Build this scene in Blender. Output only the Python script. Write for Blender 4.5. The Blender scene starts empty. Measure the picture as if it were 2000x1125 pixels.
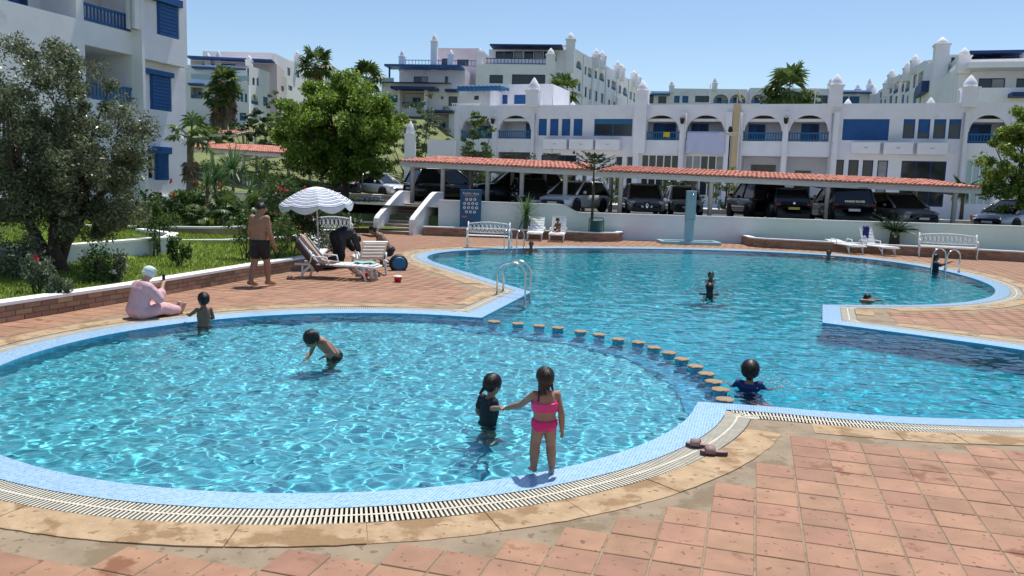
import bpy, bmesh, math, random
import numpy as np
from mathutils import Vector, Matrix
from mathutils.geometry import delaunay_2d_cdt

scene = bpy.context.scene
col = scene.collection
rnd = random.Random(7)
rng = np.random.default_rng(7)
PI = math.pi

# ------------------------------------------------------------------ camera
FPX, PITCH, ROLL, TILE = 1588.25, .1266, .0302, .31
EYE = 7.3712 * TILE
fwd = np.array([0, math.cos(PITCH), -math.sin(PITCH)])
up0 = np.array([0, math.sin(PITCH), math.cos(PITCH)])
rt0 = np.array([1., 0, 0])
CR = math.cos(ROLL) * rt0 + math.sin(ROLL) * up0
CU = -math.sin(ROLL) * rt0 + math.cos(ROLL) * up0
cam = bpy.data.cameras.new('camera')
cam.sensor_width = 36
cam.lens = 36 * FPX / 2000
cam.clip_start, cam.clip_end = .05, 5000
camo = bpy.data.objects.new('camera', cam)
col.objects.link(camo)
camo.matrix_world = Matrix(((CR[0], CU[0], -fwd[0], 0), (CR[1], CU[1], -fwd[1], 0), (CR[2], CU[2], -fwd[2], EYE), (0, 0, 0, 1)))
scene.camera = camo

# ------------------------------------------------------------------ light
SUN_EL, SUN_AZ = math.radians(69), math.radians(24)
sdir = Vector((math.cos(SUN_EL) * math.sin(SUN_AZ), math.cos(SUN_EL) * math.cos(SUN_AZ), math.sin(SUN_EL)))
world = bpy.data.worlds.new('World')
scene.world = world
world.use_nodes = True
wnt = world.node_tree
sky = wnt.nodes.new('ShaderNodeTexSky')
sky.sky_type = 'NISHITA'
sky.sun_disc = False
sky.sun_elevation = SUN_EL
sky.sun_rotation = SUN_AZ
sky.altitude = 0
sky.air_density = 1.0
sky.dust_density = .35
sky.ozone_density = 3.5
bgn = wnt.nodes['Background']
wnt.links.new(sky.outputs[0], bgn.inputs[0])
bgn.inputs[1].default_value = .102
sl = bpy.data.lights.new('sun', 'SUN')
sl.energy = 4.0
sl.angle = math.radians(.55)
sl.color = (1, .965, .90)
sl.cycles.is_caustics_light = True
so = bpy.data.objects.new('sun', sl)
so.rotation_euler = sdir.to_track_quat('Z', 'Y').to_euler()
so.location = (20, 40, 80)
col.objects.link(so)
vs = scene.view_settings
vs.view_transform = 'Standard'
vs.look = 'None'
vs.exposure = 0.4
vs.gamma = 1
scene.render.engine = 'CYCLES'
cy = scene.cycles
cy.use_denoising = True
cy.max_bounces = 8
cy.diffuse_bounces = 3
cy.glossy_bounces = 3
cy.transmission_bounces = 6
cy.transparent_max_bounces = 8
cy.sample_clamp_indirect = 6
cy.caustics_reflective = False

# ------------------------------------------------------------------ helpers
def ray(px, py):
    return fwd + (px - 1000) / FPX * CR - (py - 562.5) / FPX * CU
def G(px, py, z=0.):
    d = ray(px, py)
    t = (z - EYE) / d[2]
    return Vector((d[0] * t, d[1] * t, z))
def D(px, py, y):
    d = ray(px, py) * (y / ray(px, py)[1])
    return Vector((d[0], d[1], EYE + d[2]))

class MB:
    def __init__(self):
        self.v = []; self.f = []; self.M = None
    def add(self, vs_, fs_):
        n = len(self.v)
        if self.M is not None:
            vs_ = [tuple(self.M @ Vector(p)) for p in vs_]
        self.v.extend([tuple(p) for p in vs_])
        self.f.extend([tuple(i + n for i in f) for f in fs_])
        return self
    def box(self, x0, y0, z0, x1, y1, z1):
        return self.add([(x0, y0, z0), (x1, y0, z0), (x1, y1, z0), (x0, y1, z0), (x0, y0, z1), (x1, y0, z1), (x1, y1, z1), (x0, y1, z1)],
                        [(0, 3, 2, 1), (4, 5, 6, 7), (0, 1, 5, 4), (1, 2, 6, 5), (2, 3, 7, 6), (3, 0, 4, 7)])
    def cbox(self, c, s):
        return self.box(c[0] - s[0] / 2, c[1] - s[1] / 2, c[2] - s[2] / 2, c[0] + s[0] / 2, c[1] + s[1] / 2, c[2] + s[2] / 2)
    def bbox(self, x0, y0, z0, x1, y1, z1, b=.01):     # bevelled box
        a = b
        v = []
        for z, i in ((z0, a), (z0 + a, 0), (z1 - a, 0), (z1, a)):
            v += [(x0 + i, y0 + a, z), (x0 + a, y0 + i, z), (x1 - a, y0 + i, z), (x1 - i, y0 + a, z), (x1 - i, y1 - a, z), (x1 - a, y1 - i, z), (x0 + a, y1 - i, z), (x0 + i, y1 - a, z)]
        f = [tuple(range(7, -1, -1)), tuple(range(24, 32))]
        for k in range(3):
            for j in range(8):
                f.append((k * 8 + j, k * 8 + (j + 1) % 8, k * 8 + 8 + (j + 1) % 8, k * 8 + 8 + j))
        return self.add(v, f)
    def prism(self, pts, z0, z1):
        n = len(pts)
        v = [(p[0], p[1], z0) for p in pts] + [(p[0], p[1], z1) for p in pts]
        f = [tuple(range(n - 1, -1, -1)), tuple(range(n, 2 * n))] + [(i, (i + 1) % n, n + (i + 1) % n, n + i) for i in range(n)]
        return self.add(v, f)
    def tube(self, path, r, n=8, cap=True, flat=1.):
        P = [Vector(p) for p in path]
        R = r if isinstance(r, (list, tuple)) else [r] * len(P)
        v = []; up = None
        for i, p in enumerate(P):
            t = (P[min(i + 1, len(P) - 1)] - P[max(i - 1, 0)])
            if t.length < 1e-9: t = Vector((0, 0, 1))
            t.normalize()
            if up is None:
                up = Vector((0, 0, 1)) if abs(t.z) < .9 else Vector((0, 1, 0))
            a = t.cross(up)
            if a.length < 1e-6: a = t.orthogonal()
            a.normalize(); b = a.cross(t).normalized(); up = b
            for k in range(n):
                q = 2 * PI * k / n
                v.append(tuple(p + a * (R[i] * math.cos(q)) + b * (R[i] * flat * math.sin(q))))
        f = []
        for i in range(len(P) - 1):
            for k in range(n):
                f.append((i * n + k, i * n + n + k, i * n + n + (k + 1) % n, i * n + (k + 1) % n))
        if cap:
            f.append(tuple(range(n))); f.append(tuple(range(len(P) * n - 1, len(P) * n - n - 1, -1)))
        return self.add(v, f)
    def lathe(self, prof, c=(0, 0, 0), n=16, cap=True):
        v = []; f = []
        for r, z in prof:
            for k in range(n):
                q = 2 * PI * k / n
                v.append((c[0] + r * math.cos(q), c[1] + r * math.sin(q), c[2] + z))
        for i in range(len(prof) - 1):
            for k in range(n):
                f.append((i * n + k, i * n + (k + 1) % n, i * n + n + (k + 1) % n, i * n + n + k))
        if cap:
            f.append(tuple(range(n - 1, -1, -1))); f.append(tuple(range((len(prof) - 1) * n, len(prof) * n)))
        return self.add(v, f)
    def ell(self, c, r, n=12, m=8, R=None):
        v = []; f = []
        for i in range(m + 1):
            a = -PI / 2 + PI * i / m
            for k in range(n):
                q = 2 * PI * k / n
                p = Vector((r[0] * math.cos(a) * math.cos(q), r[1] * math.cos(a) * math.sin(q), r[2] * math.sin(a)))
                if R is not None: p = R @ p
                v.append(tuple(p + Vector(c)))
        for i in range(m):
            for k in range(n):
                f.append((i * n + k, i * n + (k + 1) % n, i * n + n + (k + 1) % n, i * n + n + k))
        return self.add(v, f)
    def cap_(self, a, b, ra, rb, n=10):               # tapered capsule
        a = Vector(a); b = Vector(b); d = (b - a); L = d.length
        if L < 1e-6: d = Vector((0, 0, 1e-3)); L = 1e-3
        t = d / L
        ps = []; rs = []
        for q in (-1, -.8, -.4, 0):
            ps.append(a + t * (ra * q)); rs.append(ra * math.sqrt(max(0, 1 - q * q)) + 1e-4)
        ps.append((a + b) / 2); rs.append((ra + rb) / 2)
        for q in (0, .4, .8, 1):
            ps.append(b + t * (rb * q)); rs.append(rb * math.sqrt(max(0, 1 - q * q)) + 1e-4)
        return self.tube(ps, rs, n)
    def build(self, name, mat, parent=None, smooth=False, loc=None):
        me = bpy.data.meshes.new(name)
        me.from_pydata(self.v, [], self.f)
        me.validate()
        return mk(name, me, mat, parent, smooth)

def mk(name, me, mat, parent=None, smooth=False):
    o = bpy.data.objects.new(name, me)
    col.objects.link(o)
    if mat is not None:
        for m in (mat if isinstance(mat, list) else [mat]):
            me.materials.append(M[m] if isinstance(m, str) else m)
    if smooth: me.shade_smooth()
    if parent is not None: o.parent = parent
    return o
def npmesh(name, v, f, mat, parent=None, smooth=False):     # numpy verts / equal-size faces
    v = np.ascontiguousarray(v, np.float32); f = np.ascontiguousarray(f, np.int32)
    me = bpy.data.meshes.new(name)
    n, k = f.shape
    me.vertices.add(len(v)); me.vertices.foreach_set('co', v.ravel())
    me.loops.add(n * k); me.loops.foreach_set('vertex_index', f.ravel())
    me.polygons.add(n); me.polygons.foreach_set('loop_start', np.arange(0, n * k, k, dtype=np.int32))
    me.update(calc_edges=True)
    return mk(name, me, mat, parent, smooth)
def tag(o, label=None, cat=None, group=None, kind=None):
    if label: o['label'] = label
    if cat: o['category'] = cat
    if group: o['group'] = group
    if kind: o['kind'] = kind
    return o
def thing(name, label, cat, loc=(0, 0, 0), rz=0, group=None):
    o = bpy.data.objects.new(name, None)
    o.empty_display_size = .2
    col.objects.link(o)
    o.location = loc; o.rotation_euler = (0, 0, rz)
    return tag(o, label, cat, group)
def copy_tree(o, parent=None, label=None):
    c = o.copy(); col.objects.link(c); c.parent = parent
    if label: c['label'] = label
    for ch in o.children: copy_tree(ch, c)
    return c

# ------------------------------------------------------------------ materials
M = {}
def pm(name, c, rough=.7, var=.1, sc=2., bump=0., bsc=50., metal=0., c2=None, rn=None, rv=.25, spec=.4, c3=None, t3=.6, s3=1.2, c4=None, t4=.66, s4=9., coat=0., dist=.01, stretch=None):
    m = bpy.data.materials.new(name); m.use_nodes = True
    nt = m.node_tree; N = nt.nodes; L = nt.links
    b = N['Principled BSDF']
    b.inputs['Roughness'].default_value = rough
    b.inputs['Metallic'].default_value = metal
    b.inputs['Specular IOR Level'].default_value = spec
    if coat: b.inputs['Coat Weight'].default_value = coat; b.inputs['Coat Roughness'].default_value = .05
    geo = N.new('ShaderNodeNewGeometry')
    pos = geo.outputs['Position']
    if stretch:
        mp = N.new('ShaderNodeMapping'); mp.inputs['Scale'].default_value = stretch
        L.new(pos, mp.inputs['Vector']); pos = mp.outputs[0]
    def noise(s, det=5, rg=.55):
        n = N.new('ShaderNodeTexNoise'); n.inputs['Scale'].default_value = s; n.inputs['Detail'].default_value = det; n.inputs['Roughness'].default_value = rg
        L.new(pos, n.inputs['Vector']); return n.outputs['Fac']
    def ramp(fac, lo, hi):
        r = N.new('ShaderNodeMapRange'); r.inputs['From Min'].default_value = lo; r.inputs['From Max'].default_value = hi
        L.new(fac, r.inputs['Value']); return r.outputs[0]
    def mix(fac, a, bb):
        x = N.new('ShaderNodeMix'); x.data_type = 'RGBA'
        if isinstance(fac, float): x.inputs['Factor'].default_value = fac
        else: L.new(fac, x.inputs['Factor'])
        for k, q in (('A', a), ('B', bb)):
            s = [i for i in x.inputs if i.name == k and i.type == 'RGBA'][0]
            if isinstance(q, tuple): s.default_value = (*q, 1)
            else: L.new(q, s)
        return [o for o in x.outputs if o.type == 'RGBA'][0]
    dark = tuple(x * (1 - var) for x in c); lite = tuple(min(.9, x * (1 + var)) for x in c)
    out = mix(ramp(noise(sc), .3, .7), dark, c2 if c2 else lite)
    if rn:
        if rn == 'obj': rr = N.new('ShaderNodeObjectInfo').outputs['Random']
        else: rr = geo.outputs['Random Per Island']
        h = N.new('ShaderNodeHueSaturation')
        L.new(out, h.inputs['Color'])
        r = N.new('ShaderNodeMapRange'); r.inputs['To Min'].default_value = 1 - rv; r.inputs['To Max'].default_value = 1 + rv
        L.new(rr, r.inputs['Value']); L.new(r.outputs[0], h.inputs['Value'])
        mu = N.new('ShaderNodeMath'); mu.operation = 'MULTIPLY'; mu.inputs[1].default_value = 7.31
        fr = N.new('ShaderNodeMath'); fr.operation = 'FRACT'
        L.new(rr, mu.inputs[0]); L.new(mu.outputs[0], fr.inputs[0])
        r2 = N.new('ShaderNodeMapRange'); r2.inputs['To Min'].default_value = .5 - rv * .045; r2.inputs['To Max'].default_value = .5 + rv * .06
        L.new(fr.outputs[0], r2.inputs['Value']); L.new(r2.outputs[0], h.inputs['Hue'])
        out = h.outputs[0]
    if c3:
        out = mix(ramp(noise(s3, 6, .6), t3, t3 + .06), out, c3)
    if c4:
        out = mix(ramp(noise(s4, 3, .5), t4, t4 + .03), out, c4)
    L.new(out, b.inputs['Base Color'])
    if bump:
        bn = N.new('ShaderNodeBump'); bn.inputs['Strength'].default_value = bump; bn.inputs['Distance'].default_value = dist
        L.new(noise(bsc, 4), bn.inputs['Height']); L.new(bn.outputs[0], b.inputs['Normal'])
    M[name] = m
    return m
def leafmat(name, c1, c2, tr=.35, rough=.45):
    m = bpy.data.materials.new(name); m.use_nodes = True
    nt = m.node_tree; N = nt.nodes; L = nt.links
    b = N['Principled BSDF']; b.inputs['Roughness'].default_value = rough; b.inputs['Specular IOR Level'].default_value = .35
    geo = N.new('ShaderNodeNewGeometry')
    cr = N.new('ShaderNodeValToRGB')
    e = cr.color_ramp.elements
    e[0].color = (*c1, 1); e[1].color = (*c2, 1)
    L.new(geo.outputs['Random Per Island'], cr.inputs[0])
    L.new(cr.outputs[0], b.inputs['Base Color'])
    t = N.new('ShaderNodeBsdfTranslucent')
    hs = N.new('ShaderNodeHueSaturation'); hs.inputs['Value'].default_value = 1.25; hs.inputs['Hue'].default_value = .485
    L.new(cr.outputs[0], hs.inputs['Color']); L.new(hs.outputs[0], t.inputs[0])
    mx = N.new('ShaderNodeMixShader'); mx.inputs[0].default_value = tr
    L.new(b.outputs[0], mx.inputs[1]); L.new(t.outputs[0], mx.inputs[2])
    L.new(mx.outputs[0], N['Material Output'].inputs[0])
    M[name] = m

pm('plaster', (.83, .81, .84), .85, .05, 1.2, .15, 30, c3=(.70, .68, .70), t3=.64, s3=.6)
pm('plaster_far', (.82, .80, .82), .85, .05, .6, c3=(.70, .69, .70), t3=.62, s3=.25)
pm('plaster_pink', (.68, .58, .60), .85, .05, .6)
pm('plaster_tan', (.62, .48, .28), .85, .06, .6)
pm('wall_white', (.78, .78, .79), .8, .06, .5, .15, 25, c3=(.66, .66, .66), t3=.62, s3=.7)
pm('coping_white', (.82, .81, .79), .7, .06, 3, .1, 30, c3=(.3, .29, .28), t3=.67, s3=4)
pm('blue', (.010, .095, .29), .5, .12, 3)
pm('blue_dark', (.008, .035, .14), .5, .12, 3)
pm('blue_teal', (.02, .14, .30), .5, .12, 3)
pm('glass', (.018, .022, .028), .08, .1, 1, spec=.6)
pm('glass_rail', (.35, .50, .50), .1, .05, 1, spec=.6)
pm('curtain', (.30, .29, .30), .25, .15, 2.5, spec=.6)
pm('interior', (.30, .29, .32), .9, .1, 1)
pm('terracotta', (.325, .172, .104), .72, .16, 3.5, .2, 60, rn='obj', rv=.115, c3=(.21, .085, .04), t3=.60, s3=1.9, c4=(.19, .085, .048), t4=.64, s4=17.)
pm('terracotta_far', (.325, .172, .104), .75, .12, 2, rn='isl', rv=.09, c3=(.27, .115, .06), t3=.66, s3=.7)
pm('concrete', (.27, .205, .135), .85, .16, 4, .25, 40, c3=(.20, .145, .085), t3=.53, s3=2.2, c4=(.18, .13, .08), t4=.62, s4=14.)
pm('grout', (.36, .29, .22), .9, .12, 8, .2, 60)
pm('sandstone', (.40, .27, .15), .85, .16, 5, .8, 18, c2=(.48, .34, .20), c3=(.27, .165, .08), t3=.515, s3=2.3, c4=(.25, .155, .08), t4=.62, s4=11., dist=.02)
pm('slat', (.58, .53, .42), .6, .12, 6, c3=(.40, .35, .26), t3=.6, s3=3.)
pm('drain', (.06, .055, .05), .9)
pm('brick', (.36, .225, .15), .85, .15, 6, .4, 40, rn='obj', rv=.28)
pm('brick_far', (.34, .20, .13), .85, .15, 6, .4, 40, rn='isl', rv=.22)
pm('mortar', (.33, .27, .22), .95, .1, 9)
pm('step', (.36, .24, .16), .85, .12, 4, .3, 30)
pm('asphalt', (.075, .073, .07), .9, .15, 3, .3, 80)
pm('kerb', (.55, .50, .46), .85, .1, 3)
pm('soil', (.10, .07, .045), .95, .2, 6, .4, 30)
pm('lawn', (.10, .17, .025), .9, .25, .8, .5, 60, c2=(.19, .25, .05))
pm('hill', (.15, .17, .06), .95, .25, .3, c2=(.19, .22, .07))
pm('pavement', (.55, .52, .48), .9, .1, 1.5, .1, 30)
pm('steel', (.62, .62, .62), .18, .05, 3, metal=1.)
pm('white_plastic', (.80, .80, .78), .4, .03, 5)
pm('white_iron', (.82, .81, .79), .45, .05, 8)
pm('post', (.56, .54, .52), .8, .08, 3)
pm('beam', (.60, .57, .52), .8, .08, 3)
pm('rooftile', (.50, .185, .125), .75, .14, 6, .2, 40, rn='isl', rv=.16, c3=(.40, .21, .155), t3=.62, s3=2.)
pm('trunk', (.085, .06, .045), .95, .25, 8, .8, 25, dist=.03)
pm('trunk_pale', (.20, .155, .11), .95, .2, 8, .8, 25, dist=.03)
pm('teal', (.25, .43, .48), .5, .06, 3, .05, 30)
pm('tealrim', (.34, .52, .55), .5, .06, 3)
pm('black', (.012, .012, .014), .6)
pm('tyre', (.018, .018, .018), .85)
pm('rim', (.45, .45, .46), .3, metal=.9)
pm('stooltop', (.31, .215, .125), .8, .2, 12, .4, 60)
leafmat('olive', (.045, .06, .028), (.22, .25, .13), .25, .35)
leafmat('ficus', (.055, .13, .015), (.25, .37, .06), .45)
leafmat('rightleaf', (.06, .13, .02), (.26, .36, .06), .42)
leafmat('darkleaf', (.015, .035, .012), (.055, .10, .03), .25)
leafmat('midleaf', (.03, .07, .015), (.11, .19, .04), .35)
leafmat('palmleaf', (.035, .075, .02), (.13, .19, .05), .3)
leafmat('yuccaleaf', (.03, .085, .035), (.12, .22, .08), .3)
leafmat('grayleaf', (.06, .09, .05), (.16, .20, .12), .3)
leafmat('dryleaf', (.12, .085, .05), (.25, .19, .12), .2)
leafmat('grassblade', (.11, .18, .02), (.27, .37, .06), .45)
leafmat('redflower', (.35, .02, .02), (.55, .08, .05), .3)
leafmat('whiteflower', (.6, .58, .5), (.8, .78, .7), .3)

def mosaic(name, c, c2, scale, gap=.12, grout=(.55, .68, .78), rough=.25, vary=.5):
    m = bpy.data.materials.new(name); m.use_nodes = True
    nt = m.node_tree; N = nt.nodes; L = nt.links
    b = N['Principled BSDF']; b.inputs['Roughness'].default_value = rough
    geo = N.new('ShaderNodeNewGeometry')
    mp = N.new('ShaderNodeMapping'); mp.inputs['Rotation'].default_value = (0, 0, .286)
    L.new(geo.outputs['Position'], mp.inputs['Vector'])
    br = N.new('ShaderNodeTexBrick'); br.offset = 0; br.inputs['Scale'].default_value = scale
    br.inputs['Brick Width'].default_value = .5; br.inputs['Row Height'].default_value = .5
    br.inputs['Mortar Size'].default_value = gap * .25; br.inputs['Mortar Smooth'].default_value = .1
    br.inputs['Color1'].default_value = (*c, 1); br.inputs['Color2'].default_value = (*c2, 1); br.inputs['Mortar'].default_value = (*grout, 1)
    L.new(mp.outputs[0], br.inputs['Vector'])
    L.new(br.outputs['Color'], b.inputs['Base Color'])
    M[name] = m
mosaic('mosaic_rim', (.15, .34, .57), (.31, .50, .68), 18, .2, (.50, .61, .70))
mosaic('mosaic_kid', (.055, .46, .58), (.13, .55, .65), 16, .1, (.22, .58, .66))
mosaic('mosaic_deep', (.0, .37, .49), (.004, .43, .55), 16, .1, (.01, .44, .55))
mosaic('mosaic_wall', (.04, .33, .52), (.08, .40, .58), 16, .1, (.12, .44, .60))

wm = bpy.data.materials.new('water'); wm.use_nodes = True
b = wm.node_tree.nodes['Principled BSDF']
b.inputs['Roughness'].default_value = 0; b.inputs['IOR'].default_value = 1.33; b.inputs['Transmission Weight'].default_value = 1
b.inputs['Base Color'].default_value = (.93, .99, 1, 1)
M['water'] = wm

# ------------------------------------------------------------------ pool outline (world metres)
def catmull(P, n=10, closed=False):
    P = [Vector((p[0], p[1], 0)) for p in P]
    out = []
    N_ = len(P)
    for i in range(N_ - (0 if closed else 1)):
        if closed: p0, p1, p2, p3 = P[i - 1], P[i], P[(i + 1) % N_], P[(i + 2) % N_]
        else: p0, p1, p2, p3 = P[max(i - 1, 0)], P[i], P[i + 1], P[min(i + 2, N_ - 1)]
        for k in range(n):
            t = k / n
            out.append(.5 * ((2 * p1) + (p2 - p0) * t + (2 * p0 - 5 * p1 + 4 * p2 - p3) * t * t + (3 * p1 - p0 - 3 * p2 + p3) * t ** 3))
    if not closed: out.append(P[-1])
    return [(p.x, p.y) for p in out]
KC = (-1.9, 9.88)
kidP = []
a0 = math.atan2(8.71 - KC[1], 2.08 - KC[0]); a1 = math.atan2(13.99 - KC[1], -.48 - KC[0]) - 2 * PI
for i in range(25):
    a = a0 + (a1 - a0) * i / 24
    kk = i / 24
    r = 4.15 + (0.10 * max(0, (kk - .62) / .38))
    kidP.append((KC[0] + r * math.cos(a), KC[1] + r * math.sin(a)))
bigP = [(.43, 17.57), (-.18, 18.81), (-.95, 20.57), (-1.78, 22.4), (-2.4, 23.92), (-2.66, 25.3), (-2.4, 26.8), (-1.6, 28.1), (0, 29.45), (2, 30.45), (4.2, 31.15), (7, 31.7), (10, 31.6), (12.2, 30.6), (13.3, 28.9), (13.7, 26.6), (13.5, 24.1), (12.8, 21.6), (11.6, 19.5), (10.2, 18.1), (8.9, 17.4), (7.67, 17.1), (6.53, 16.92)]
rightP = [(5.62, 14.5), (6.26, 13.98), (7.17, 13.17), (8.0, 12.3), (8.5, 11.2), (8.3, 9.9), (7.2, 8.9), (5.47, 8.4), (4.35, 8.34), (3.58, 8.43), (2.83, 8.60), (2.08, 8.71)]
segs = [catmull(kidP, 8), catmull(bigP, 12), catmull(rightP, 10)]
outline = []
corner = []
def dense(a, b, n):
    return [(a[0] + (b[0] - a[0]) * k / n, a[1] + (b[1] - a[1]) * k / n) for k in range(1, n)]
outline += segs[0]
outline += dense(segs[0][-1], segs[1][0], 20)
outline += segs[1]
outline += dense(segs[1][-1], segs[2][0], 14)
outline += segs[2][:-1]
# resample by arc length keeping corners
def resample(pl, step, keep):
    out = []
    idx = sorted(keep)
    for a, b in zip(idx, idx[1:] + [idx[0] + len(pl)]):
        pts = [Vector((*pl[i % len(pl)], 0)) for i in range(a, b + 1)]
        L = [0]
        for p, q in zip(pts, pts[1:]): L.append(L[-1] + (q - p).length)
        n = max(1, round(L[-1] / step)); j = 0
        for k in range(n):
            s = L[-1] * k / n
            while L[j + 1] < s: j += 1
            t = (s - L[j]) / max(1e-9, L[j + 1] - L[j])
            p = pts[j].lerp(pts[j + 1], t); out.append((p.x, p.y, k == 0))
    return out
n0 = len(segs[0]); n1 = n0 + 19; n2 = n1 + len(segs[1]); n3 = n2 + 13
RS = resample(outline, .08, [0, n0 - 1, n1, n2 - 1, n3])
OL = np.array([(p[0], p[1]) for p in RS]); CORN = [p[2] for p in RS]
area = .5 * np.sum(OL[:, 0] * np.roll(OL[:, 1], -1) - np.roll(OL[:, 0], -1) * OL[:, 1])
def seg_dist(P, A):                                     # distance of points P to closed polyline A
    B = np.roll(A, -1, 0); d = B - A; l2 = (d ** 2).sum(1) + 1e-12
    out = np.empty(len(P))
    for i in range(0, len(P), 400):
        p = P[i:i + 400, None, :]
        t = np.clip(((p - A) * d).sum(2) / l2, 0, 1)
        q = A + t[..., None] * d
        out[i:i + 400] = np.sqrt(((p - q) ** 2).sum(2)).min(1)
    return out
def inside(P, A):
    B = np.roll(A, -1, 0); P = np.asarray(P)
    c = np.zeros(len(P), bool)
    for (x1, y1), (x2, y2) in zip(A, B):
        if y1 == y2: continue
        m = ((y1 > P[:, 1]) != (y2 > P[:, 1])) & (P[:, 0] < (x2 - x1) * (P[:, 1] - y1) / (y2 - y1) + x1)
        c ^= m
    return c
T_ = np.roll(OL, -1, 0) - np.roll(OL, 1, 0)
T_ /= np.linalg.norm(T_, axis=1)[:, None]
SGN = 1 if area > 0 else -1
NRM = SGN * np.stack([T_[:, 1], -T_[:, 0]], 1)           # outward from the water
MIT = np.ones(len(OL))
for i, c_ in enumerate(CORN):
    if c_:
        e1 = OL[i] - OL[i - 1]; e2 = OL[(i + 1) % len(OL)] - OL[i]
        e1 /= np.linalg.norm(e1); e2 /= np.linalg.norm(e2)
        n1_ = SGN * np.array([e1[1], -e1[0]]); n2_ = SGN * np.array([e2[1], -e2[0]])
        m_ = n1_ + n2_; m_ /= np.linalg.norm(m_); NRM[i] = m_; MIT[i] = 1 / max(.35, float(m_ @ n1_))
def offset(w):
    P = OL + NRM * (w * MIT)[:, None]
    ok = (seg_dist(P, OL) > w - .004) & ~inside(P, OL)
    return P[ok], ok
W1, W2, W3 = .33, .60, .94
O1, k1 = offset(W1); O2, k2 = offset(W2); O3, k3 = offset(W3)

def ring(A, B, za, zb, name, mat, kind='structure', smooth=False, parent=None):
    pts = [Vector(p) for p in A] + [Vector(p) for p in B]
    na, nb = len(A), len(B)
    ed = [(i, (i + 1) % na) for i in range(na)] + [(na + i, na + (i + 1) % nb) for i in range(nb)]
    r = delaunay_2d_cdt(pts, ed, [], 0, 1e-6)
    v2, f2, ov = r[0], r[2], r[3]
    ce = np.array([[sum(v2[i][k] for i in f) / len(f) for k in (0, 1)] for f in f2])
    keep = inside(ce, np.array(B)) & ~inside(ce, np.array(A))
    zz = [za if (o and o[0] < na) else zb for o in ov]
    mb = MB(); mb.v = [(p[0], p[1], z) for p, z in zip(v2, zz)]
    mb.f = [tuple(f) for f, k in zip(f2, keep) if k]
    o = mb.build(name, mat, parent, smooth)
    if parent is None: tag(o, kind=kind)
    return o
WL = -.045                                              # water level
ring(OL, O1, -.018, 0., 'pool_edge', 'mosaic_rim')
ring(O1, O2, -.09, -.09, 'drain_channel', 'drain')
mb = MB()
for A in (O1, O2):
    n = len(A); b0 = len(mb.v)
    mb.v += [(p[0], p[1], -.09) for p in A] + [(p[0], p[1], -.001) for p in A]
    mb.f += [(b0 + i, b0 + (i + 1) % n, b0 + n + (i + 1) % n, b0 + n + i) for i in range(n)]
tag(mb.build('drain_wall', 'drain'), kind='structure')
# pool basin: walls, kid floor, deep floor, step under the stools
stools_px = [(965, 622), (1012, 626), (1053, 630), (1090, 634), (1134, 641), (1170, 647), (1208, 656), (1247, 662), (1278, 672), (1307, 682), (1332, 694), (1359, 708), (1380, 722), (1394, 737), (1407, 752), (1416, 771)]
ST = [G(x, y, .04) for x, y in stools_px]
arc = catmull([(-.9, 14.0)] + [(p.x, p.y) for p in ST] + [(2.38, 8.55)], 3)
KD, DD = -.62, -1.45
def wallstrip(A, z0, z1, name, mat, closed=True):
    mb = MB(); n = len(A)
    mb.v = [(p[0], p[1], z0) for p in A] + [(p[0], p[1], z1) for p in A]
    mb.f = [(i, (i + 1) % n, n + (i + 1) % n, n + i) for i in range(n if closed else n - 1)]
    o = mb.build(name, mat, smooth=True); tag(o, kind='structure'); o.cycles.is_caustics_receiver = True; return o
wallstrip(OL, DD, -.018, 'pool_wall', 'mosaic_wall')
kid_in = [tuple(p) for p in OL[:n0 * 3] if False]
kidring = catmull(kidP, 6)
kidfloor = [(KC[0] + (p[0] - KC[0]) * 1.0, KC[1] + (p[1] - KC[1]) * 1.0) for p in kidring]
loop = list(reversed(arc)) if False else arc
kf = kidfloor + [p for p in arc]
def flat(poly, z, name, mat):
    mb = MB(); pts = [Vector(p) for p in poly]; n = len(pts)
    r = delaunay_2d_cdt(pts, [(i, (i + 1) % n) for i in range(n)], [], 0, 1e-6)
    ce = np.array([[sum(r[0][i][k] for i in f) / len(f) for k in (0, 1)] for f in r[2]])
    keep = inside(ce, np.array(poly))
    mb.v = [(p[0], p[1], z) for p in r[0]]; mb.f = [tuple(f) for f, k in zip(r[2], keep) if k]
    o = mb.build(name, mat); tag(o, kind='structure'); o.cycles.is_caustics_receiver = True; return o
flat(kf, KD, 'shallow_pool_floor', 'mosaic_kid')
flat([tuple(p) for p in OL], DD, 'deep_pool_floor', 'mosaic_deep')
wallstrip(arc, DD, KD, 'pool_step_wall', 'mosaic_wall', False)
# low step band under the stools, on the shallow side
mb = MB()
for a_, b_ in zip(arc, arc[1:]):
    ca = Vector((KC[0] - a_[0], KC[1] - a_[1])).normalized() * .42; cb = Vector((KC[0] - b_[0], KC[1] - b_[1])).normalized() * .42
    mb.add([(a_[0], a_[1], KD + .12), (b_[0], b_[1], KD + .12), (b_[0] + cb.x, b_[1] + cb.y, KD + .12), (a_[0] + ca.x, a_[1] + ca.y, KD + .12), (b_[0] + cb.x, b_[1] + cb.y, KD), (a_[0] + ca.x, a_[1] + ca.y, KD)], [(0, 1, 2, 3), (3, 2, 4, 5)])
o = mb.build('pool_ledge', 'mosaic_wall'); tag(o, kind='structure'); o.cycles.is_caustics_receiver = True
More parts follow.
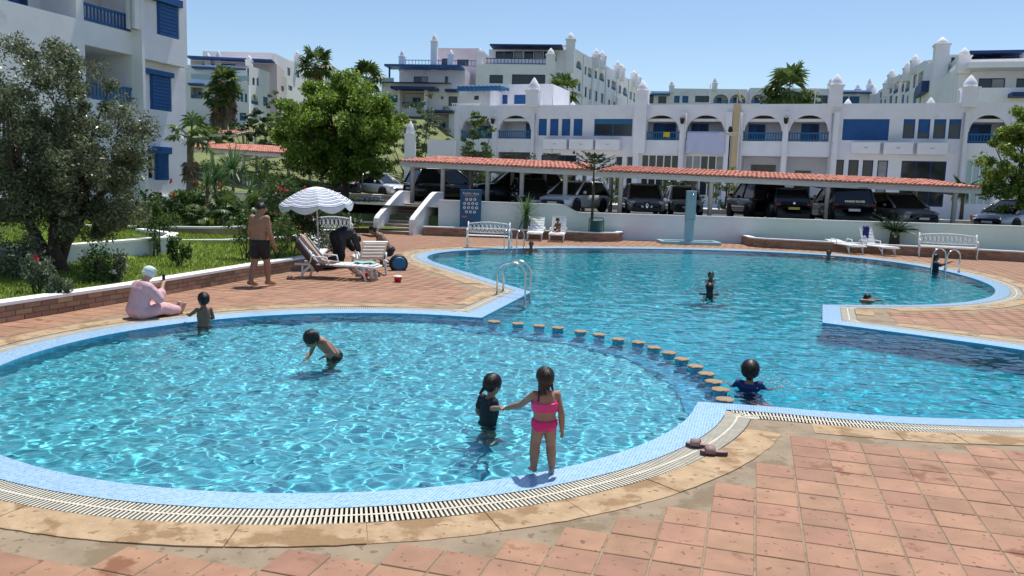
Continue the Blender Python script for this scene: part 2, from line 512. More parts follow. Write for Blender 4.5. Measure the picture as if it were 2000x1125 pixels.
# water: one displaced sheet clipped to the outline
wr = np.random.default_rng(3)
WAVES = []
for k in range(84):
    lam = .105 * (1.2 / .105) ** wr.random()
    WAVES.append((lam, wr.normal(1.35, .95), wr.random() * 2 * PI, wr.uniform(.6, 1.3)))
RIP = [(G(x, y)[0], G(x, y)[1]) for x, y in [(400, 640), (650, 700), (952, 820), (1463, 756), (1500, 755), (1388, 546), (1385, 575), (1703, 588), (1618, 505), (1828, 530), (1058, 905)]]
RIPA = [.006, .007, .008, .009, .008, .008, .008, .005, .005, .006, .005]
def wave(X, Y):
    Z = np.zeros_like(X)
    rk = np.hypot(X + 1.6, Y - 9.9); calm = .5 + .5 / (1 + np.exp((rk - 4.3) / .35))
    for lam, th, ph, am in WAVES:
        Z += am * .0021 * lam ** .67 * np.sin(2 * PI / lam * (X * math.cos(th) + Y * math.sin(th)) + ph + .9 * np.sin(.35 * X + .27 * Y + ph * 3))
    Z = Z * calm
    for (qx, qy), ra in zip(RIP, RIPA):
        r = np.hypot(X - qx, Y - qy); Z += ra * np.exp(-r / .45) * np.cos(2 * PI * r / .17) * np.clip(r / .12, 0, 1)
    return Z
def water_sheet():
    stepn = .022
    V = []; F = []; base = 0
    xs = [-6.3]
    while xs[-1] < 14.0: xs.append(xs[-1] + stepn * (1 if xs[-1] < 2.6 else 1.9))
    xs = np.array(xs)
    ys = [4.9]
    while ys[-1] < 32.2: ys.append(ys[-1] + stepn * (1 if ys[-1] < 14.2 else 2.4))
    ys = np.array(ys)
    X, Y = np.meshgrid(xs, ys)
    # points inside, then snapped outline
    ins = inside(np.stack([X.ravel(), Y.ravel()], 1), OL + NRM * .06).reshape(X.shape)
    cell = ins[:-1, :-1] & ins[1:, :-1] & ins[1:, 1:] & ins[:-1, 1:]
    n = len(xs)
    ii, jj = np.nonzero(cell)
    q = ii * n + jj
    f = np.stack([q, q + 1, q + 1 + n, q + n], 1)
    used = np.unique(f); mp = np.full(X.size, -1); mp[used] = np.arange(len(used))
    v = np.stack([X.ravel()[used], Y.ravel()[used], (wave(X, Y) + WL).ravel()[used]], 1)
    o = npmesh('water', v, mp[f], 'water', smooth=True)
    o.cycles.is_caustics_caster = True
    tag(o, kind='structure')
water_sheet()

# ------------------------------------------------------------------ deck: base, coping stones, grate, tiles
YAW = -.286
LX, LY = 6.8342 * TILE, 21.6149 * TILE
cu = np.array([math.cos(YAW), math.sin(YAW)]); cv = np.array([-math.sin(YAW), math.cos(YAW)])
DECK = [(-9.6, 3), (-7.68, 11.75), (-6.84, 14.4), (-5.62, 19.35), (-5.0, 21.3), (-5.35, 23.4), (-6.4, 27), (-7.4, 30.5), (-7.6, 35.2), (-4.4, 35.25), (-4.2, 35.3), (3.2, 34.6), (4.6, 35.4), (4.7, 36.0), (9.9, 36.0), (10.0, 34.0), (13.07, 32.75), (18.9, 30.3), (26, 27), (30, 10), (24, 2), (0, 1), (-8, 1)]
DK = np.array(DECK)
ring(O2, [tuple(p) for p in DECK], -.006, -.006, 'pool_deck', 'concrete')
deck = thing('paving', None, None)
tag(deck, kind='structure')
# tiles
gx, gy = np.meshgrid(np.arange(-60, 90), np.arange(-75, 110))
cen = np.stack([LX + TILE * ((gx + .5) * cu[0] + (gy + .5) * cv[0]), LY + TILE * ((gx + .5) * cu[1] + (gy + .5) * cv[1])], -1).reshape(-1, 2)
m = (cen[:, 1] > 1.5) & (cen[:, 1] < 37) & (np.abs(cen[:, 0]) < 5 + cen[:, 1] * .75)
cen = cen[m]
okm = inside(cen, DK)
cen = cen[okm]
def corners(c, h): return [c + h * (a * cu + b_ * cv) for a, b_ in ((-1, -1), (1, -1), (1, 1), (-1, 1))]
hs = TILE / 2
ok = ~inside(cen, O3)
for q in range(4):
    cq = np.array([corners(c, hs * .96)[q] for c in cen])
    ok &= ~inside(cq, O3)
cen = cen[ok]
far_r = np.hypot(cen[:, 0], cen[:, 1])
pxv = np.array([(1000 + FPX * (np.array([c[0], c[1], -EYE]) @ CR) / (np.array([c[0], c[1], -EYE]) @ fwd), 562.5 - FPX * (np.array([c[0], c[1], -EYE]) @ CU) / (np.array([c[0], c[1], -EYE]) @ fwd)) for c in cen])
vis = (pxv[:, 0] > -60) & (pxv[:, 0] < 2060) & (pxv[:, 1] < 1180)
order = np.argsort(np.where(vis, far_r, 999))[:300]
tm = []
for k in range(5):
    mb = MB(); g = hs - .0065
    mb.bbox(-g, -g, -.014, g, g, 0, .004)
    me = bpy.data.meshes.new('tile'); me.from_pydata(mb.v, [], mb.f); me.materials.append(M['terracotta']); tm.append(me)
near_set = set(order.tolist())
for i in order:
    o = bpy.data.objects.new('tile', tm[rnd.randrange(5)]); col.objects.link(o); o.parent = deck
    o.location = (cen[i][0], cen[i][1], rnd.uniform(-.0015, .0015))
    o.rotation_euler = (rnd.uniform(-.004, .004), rnd.uniform(-.004, .004), YAW + rnd.uniform(-.006, .006))
rest = np.array([cen[i] for i in range(len(cen)) if i not in near_set])
g = hs - .0065
vv = []; ff = []
jit = rng.uniform(-.001, .001, len(rest))
for s_, (a, b_) in enumerate(((-1, -1), (1, -1), (1, 1), (-1, 1))):
    vv.append(np.concatenate([rest + g * (a * cu + b_ * cv), jit[:, None]], 1))
for s_, (a, b_) in enumerate(((-1, -1), (1, -1), (1, 1), (-1, 1))):
    vv.append(np.concatenate([rest + (g + .001) * (a * cu + b_ * cv), jit[:, None] - .013], 1))
n = len(rest); vv = np.concatenate(vv)
I = np.arange(n)
ff = [np.stack([I, I + n, I + 2 * n, I + 3 * n], 1)]
for a in range(4):
    b_ = (a + 1) % 4
    ff.append(np.stack([I + a * n, I + (a + 4) * n, I + (b_ + 4) * n, I + b_ * n], 1))
o = npmesh('far_tiles', vv, np.concatenate(ff), 'terracotta_far', deck); tag(o, kind='stuff')
# coping stones
cop = thing('coping', None, None); tag(cop, kind='structure')
i = 0
NN = len(OL)
def at_w(i, w): return OL[i % NN] + NRM[i % NN] * w * MIT[i % NN]
while i < NN:
    L_ = rnd.randint(6, 10)
    j = min(i + L_, NN)
    idx = [k for k in range(i, j + 1)]
    good = all(k2[k % NN] and k3[k % NN] for k in idx)
    ctr = OL[(i + j) // 2 % NN]
    if good and ctr[1] < 33:
        mb = MB()
        # joint gap: shrink ends
        inn = [at_w(k, W2 + .006) for k in idx]; out_ = [at_w(k, W3 - rnd.uniform(0, .012)) for k in idx]
        for arr in (inn, out_):
            d0 = arr[1] - arr[0]; arr[0] = arr[0] + d0 / np.linalg.norm(d0) * .003
            d1 = arr[-2] - arr[-1]; arr[-1] = arr[-1] + d1 / np.linalg.norm(d1) * .003
        dz = rnd.uniform(-.003, .004)
        mb.prism([tuple(p) for p in inn] + [tuple(p) for p in reversed(out_)], -.0055, .001 + dz)
        c0 = mb.v[0]
        mb.build('coping_stone', 'sandstone', cop)
    i = j
# grate slats
gr = thing('overflow_grate', None, None); tag(gr, kind='structure')
WM = (W1 + W2) / 2
P = OL + NRM * (WM * MIT)[:, None]
okg = k1 & k2 & np.array([not c for c in CORN])
pts = [P[i] for i in range(NN) if okg[i]]; nr = [NRM[i] for i in range(NN) if okg[i]]
sl_pts = []
acc = 0; step = .034
for a, b_, na_, nb_ in zip(pts, pts[1:] + pts[:1], nr, nr[1:] + nr[:1]):
    d = np.linalg.norm(b_ - a)
    if d > 1.3: continue
    while acc < d:
        t = acc / d; sl_pts.append((a + (b_ - a) * t, (na_ + (nb_ - na_) * t))); acc += step
    acc -= d
sp = np.array([s[0] for s in sl_pts]); sn = np.array([s[1] / np.linalg.norm(s[1]) for s in sl_pts])
dist = np.hypot(sp[:, 0], sp[:, 1])
cd = np.stack([sp[:, 0], sp[:, 1], np.full(len(sp), -EYE)], 1)
px_ = 1000 + FPX * (cd @ CR) / (cd @ fwd); py_ = 562.5 - FPX * (cd @ CU) / (cd @ fwd)
visg = (px_ > 0) & (px_ < 2000) & (py_ < 1125)
oi = np.argsort(np.where(visg, dist, 99))[:300]
mbs = MB(); hw = (W2 - W1) / 2 - .006
mbs.box(-.0085, -hw, -.022, .0085, -.012, -.002); mbs.box(-.0085, .012, -.022, .0085, hw, -.002)
me = bpy.data.meshes.new('grate_slat'); me.from_pydata(mbs.v, [], mbs.f); me.materials.append(M['slat'])
ns = set(oi.tolist())
for i in oi:
    o = bpy.data.objects.new('grate_slat', me); col.objects.link(o); o.parent = gr
    o.location = (sp[i][0], sp[i][1], 0); o.rotation_euler = (0, 0, math.atan2(sn[i][1], sn[i][0]) - PI / 2)
mb = MB()
for i in range(len(sp)):
    if i in ns: continue
    mb.M = Matrix.Translation((sp[i][0], sp[i][1], 0)) @ Matrix.Rotation(math.atan2(sn[i][1], sn[i][0]) - PI / 2, 4, 'Z')
    mb.add(mbs.v, mbs.f)
for i in range(NN):
    for fr in (0., .42, .84):
        b_ = OL[i] + (OL[(i + 1) % NN] - OL[i]) * fr; nn_ = NRM[i] if not CORN[i] else None
        if nn_ is None or (k1[i] and k2[i]): continue
        ws = [w for w in np.linspace(W1, W2, 8) if seg_dist((b_ + nn_ * w)[None], OL)[0] > w - .006]
        if len(ws) < 2 or ws[0] > W1 + .01: continue
        wa, wb = ws[0], ws[-1]
        mb.M = Matrix.Translation((*(b_ + nn_ * (wa + wb) / 2), 0)) @ Matrix.Rotation(math.atan2(nn_[1], nn_[0]) - PI / 2, 4, 'Z')
        h_ = (wb - wa) / 2; mb.box(-.0085, -h_, -.022, .0085, h_, -.003)
mb.M = None
o = mb.build('far_slats', 'slat', gr); tag(o, kind='stuff')
mb = MB()
prev = None
for a, na_ in zip(pts + pts[:1], nr + nr[:1]):
    cur = (a - na_ * .011, a + na_ * .011)
    if prev is not None and np.linalg.norm(cur[0] - prev[0]) < 1.3:
        mb.add([(*prev[0], -.001), (*prev[1], -.001), (*cur[1], -.001), (*cur[0], -.001)], [(0, 1, 2, 3)])
    prev = cur
mb.build('centre_strip', 'slat', gr)

# ================================================================== setting: ground, garden, walls
WT = {}
_mk0 = mk
def mk(name, me, mat, parent=None, smooth=False):
    o = _mk0(name, me, mat, parent, smooth)
    if parent is not None and parent.name in WT:
        o.matrix_parent_inverse = Matrix.Translation(WT[parent.name]).inverted()
    return o
def wthing(name, label, cat, loc, group=None):          # an Empty at its base whose parts are given in world coordinates
    o = thing(name, label, cat, loc, 0, group)
    WT[o.name] = Vector(loc)
    o['kind'] = 'thing'
    return o
def zpark(x): return 1.22 - .014 * (x + 5)
def hill_z(x, y):
    x = np.asarray(x, float); y = np.asarray(y, float)
    r = np.clip((y - 47) / 60, 0, 2.2) * 9.5 * np.clip((2 - x) / 14, 0, 1)
    r2 = np.clip((y - 75) / 60, 0, 2.) * 7
    base = np.where(y > 36.3, .78 - .0 * x, -3.)
    return base + np.maximum(r, r2)
xs = np.concatenate([np.arange(-420, -60, 40.), np.arange(-60, 70, 4.), np.arange(70, 430, 40.)]); ys = np.concatenate([np.arange(-60, 34, 10.), [36.2], np.arange(36.4, 140, 4.), np.arange(140, 900, 60.)])
X, Y = np.meshgrid(xs, ys); n = len(xs)
v = np.stack([X, Y, hill_z(X, Y)], -1).reshape(-1, 3)
q = (np.arange(len(ys) - 1)[:, None] * n + np.arange(n - 1)[None]).ravel()
tag(npmesh('ground', v, np.stack([q, q + 1, q + 1 + n, q + n], 1), 'hill', smooth=True), kind='structure')
# parking surface
mb = MB()
for x0 in range(-14, 44, 2):
    mb.add([(x0, 36.1, zpark(x0) - .02), (x0 + 2, 36.1, zpark(x0 + 2) - .02), (x0 + 2, 53.5, zpark(x0 + 2) - .02), (x0, 53.5, zpark(x0) - .02)], [(0, 1, 2, 3)])
mb.add([(9.6, 36.2, zpark(10) - .024), (13.6, 34.4, zpark(13) - .024), (19.3, 31.9, zpark(19) - .024), (27, 28.7, zpark(27) - .024), (42, 28.7, zpark(42) - .024), (42, 36.1, zpark(42) - .024)], [(0, 1, 2, 3, 4, 5)])
mb.add([(-40, 44, 1.32), (-14, 44, 1.32), (-14, 62, 1.36), (-40, 62, 1.36)], [(0, 1, 2, 3)])
mb.add([(-14, 44, 1.33), (-8, 44, 1.27), (-8, 66, 1.3), (-14, 66, 1.36)], [(0, 1, 2, 3)])
tag(mb.build('parking', 'asphalt'), kind='structure')
mb = MB()
for x0 in range(-14, 44, 2):
    z = zpark(x0)
    mb.box(x0, 46.2, z - .1, x0 + 1.94, 46.5, z + .22)
    mb.box(x0, 47.5, z - .1, x0 + 1.98, 50.2, z + .16)
tag(mb.build('kerb', 'kerb'), kind='structure')
mb = MB(); mb.add([(-8, 50.3, zpark(-8) + .1), (44, 50.3, zpark(44) + .1), (44, 70, zpark(44) + .15), (-8, 70, zpark(-8) + .15)], [(0, 1, 2, 3)]); tag(mb.build('pavement', 'pavement'), kind='structure')
# lawn
LEFT = np.array(DECK[:10])
xs = np.arange(-46, -4.0, .5); ys = np.arange(3, 46, .5)
X, Y = np.meshgrid(xs, ys); n = len(xs)
P2 = np.stack([X.ravel(), Y.ravel()], 1)
def open_dist(P, A):
    out = np.full(len(P), 1e9)
    for a, b_ in zip(A[:-1], A[1:]):
        d = b_ - a; t = np.clip(((P - a) @ d) / (d @ d), 0, 1)
        out = np.minimum(out, np.linalg.norm(P - (a + t[:, None] * d), axis=1))
    return out
WHITE_KERB = np.array([(-16., 9.6), (-11.0, 14.1), (-9.3, 16.3), (-8.35, 19.6), (-8.75, 20.9), (-10.2, 22.2)])
def lawn_z(P):
    P = np.asarray(P, float).reshape(-1, 2)
    d = open_dist(P, LEFT)
    z = .23 + .045 * np.minimum(d, 30) * np.clip(1.4 - P[:, 1] * .006, .6, 2)
    z = np.minimum(z, 1.15)
    # behind the white kerb the ground is a step higher
    side = np.zeros(len(P), bool)
    A = np.vstack([WHITE_KERB, [(-60, 30), (-60, 0)]])
    side = inside(P, A)
    return z + np.where(side, .16, 0)
Z = lawn_z(P2)
ok = ~inside(P2, DK) & (open_dist(P2, LEFT) > -.1)
okc = ok.reshape(X.shape)
# snap vertices that lie just inside the deck onto the boundary
dB = open_dist(P2, LEFT)
near = inside(P2, DK) & (dB < .75)
for i in np.nonzero(near)[0]:
    best = None
    for a, b_ in zip(LEFT[:-1], LEFT[1:]):
        d = b_ - a; t = np.clip(((P2[i] - a) @ d) / (d @ d), 0, 1); q_ = a + t * d; e = np.linalg.norm(P2[i] - q_)
        if best is None or e < best[0]: best = (e, q_)
    P2[i] = best[1]; Z[i] = .23
use = (ok | near).reshape(X.shape)
cell = use[:-1, :-1] & use[1:, :-1] & use[1:, 1:] & use[:-1, 1:]
cell &= ~((X[:-1, :-1] > -9) & (Y[:-1, :-1] > 41))
ii, jj = np.nonzero(cell); q = ii * n + jj
lawn = npmesh('lawn', np.concatenate([P2, Z[:, None]], 1), np.stack([q, q + 1, q + 1 + n, q + n], 1), 'lawn', smooth=True)
tag(lawn, kind='structure')
# grass blades
def grass(n_, name, box, dens_pow=1.):
    x = rng.uniform(box[0], box[1], n_); y = box[2] + (box[3] - box[2]) * rng.random(n_) ** dens_pow
    P = np.stack([x, y], 1)
    px = 1000 + FPX * x / (y * math.cos(PITCH) + .29)
    k = ~inside(P, DK) & (open_dist(P, LEFT) > .12) & (px > -420)
    P = P[k]; z = lawn_z(P); m_ = len(P)
    h = rng.uniform(.04, .10, m_); a = rng.uniform(0, PI, m_); w = rng.uniform(.006, .013, m_) * (1 + P[:, 1] / 25)
    dx = np.cos(a) * w; dy = np.sin(a) * w; lx = rng.normal(0, .03, m_); ly = rng.normal(0, .03, m_)
    v = np.concatenate([np.stack([P[:, 0] - dx, P[:, 1] - dy, z - .01], 1), np.stack([P[:, 0] + dx, P[:, 1] + dy, z - .01], 1), np.stack([P[:, 0] + lx, P[:, 1] + ly, z + h], 1)])
    I = np.arange(m_)
    tag(npmesh(name, v, np.stack([I, I + m_, I + 2 * m_], 1), 'grassblade'), 'short green grass of the garden lawn beside the pool', 'grass', kind='stuff')
grass(165000, 'grass', (-19, -4.5, 9, 42), 1.6)

# walls
BR_L, BR_H = .30, .078
def along(path, step):
    out = []; acc = 0
    for a, b_ in zip(path[:-1], path[1:]):
        a = Vector(a); b_ = Vector(b_); d = (b_ - a).length; t = (b_ - a) / d
        n_ = max(1, round(d / step))
        for k in range(n_):
            out.append((a + t * (d * (k + .5) / n_), math.atan2(t.y, t.x), d / n_))
    return out
def offset_path(path, w):
    out = []
    for i, p in enumerate(path):
        a = Vector(path[max(i - 1, 0)]); b_ = Vector(path[min(i + 1, len(path) - 1)])
        t = (b_ - a).normalized(); out.append(tuple(Vector(p) + Vector((-t.y, t.x)) * w))
    return out
def band(mb, path, w0, w1, z0, z1):
    A = offset_path(path, w0); B = offset_path(path, w1)
    for i in range(len(path) - 1):
        mb.prism([A[i], A[i + 1], B[i + 1], B[i]], z0, z1)
def brick_wall(name, label, path, rows, thick, nearpath, matb, wside=1, capz=.05):
    """path runs with the bricks on its right-hand face; body lies to the left"""
    c = path[len(path) // 2]
    t = wthing(name, label, 'wall', (c[0], c[1], 0))
    H_ = rows * (BR_H + .008)
    mb = MB(); band(mb, path, .012, thick, -.05, H_); mb.build('core', 'mortar', t)
    mb = MB(); band(mb, path, -.025, thick + .03, H_ + .001, H_ + capz); mb.build('coping', 'coping_white', t)
    far = MB()
    for r in range(rows):
        pts = along(path, BR_L)
        for k, (p, a, l) in enumerate(pts):
            sh = .5 * l if r % 2 else 0
            q_ = p + Vector((math.cos(a), math.sin(a))) * sh
            M_ = Matrix.Translation((q_.x, q_.y, r * (BR_H + .008))) @ Matrix.Rotation(a, 4, 'Z')
            b_ = MB(); b_.bbox(-l / 2 + .005, -.004 - rnd.uniform(0, .005), .003, l / 2 - .005, .05, BR_H, .006)
            if nearpath and q_.y < 21.5 and len([1]) :
                me = bpy.data.meshes.new('brick'); me.from_pydata(b_.v, [], b_.f)
                o = mk('brick', me, matb, t); o.matrix_basis = M_
            else:
                far.M = M_; far.add(b_.v, b_.f); far.M = None
    if far.f: tag(far.build('bricks', 'brick_far', t), kind='stuff')
    return t
gw = [(-8.62, 7.5), (-7.68, 11.75), (-6.84, 14.4), (-5.62, 19.35), (-5.05, 21.3), (-5.35, 23.4), (-6.4, 27), (-7.0, 29.2)]
brick_wall('garden_wall', 'low brick garden wall with white painted top along the lawn', gw, 3, .26, True, 'brick')
pl = [(-3.9, 35.0), (-3.2, 34.95), (0, 34.75), (2.6, 34.5), (3.7, 34.35), (4.4, 34.7), (4.7, 35.3), (4.72, 35.9)]
brick_wall('planter_wall', 'low brown brick planter wall behind the bench below the parking wall', pl, 4, .2, False, 'brick_far')
pr = [(10.05, 35.9), (9.95, 34.2), (10.3, 33.7), (13.1, 32.5), (18.9, 30.1), (26, 27.2)]
brick_wall('planter_wall', 'low brown brick planter wall at right below the parking wall', pr, 4, .2, False, 'brick_far')
bw = [(-9.2, 35.6), (-7.4, 35.75), (-6.15, 35.9)]
brick_wall('planter_wall', 'short brick planter wall left of the stairs', bw, 5, .2, False, 'brick_far')
mb = MB(); band(mb, WHITE_KERB.tolist(), -.1, .1, .2, .74)
o = wthing('garden_kerb', 'white painted garden kerb wall beside the olive tree', 'wall', (-9.3, 16.3, .4)); mb.build('kerb_wall', 'wall_white', o)
mb = MB(); band(mb, WHITE_KERB.tolist(), -.13, .13, .741, .79); mb.build('coping', 'coping_white', o)
gk = [(-14.5, 24.6), (-12.0, 24.9), (-9.6, 25.6), (-8.0, 27.4)]
o = wthing('garden_kerb', 'thin white kerb along the garden path in front of the house', 'wall', (-10, 25, .5))
mb = MB(); band(mb, gk, -.08, .08, .3, .62); mb.build('kerb_wall', 'brick_far', o)
mb = MB(); band(mb, gk, -.1, .1, .621, .68); mb.build('coping', 'coping_white', o)
gk2 = [(-9.6, 22.2), (-8.2, 23.0), (-7.1, 24.6), (-6.75, 26.4)]
o = wthing('garden_kerb', 'white edged path kerb behind the rose bushes', 'wall', (-8, 23.5, .4))
mb = MB(); band(mb, gk2, -.06, .06, .2, .45); mb.build('kerb_wall', 'brick_far', o)
mb = MB(); band(mb, gk2, -.09, .09, .451, .5); mb.build('coping', 'coping_white', o)
# planter soil strips
def soil(poly, z, name):
    o = flat(poly, z, name, 'lawn'); return o
soil(pl + [(-3.9, 36.0)], .30, 'planter_bed')
soil([(10.05, 35.9), (9.97, 34.2), (10.3, 33.72), (13.1, 32.52), (18.9, 30.12), (26, 27.22), (27, 28.6), (19.3, 31.85), (13.6, 34.35), (10.6, 35.85)], .30, 'planter_bed')

# parking retaining wall (stepped top with an S-curve)
pw = wthing('parking_wall', 'long white rendered wall between pool deck and parking', 'wall', (8, 36, 0))
pwp = [(9.6, 36.0, 1.115), (10.6, 35.75, 1.12), (13.6, 34.25, 1.15), (19.3, 31.75, 1.23), (27, 28.5, 1.3)]
tops = [(-3.35, 1.47)] + [(1.5, 1.44)] + [(2.0 + .16 * k, 1.44 - .33 * (.5 - .5 * math.cos(PI * min(1, k / 6)))) for k in range(7)] + [(6, 1.11), (9.6, 1.115)]
mb = MB()
n = len(tops)
v = []
for y in (36.0, 36.22):
    v += [(x, y, -.1) for x, z in tops] + [(x, y, z) for x, z in tops]
f = []
for i in range(n - 1):
    f += [(i, i + 1, n + i + 1, n + i), (2 * n + i + 1, 2 * n + i, 3 * n + i, 3 * n + i + 1), (n + i, n + i + 1, 3 * n + i + 1, 3 * n + i)]
f += [(0, n, 3 * n, 2 * n), (n - 1, 3 * n - 1, 4 * n - 1, 2 * n - 1)]
mb.add(v, f)
for (xa, ya_, za), (xb, yb_, zb) in zip(pwp[:-1], pwp[1:]):
    mb.add([(xa, ya_, -.1), (xb, yb_, -.1), (xb, yb_, zb), (xa, ya_, za), (xa, ya_ + .22, -.1), (xb, yb_ + .22, -.1), (xb, yb_ + .22, zb), (xa, ya_ + .22, za)], [(0, 1, 2, 3), (5, 4, 7, 6), (3, 2, 6, 7)])
mb.build('wall_face', 'wall_white', pw)
mb = MB()
for (xa, za), (xb, zb) in zip(tops[:-1], tops[1:]):
    mb.add([(xa, 35.97, za + .001), (xb, 35.97, zb + .001), (xb, 36.25, zb + .001), (xa, 36.25, za + .001), (xa, 35.97, za + .05), (xb, 35.97, zb + .05), (xb, 36.25, zb + .05), (xa, 36.25, za + .05)], [(4, 5, 6, 7), (0, 1, 5, 4), (2, 3, 7, 6)])
for (xa, ya_, za), (xb, yb_, zb) in zip(pwp[:-1], pwp[1:]):
    mb.add([(xa, ya_ - .03, za + .001), (xb, yb_ - .03, zb + .001), (xb, yb_ + .25, zb + .001), (xa, ya_ + .25, za + .001), (xa, ya_ - .03, za + .05), (xb, yb_ - .03, zb + .05), (xb, yb_ + .25, zb + .05), (xa, ya_ + .25, za + .05)], [(4, 5, 6, 7), (0, 1, 5, 4), (2, 3, 7, 6)])
mb.build('coping', 'coping_white', pw)
rw = wthing('parking_wall', 'grey shaded retaining wall left of the stairs under the white car', 'wall', (-12, 44, 0))
mb = MB(); mb.box(-40, 43.7, .2, -7.2, 44, 1.36); mb.build('wall_face', 'wall_white', rw)
mb = MB(); mb.box(-40, 43.66, 1.362, -7.2, 44.3, 1.42); mb.build('coping', 'kerb', rw)
# stairs
sa = math.atan2(.959, .282)
sx, sy = Vector((.959, -.282)), Vector((.282, .959))
so_ = Vector((-5.85, 35.35))
stt = wthing('stairs', 'brown brick steps climbing from the pool deck to the parking', 'stairs', (so_.x, so_.y, 0))
def sp_(u_, w_): p = so_ + sx * u_ + sy * w_; return (p.x, p.y)
NS = 9
for k in range(NS):
    mb = MB(); mb.prism([sp_(.0, k * .33), sp_(1.45, k * .33), sp_(1.45, NS * .33 + 1.5), sp_(0, NS * .33 + 1.5)], k * .14 - (.05 if k == 0 else 0), (k + 1) * .14 - .03); mb.build('riser', 'step', stt)
    mb = MB(); mb.prism([sp_(0.0, k * .33 - .03), sp_(1.45, k * .33 - .03), sp_(1.45, k * .33 + .36), sp_(0, k * .33 + .36)], (k + 1) * .14 - .029, (k + 1) * .14); mb.build('tread', 'kerb', stt)
def stair_wall(u0, name, label):
    t = wthing(name, label, 'wall', (*sp_(u0, 1), 0))
    prof = [(-.12, -.05), (-.12, .45), (-.05, .62), (.1, .74), (.6, .98), (1.4, 1.36), (2.2, 1.72), (2.5, 1.80), (3.3, 1.80), (3.3, -.05)]
    mb = MB(); n = len(prof); v = []
    for u_ in (u0, u0 + .2):
        v += [(*sp_(u_, w_), z) for w_, z in prof]
    mb.add(v, [tuple(range(n)), tuple(range(2 * n - 1, n - 1, -1))] + [(i, n + i, n + (i + 1) % n, (i + 1) % n) for i in range(n)])
    mb.build('wall_face', 'wall_white', t)
    mb = MB()
    for (wa, za), (wb, zb) in zip(prof[1:8], prof[2:9]):
        pts = [(*sp_(u0 - .02, wa), za + .002), (*sp_(u0 + .22, wa), za + .002), (*sp_(u0 + .22, wb), zb + .002), (*sp_(u0 - .02, wb), zb + .002)]
        mb.add(pts + [(p[0], p[1], p[2] + .035) for p in pts], [(4, 5, 6, 7), (0, 4, 7, 3), (1, 2, 6, 5), (0, 1, 5, 4), (2, 3, 7, 6)])
    mb.build('coping', 'coping_white', t)
stair_wall(-.21, 'stair_wall', 'white sloping side wall on the left of the steps')
stair_wall(1.46, 'stair_wall', 'white sloping side wall on the right of the steps')

# ------------------------------------------------------------------ carports
def carport(name, label, A, B, depth, zeA, zeB, rise, posts, hipA=0., hipB=0., rib=.21):
    A = Vector(A); B = Vector(B); L = (B - A).length; ux = (B - A) / L; uy = Vector((-ux.y, ux.x))
    t = wthing(name, label, 'carport', ((A.x + B.x) / 2, (A.y + B.y) / 2 + depth / 2, 1))
    def W(s, d, dz=0):
        p = A + ux * s + uy * d
        return (p.x, p.y, zeA + (zeB - zeA) * s / L + rise * d / depth + dz)
    mb = MB()
    n = int(L / rib)
    for i in range(n):
        s0 = (i + .5) * rib
        dm = depth
        if hipA: dm = min(dm, .25 + s0 / hipA * depth)
        if hipB: dm = min(dm, .25 + (L - s0) / hipB * depth)
        nc = max(1, round(dm / .75))
        for c in range(nc):
            d0, d1 = dm * c / nc - .04, dm * (c + 1) / nc
            jz = rnd.uniform(-.008, .008)
            v = []
            for d in (d0, d1):
                for k in range(5):
                    q = PI * k / 4; rr = rib * (.5 if d == d0 else .44)
                    v.append(W(s0 - rr * math.cos(q), d, .03 + jz + rr * .75 * math.sin(q) + (.02 if d == d0 else 0)))
            mb.add(v, [(k, k + 1, k + 6, k + 5) for k in range(4)] + [(0, 1, 2, 3, 4)])
    tag(mb.build('roof_tiles', 'rooftile', t), kind='stuff')
    mb = MB()
    e0 = hipA * .9 if hipA else 0; e1 = hipB * .9 if hipB else 0
    v = [W(0, 0, 0), W(L, 0, 0), W(L - e1, depth, 0), W(e0, depth, 0)]
    mb.add(v + [(p[0], p[1], p[2] - .05) for p in v], [(0, 1, 2, 3), (7, 6, 5, 4), (0, 4, 5, 1), (1, 5, 6, 2), (2, 6, 7, 3), (3, 7, 4, 0)])
    mb.build('roof_deck', 'beam', t)
    for d in (.02, depth * .97):
        mb = MB()
        e0_, e1_ = (0, 0) if d < 1 else (e0, e1)
        v = [W(e0_, d, -.06), W(L - e1_, d, -.06), W(L - e1_, d + .14, -.06), W(e0_, d + .14, -.06)]
        mb.add(v + [(p[0], p[1], p[2] - .17) for p in v], [(0, 1, 2, 3), (7, 6, 5, 4), (0, 4, 5, 1), (1, 5, 6, 2), (2, 6, 7, 3), (3, 7, 4, 0)])
        mb.build('beam', 'beam', t)
    for s in posts:
        for d, r in ((.25, .105), (depth * .8, .105)):
            p = W(s, d, -.2); zb = zpark(p[0]) - .1 if p[1] < 54 else p[2] - 2.4
            mb = MB(); mb.lathe([(r, zb), (r, p[2] - .12), (r * 1.15, p[2] - .1), (r * 1.15, p[2] + .02)], (p[0], p[1], 0), 10); mb.build('post', 'post', t, True)
        mb = MB(); a = W(s - .06, .2, -.23); b_ = W(s + .06, .2, -.23); c = W(s + .06, depth * .97, -.23); d_ = W(s - .06, depth * .97, -.23)
        mb.add([a, b_, c, d_] + [(p[0], p[1], p[2] - .14) for p in (a, b_, c, d_)], [(0, 1, 2, 3), (7, 6, 5, 4), (0, 4, 5, 1), (1, 5, 6, 2), (2, 6, 7, 3), (3, 7, 4, 0)]); mb.build('rafter', 'beam', t)
    return t
def sx_at(px, y): return (px - 1000) / FPX * y * .995
ya = 37.0
e0 = D(780, 316, 40); e1 = D(1160, 334, ya)
carport('carport', 'red tiled open carport over the dark cars beside the stairs', (e0.x, 40), (e1.x, ya), 5.0, e0.z, e1.z, .40, [.6, 2.2, 4.5, 6.2, 8.3], 0, 1.4)
f0 = D(1163, 335, ya); f1 = D(1918, 369, ya)
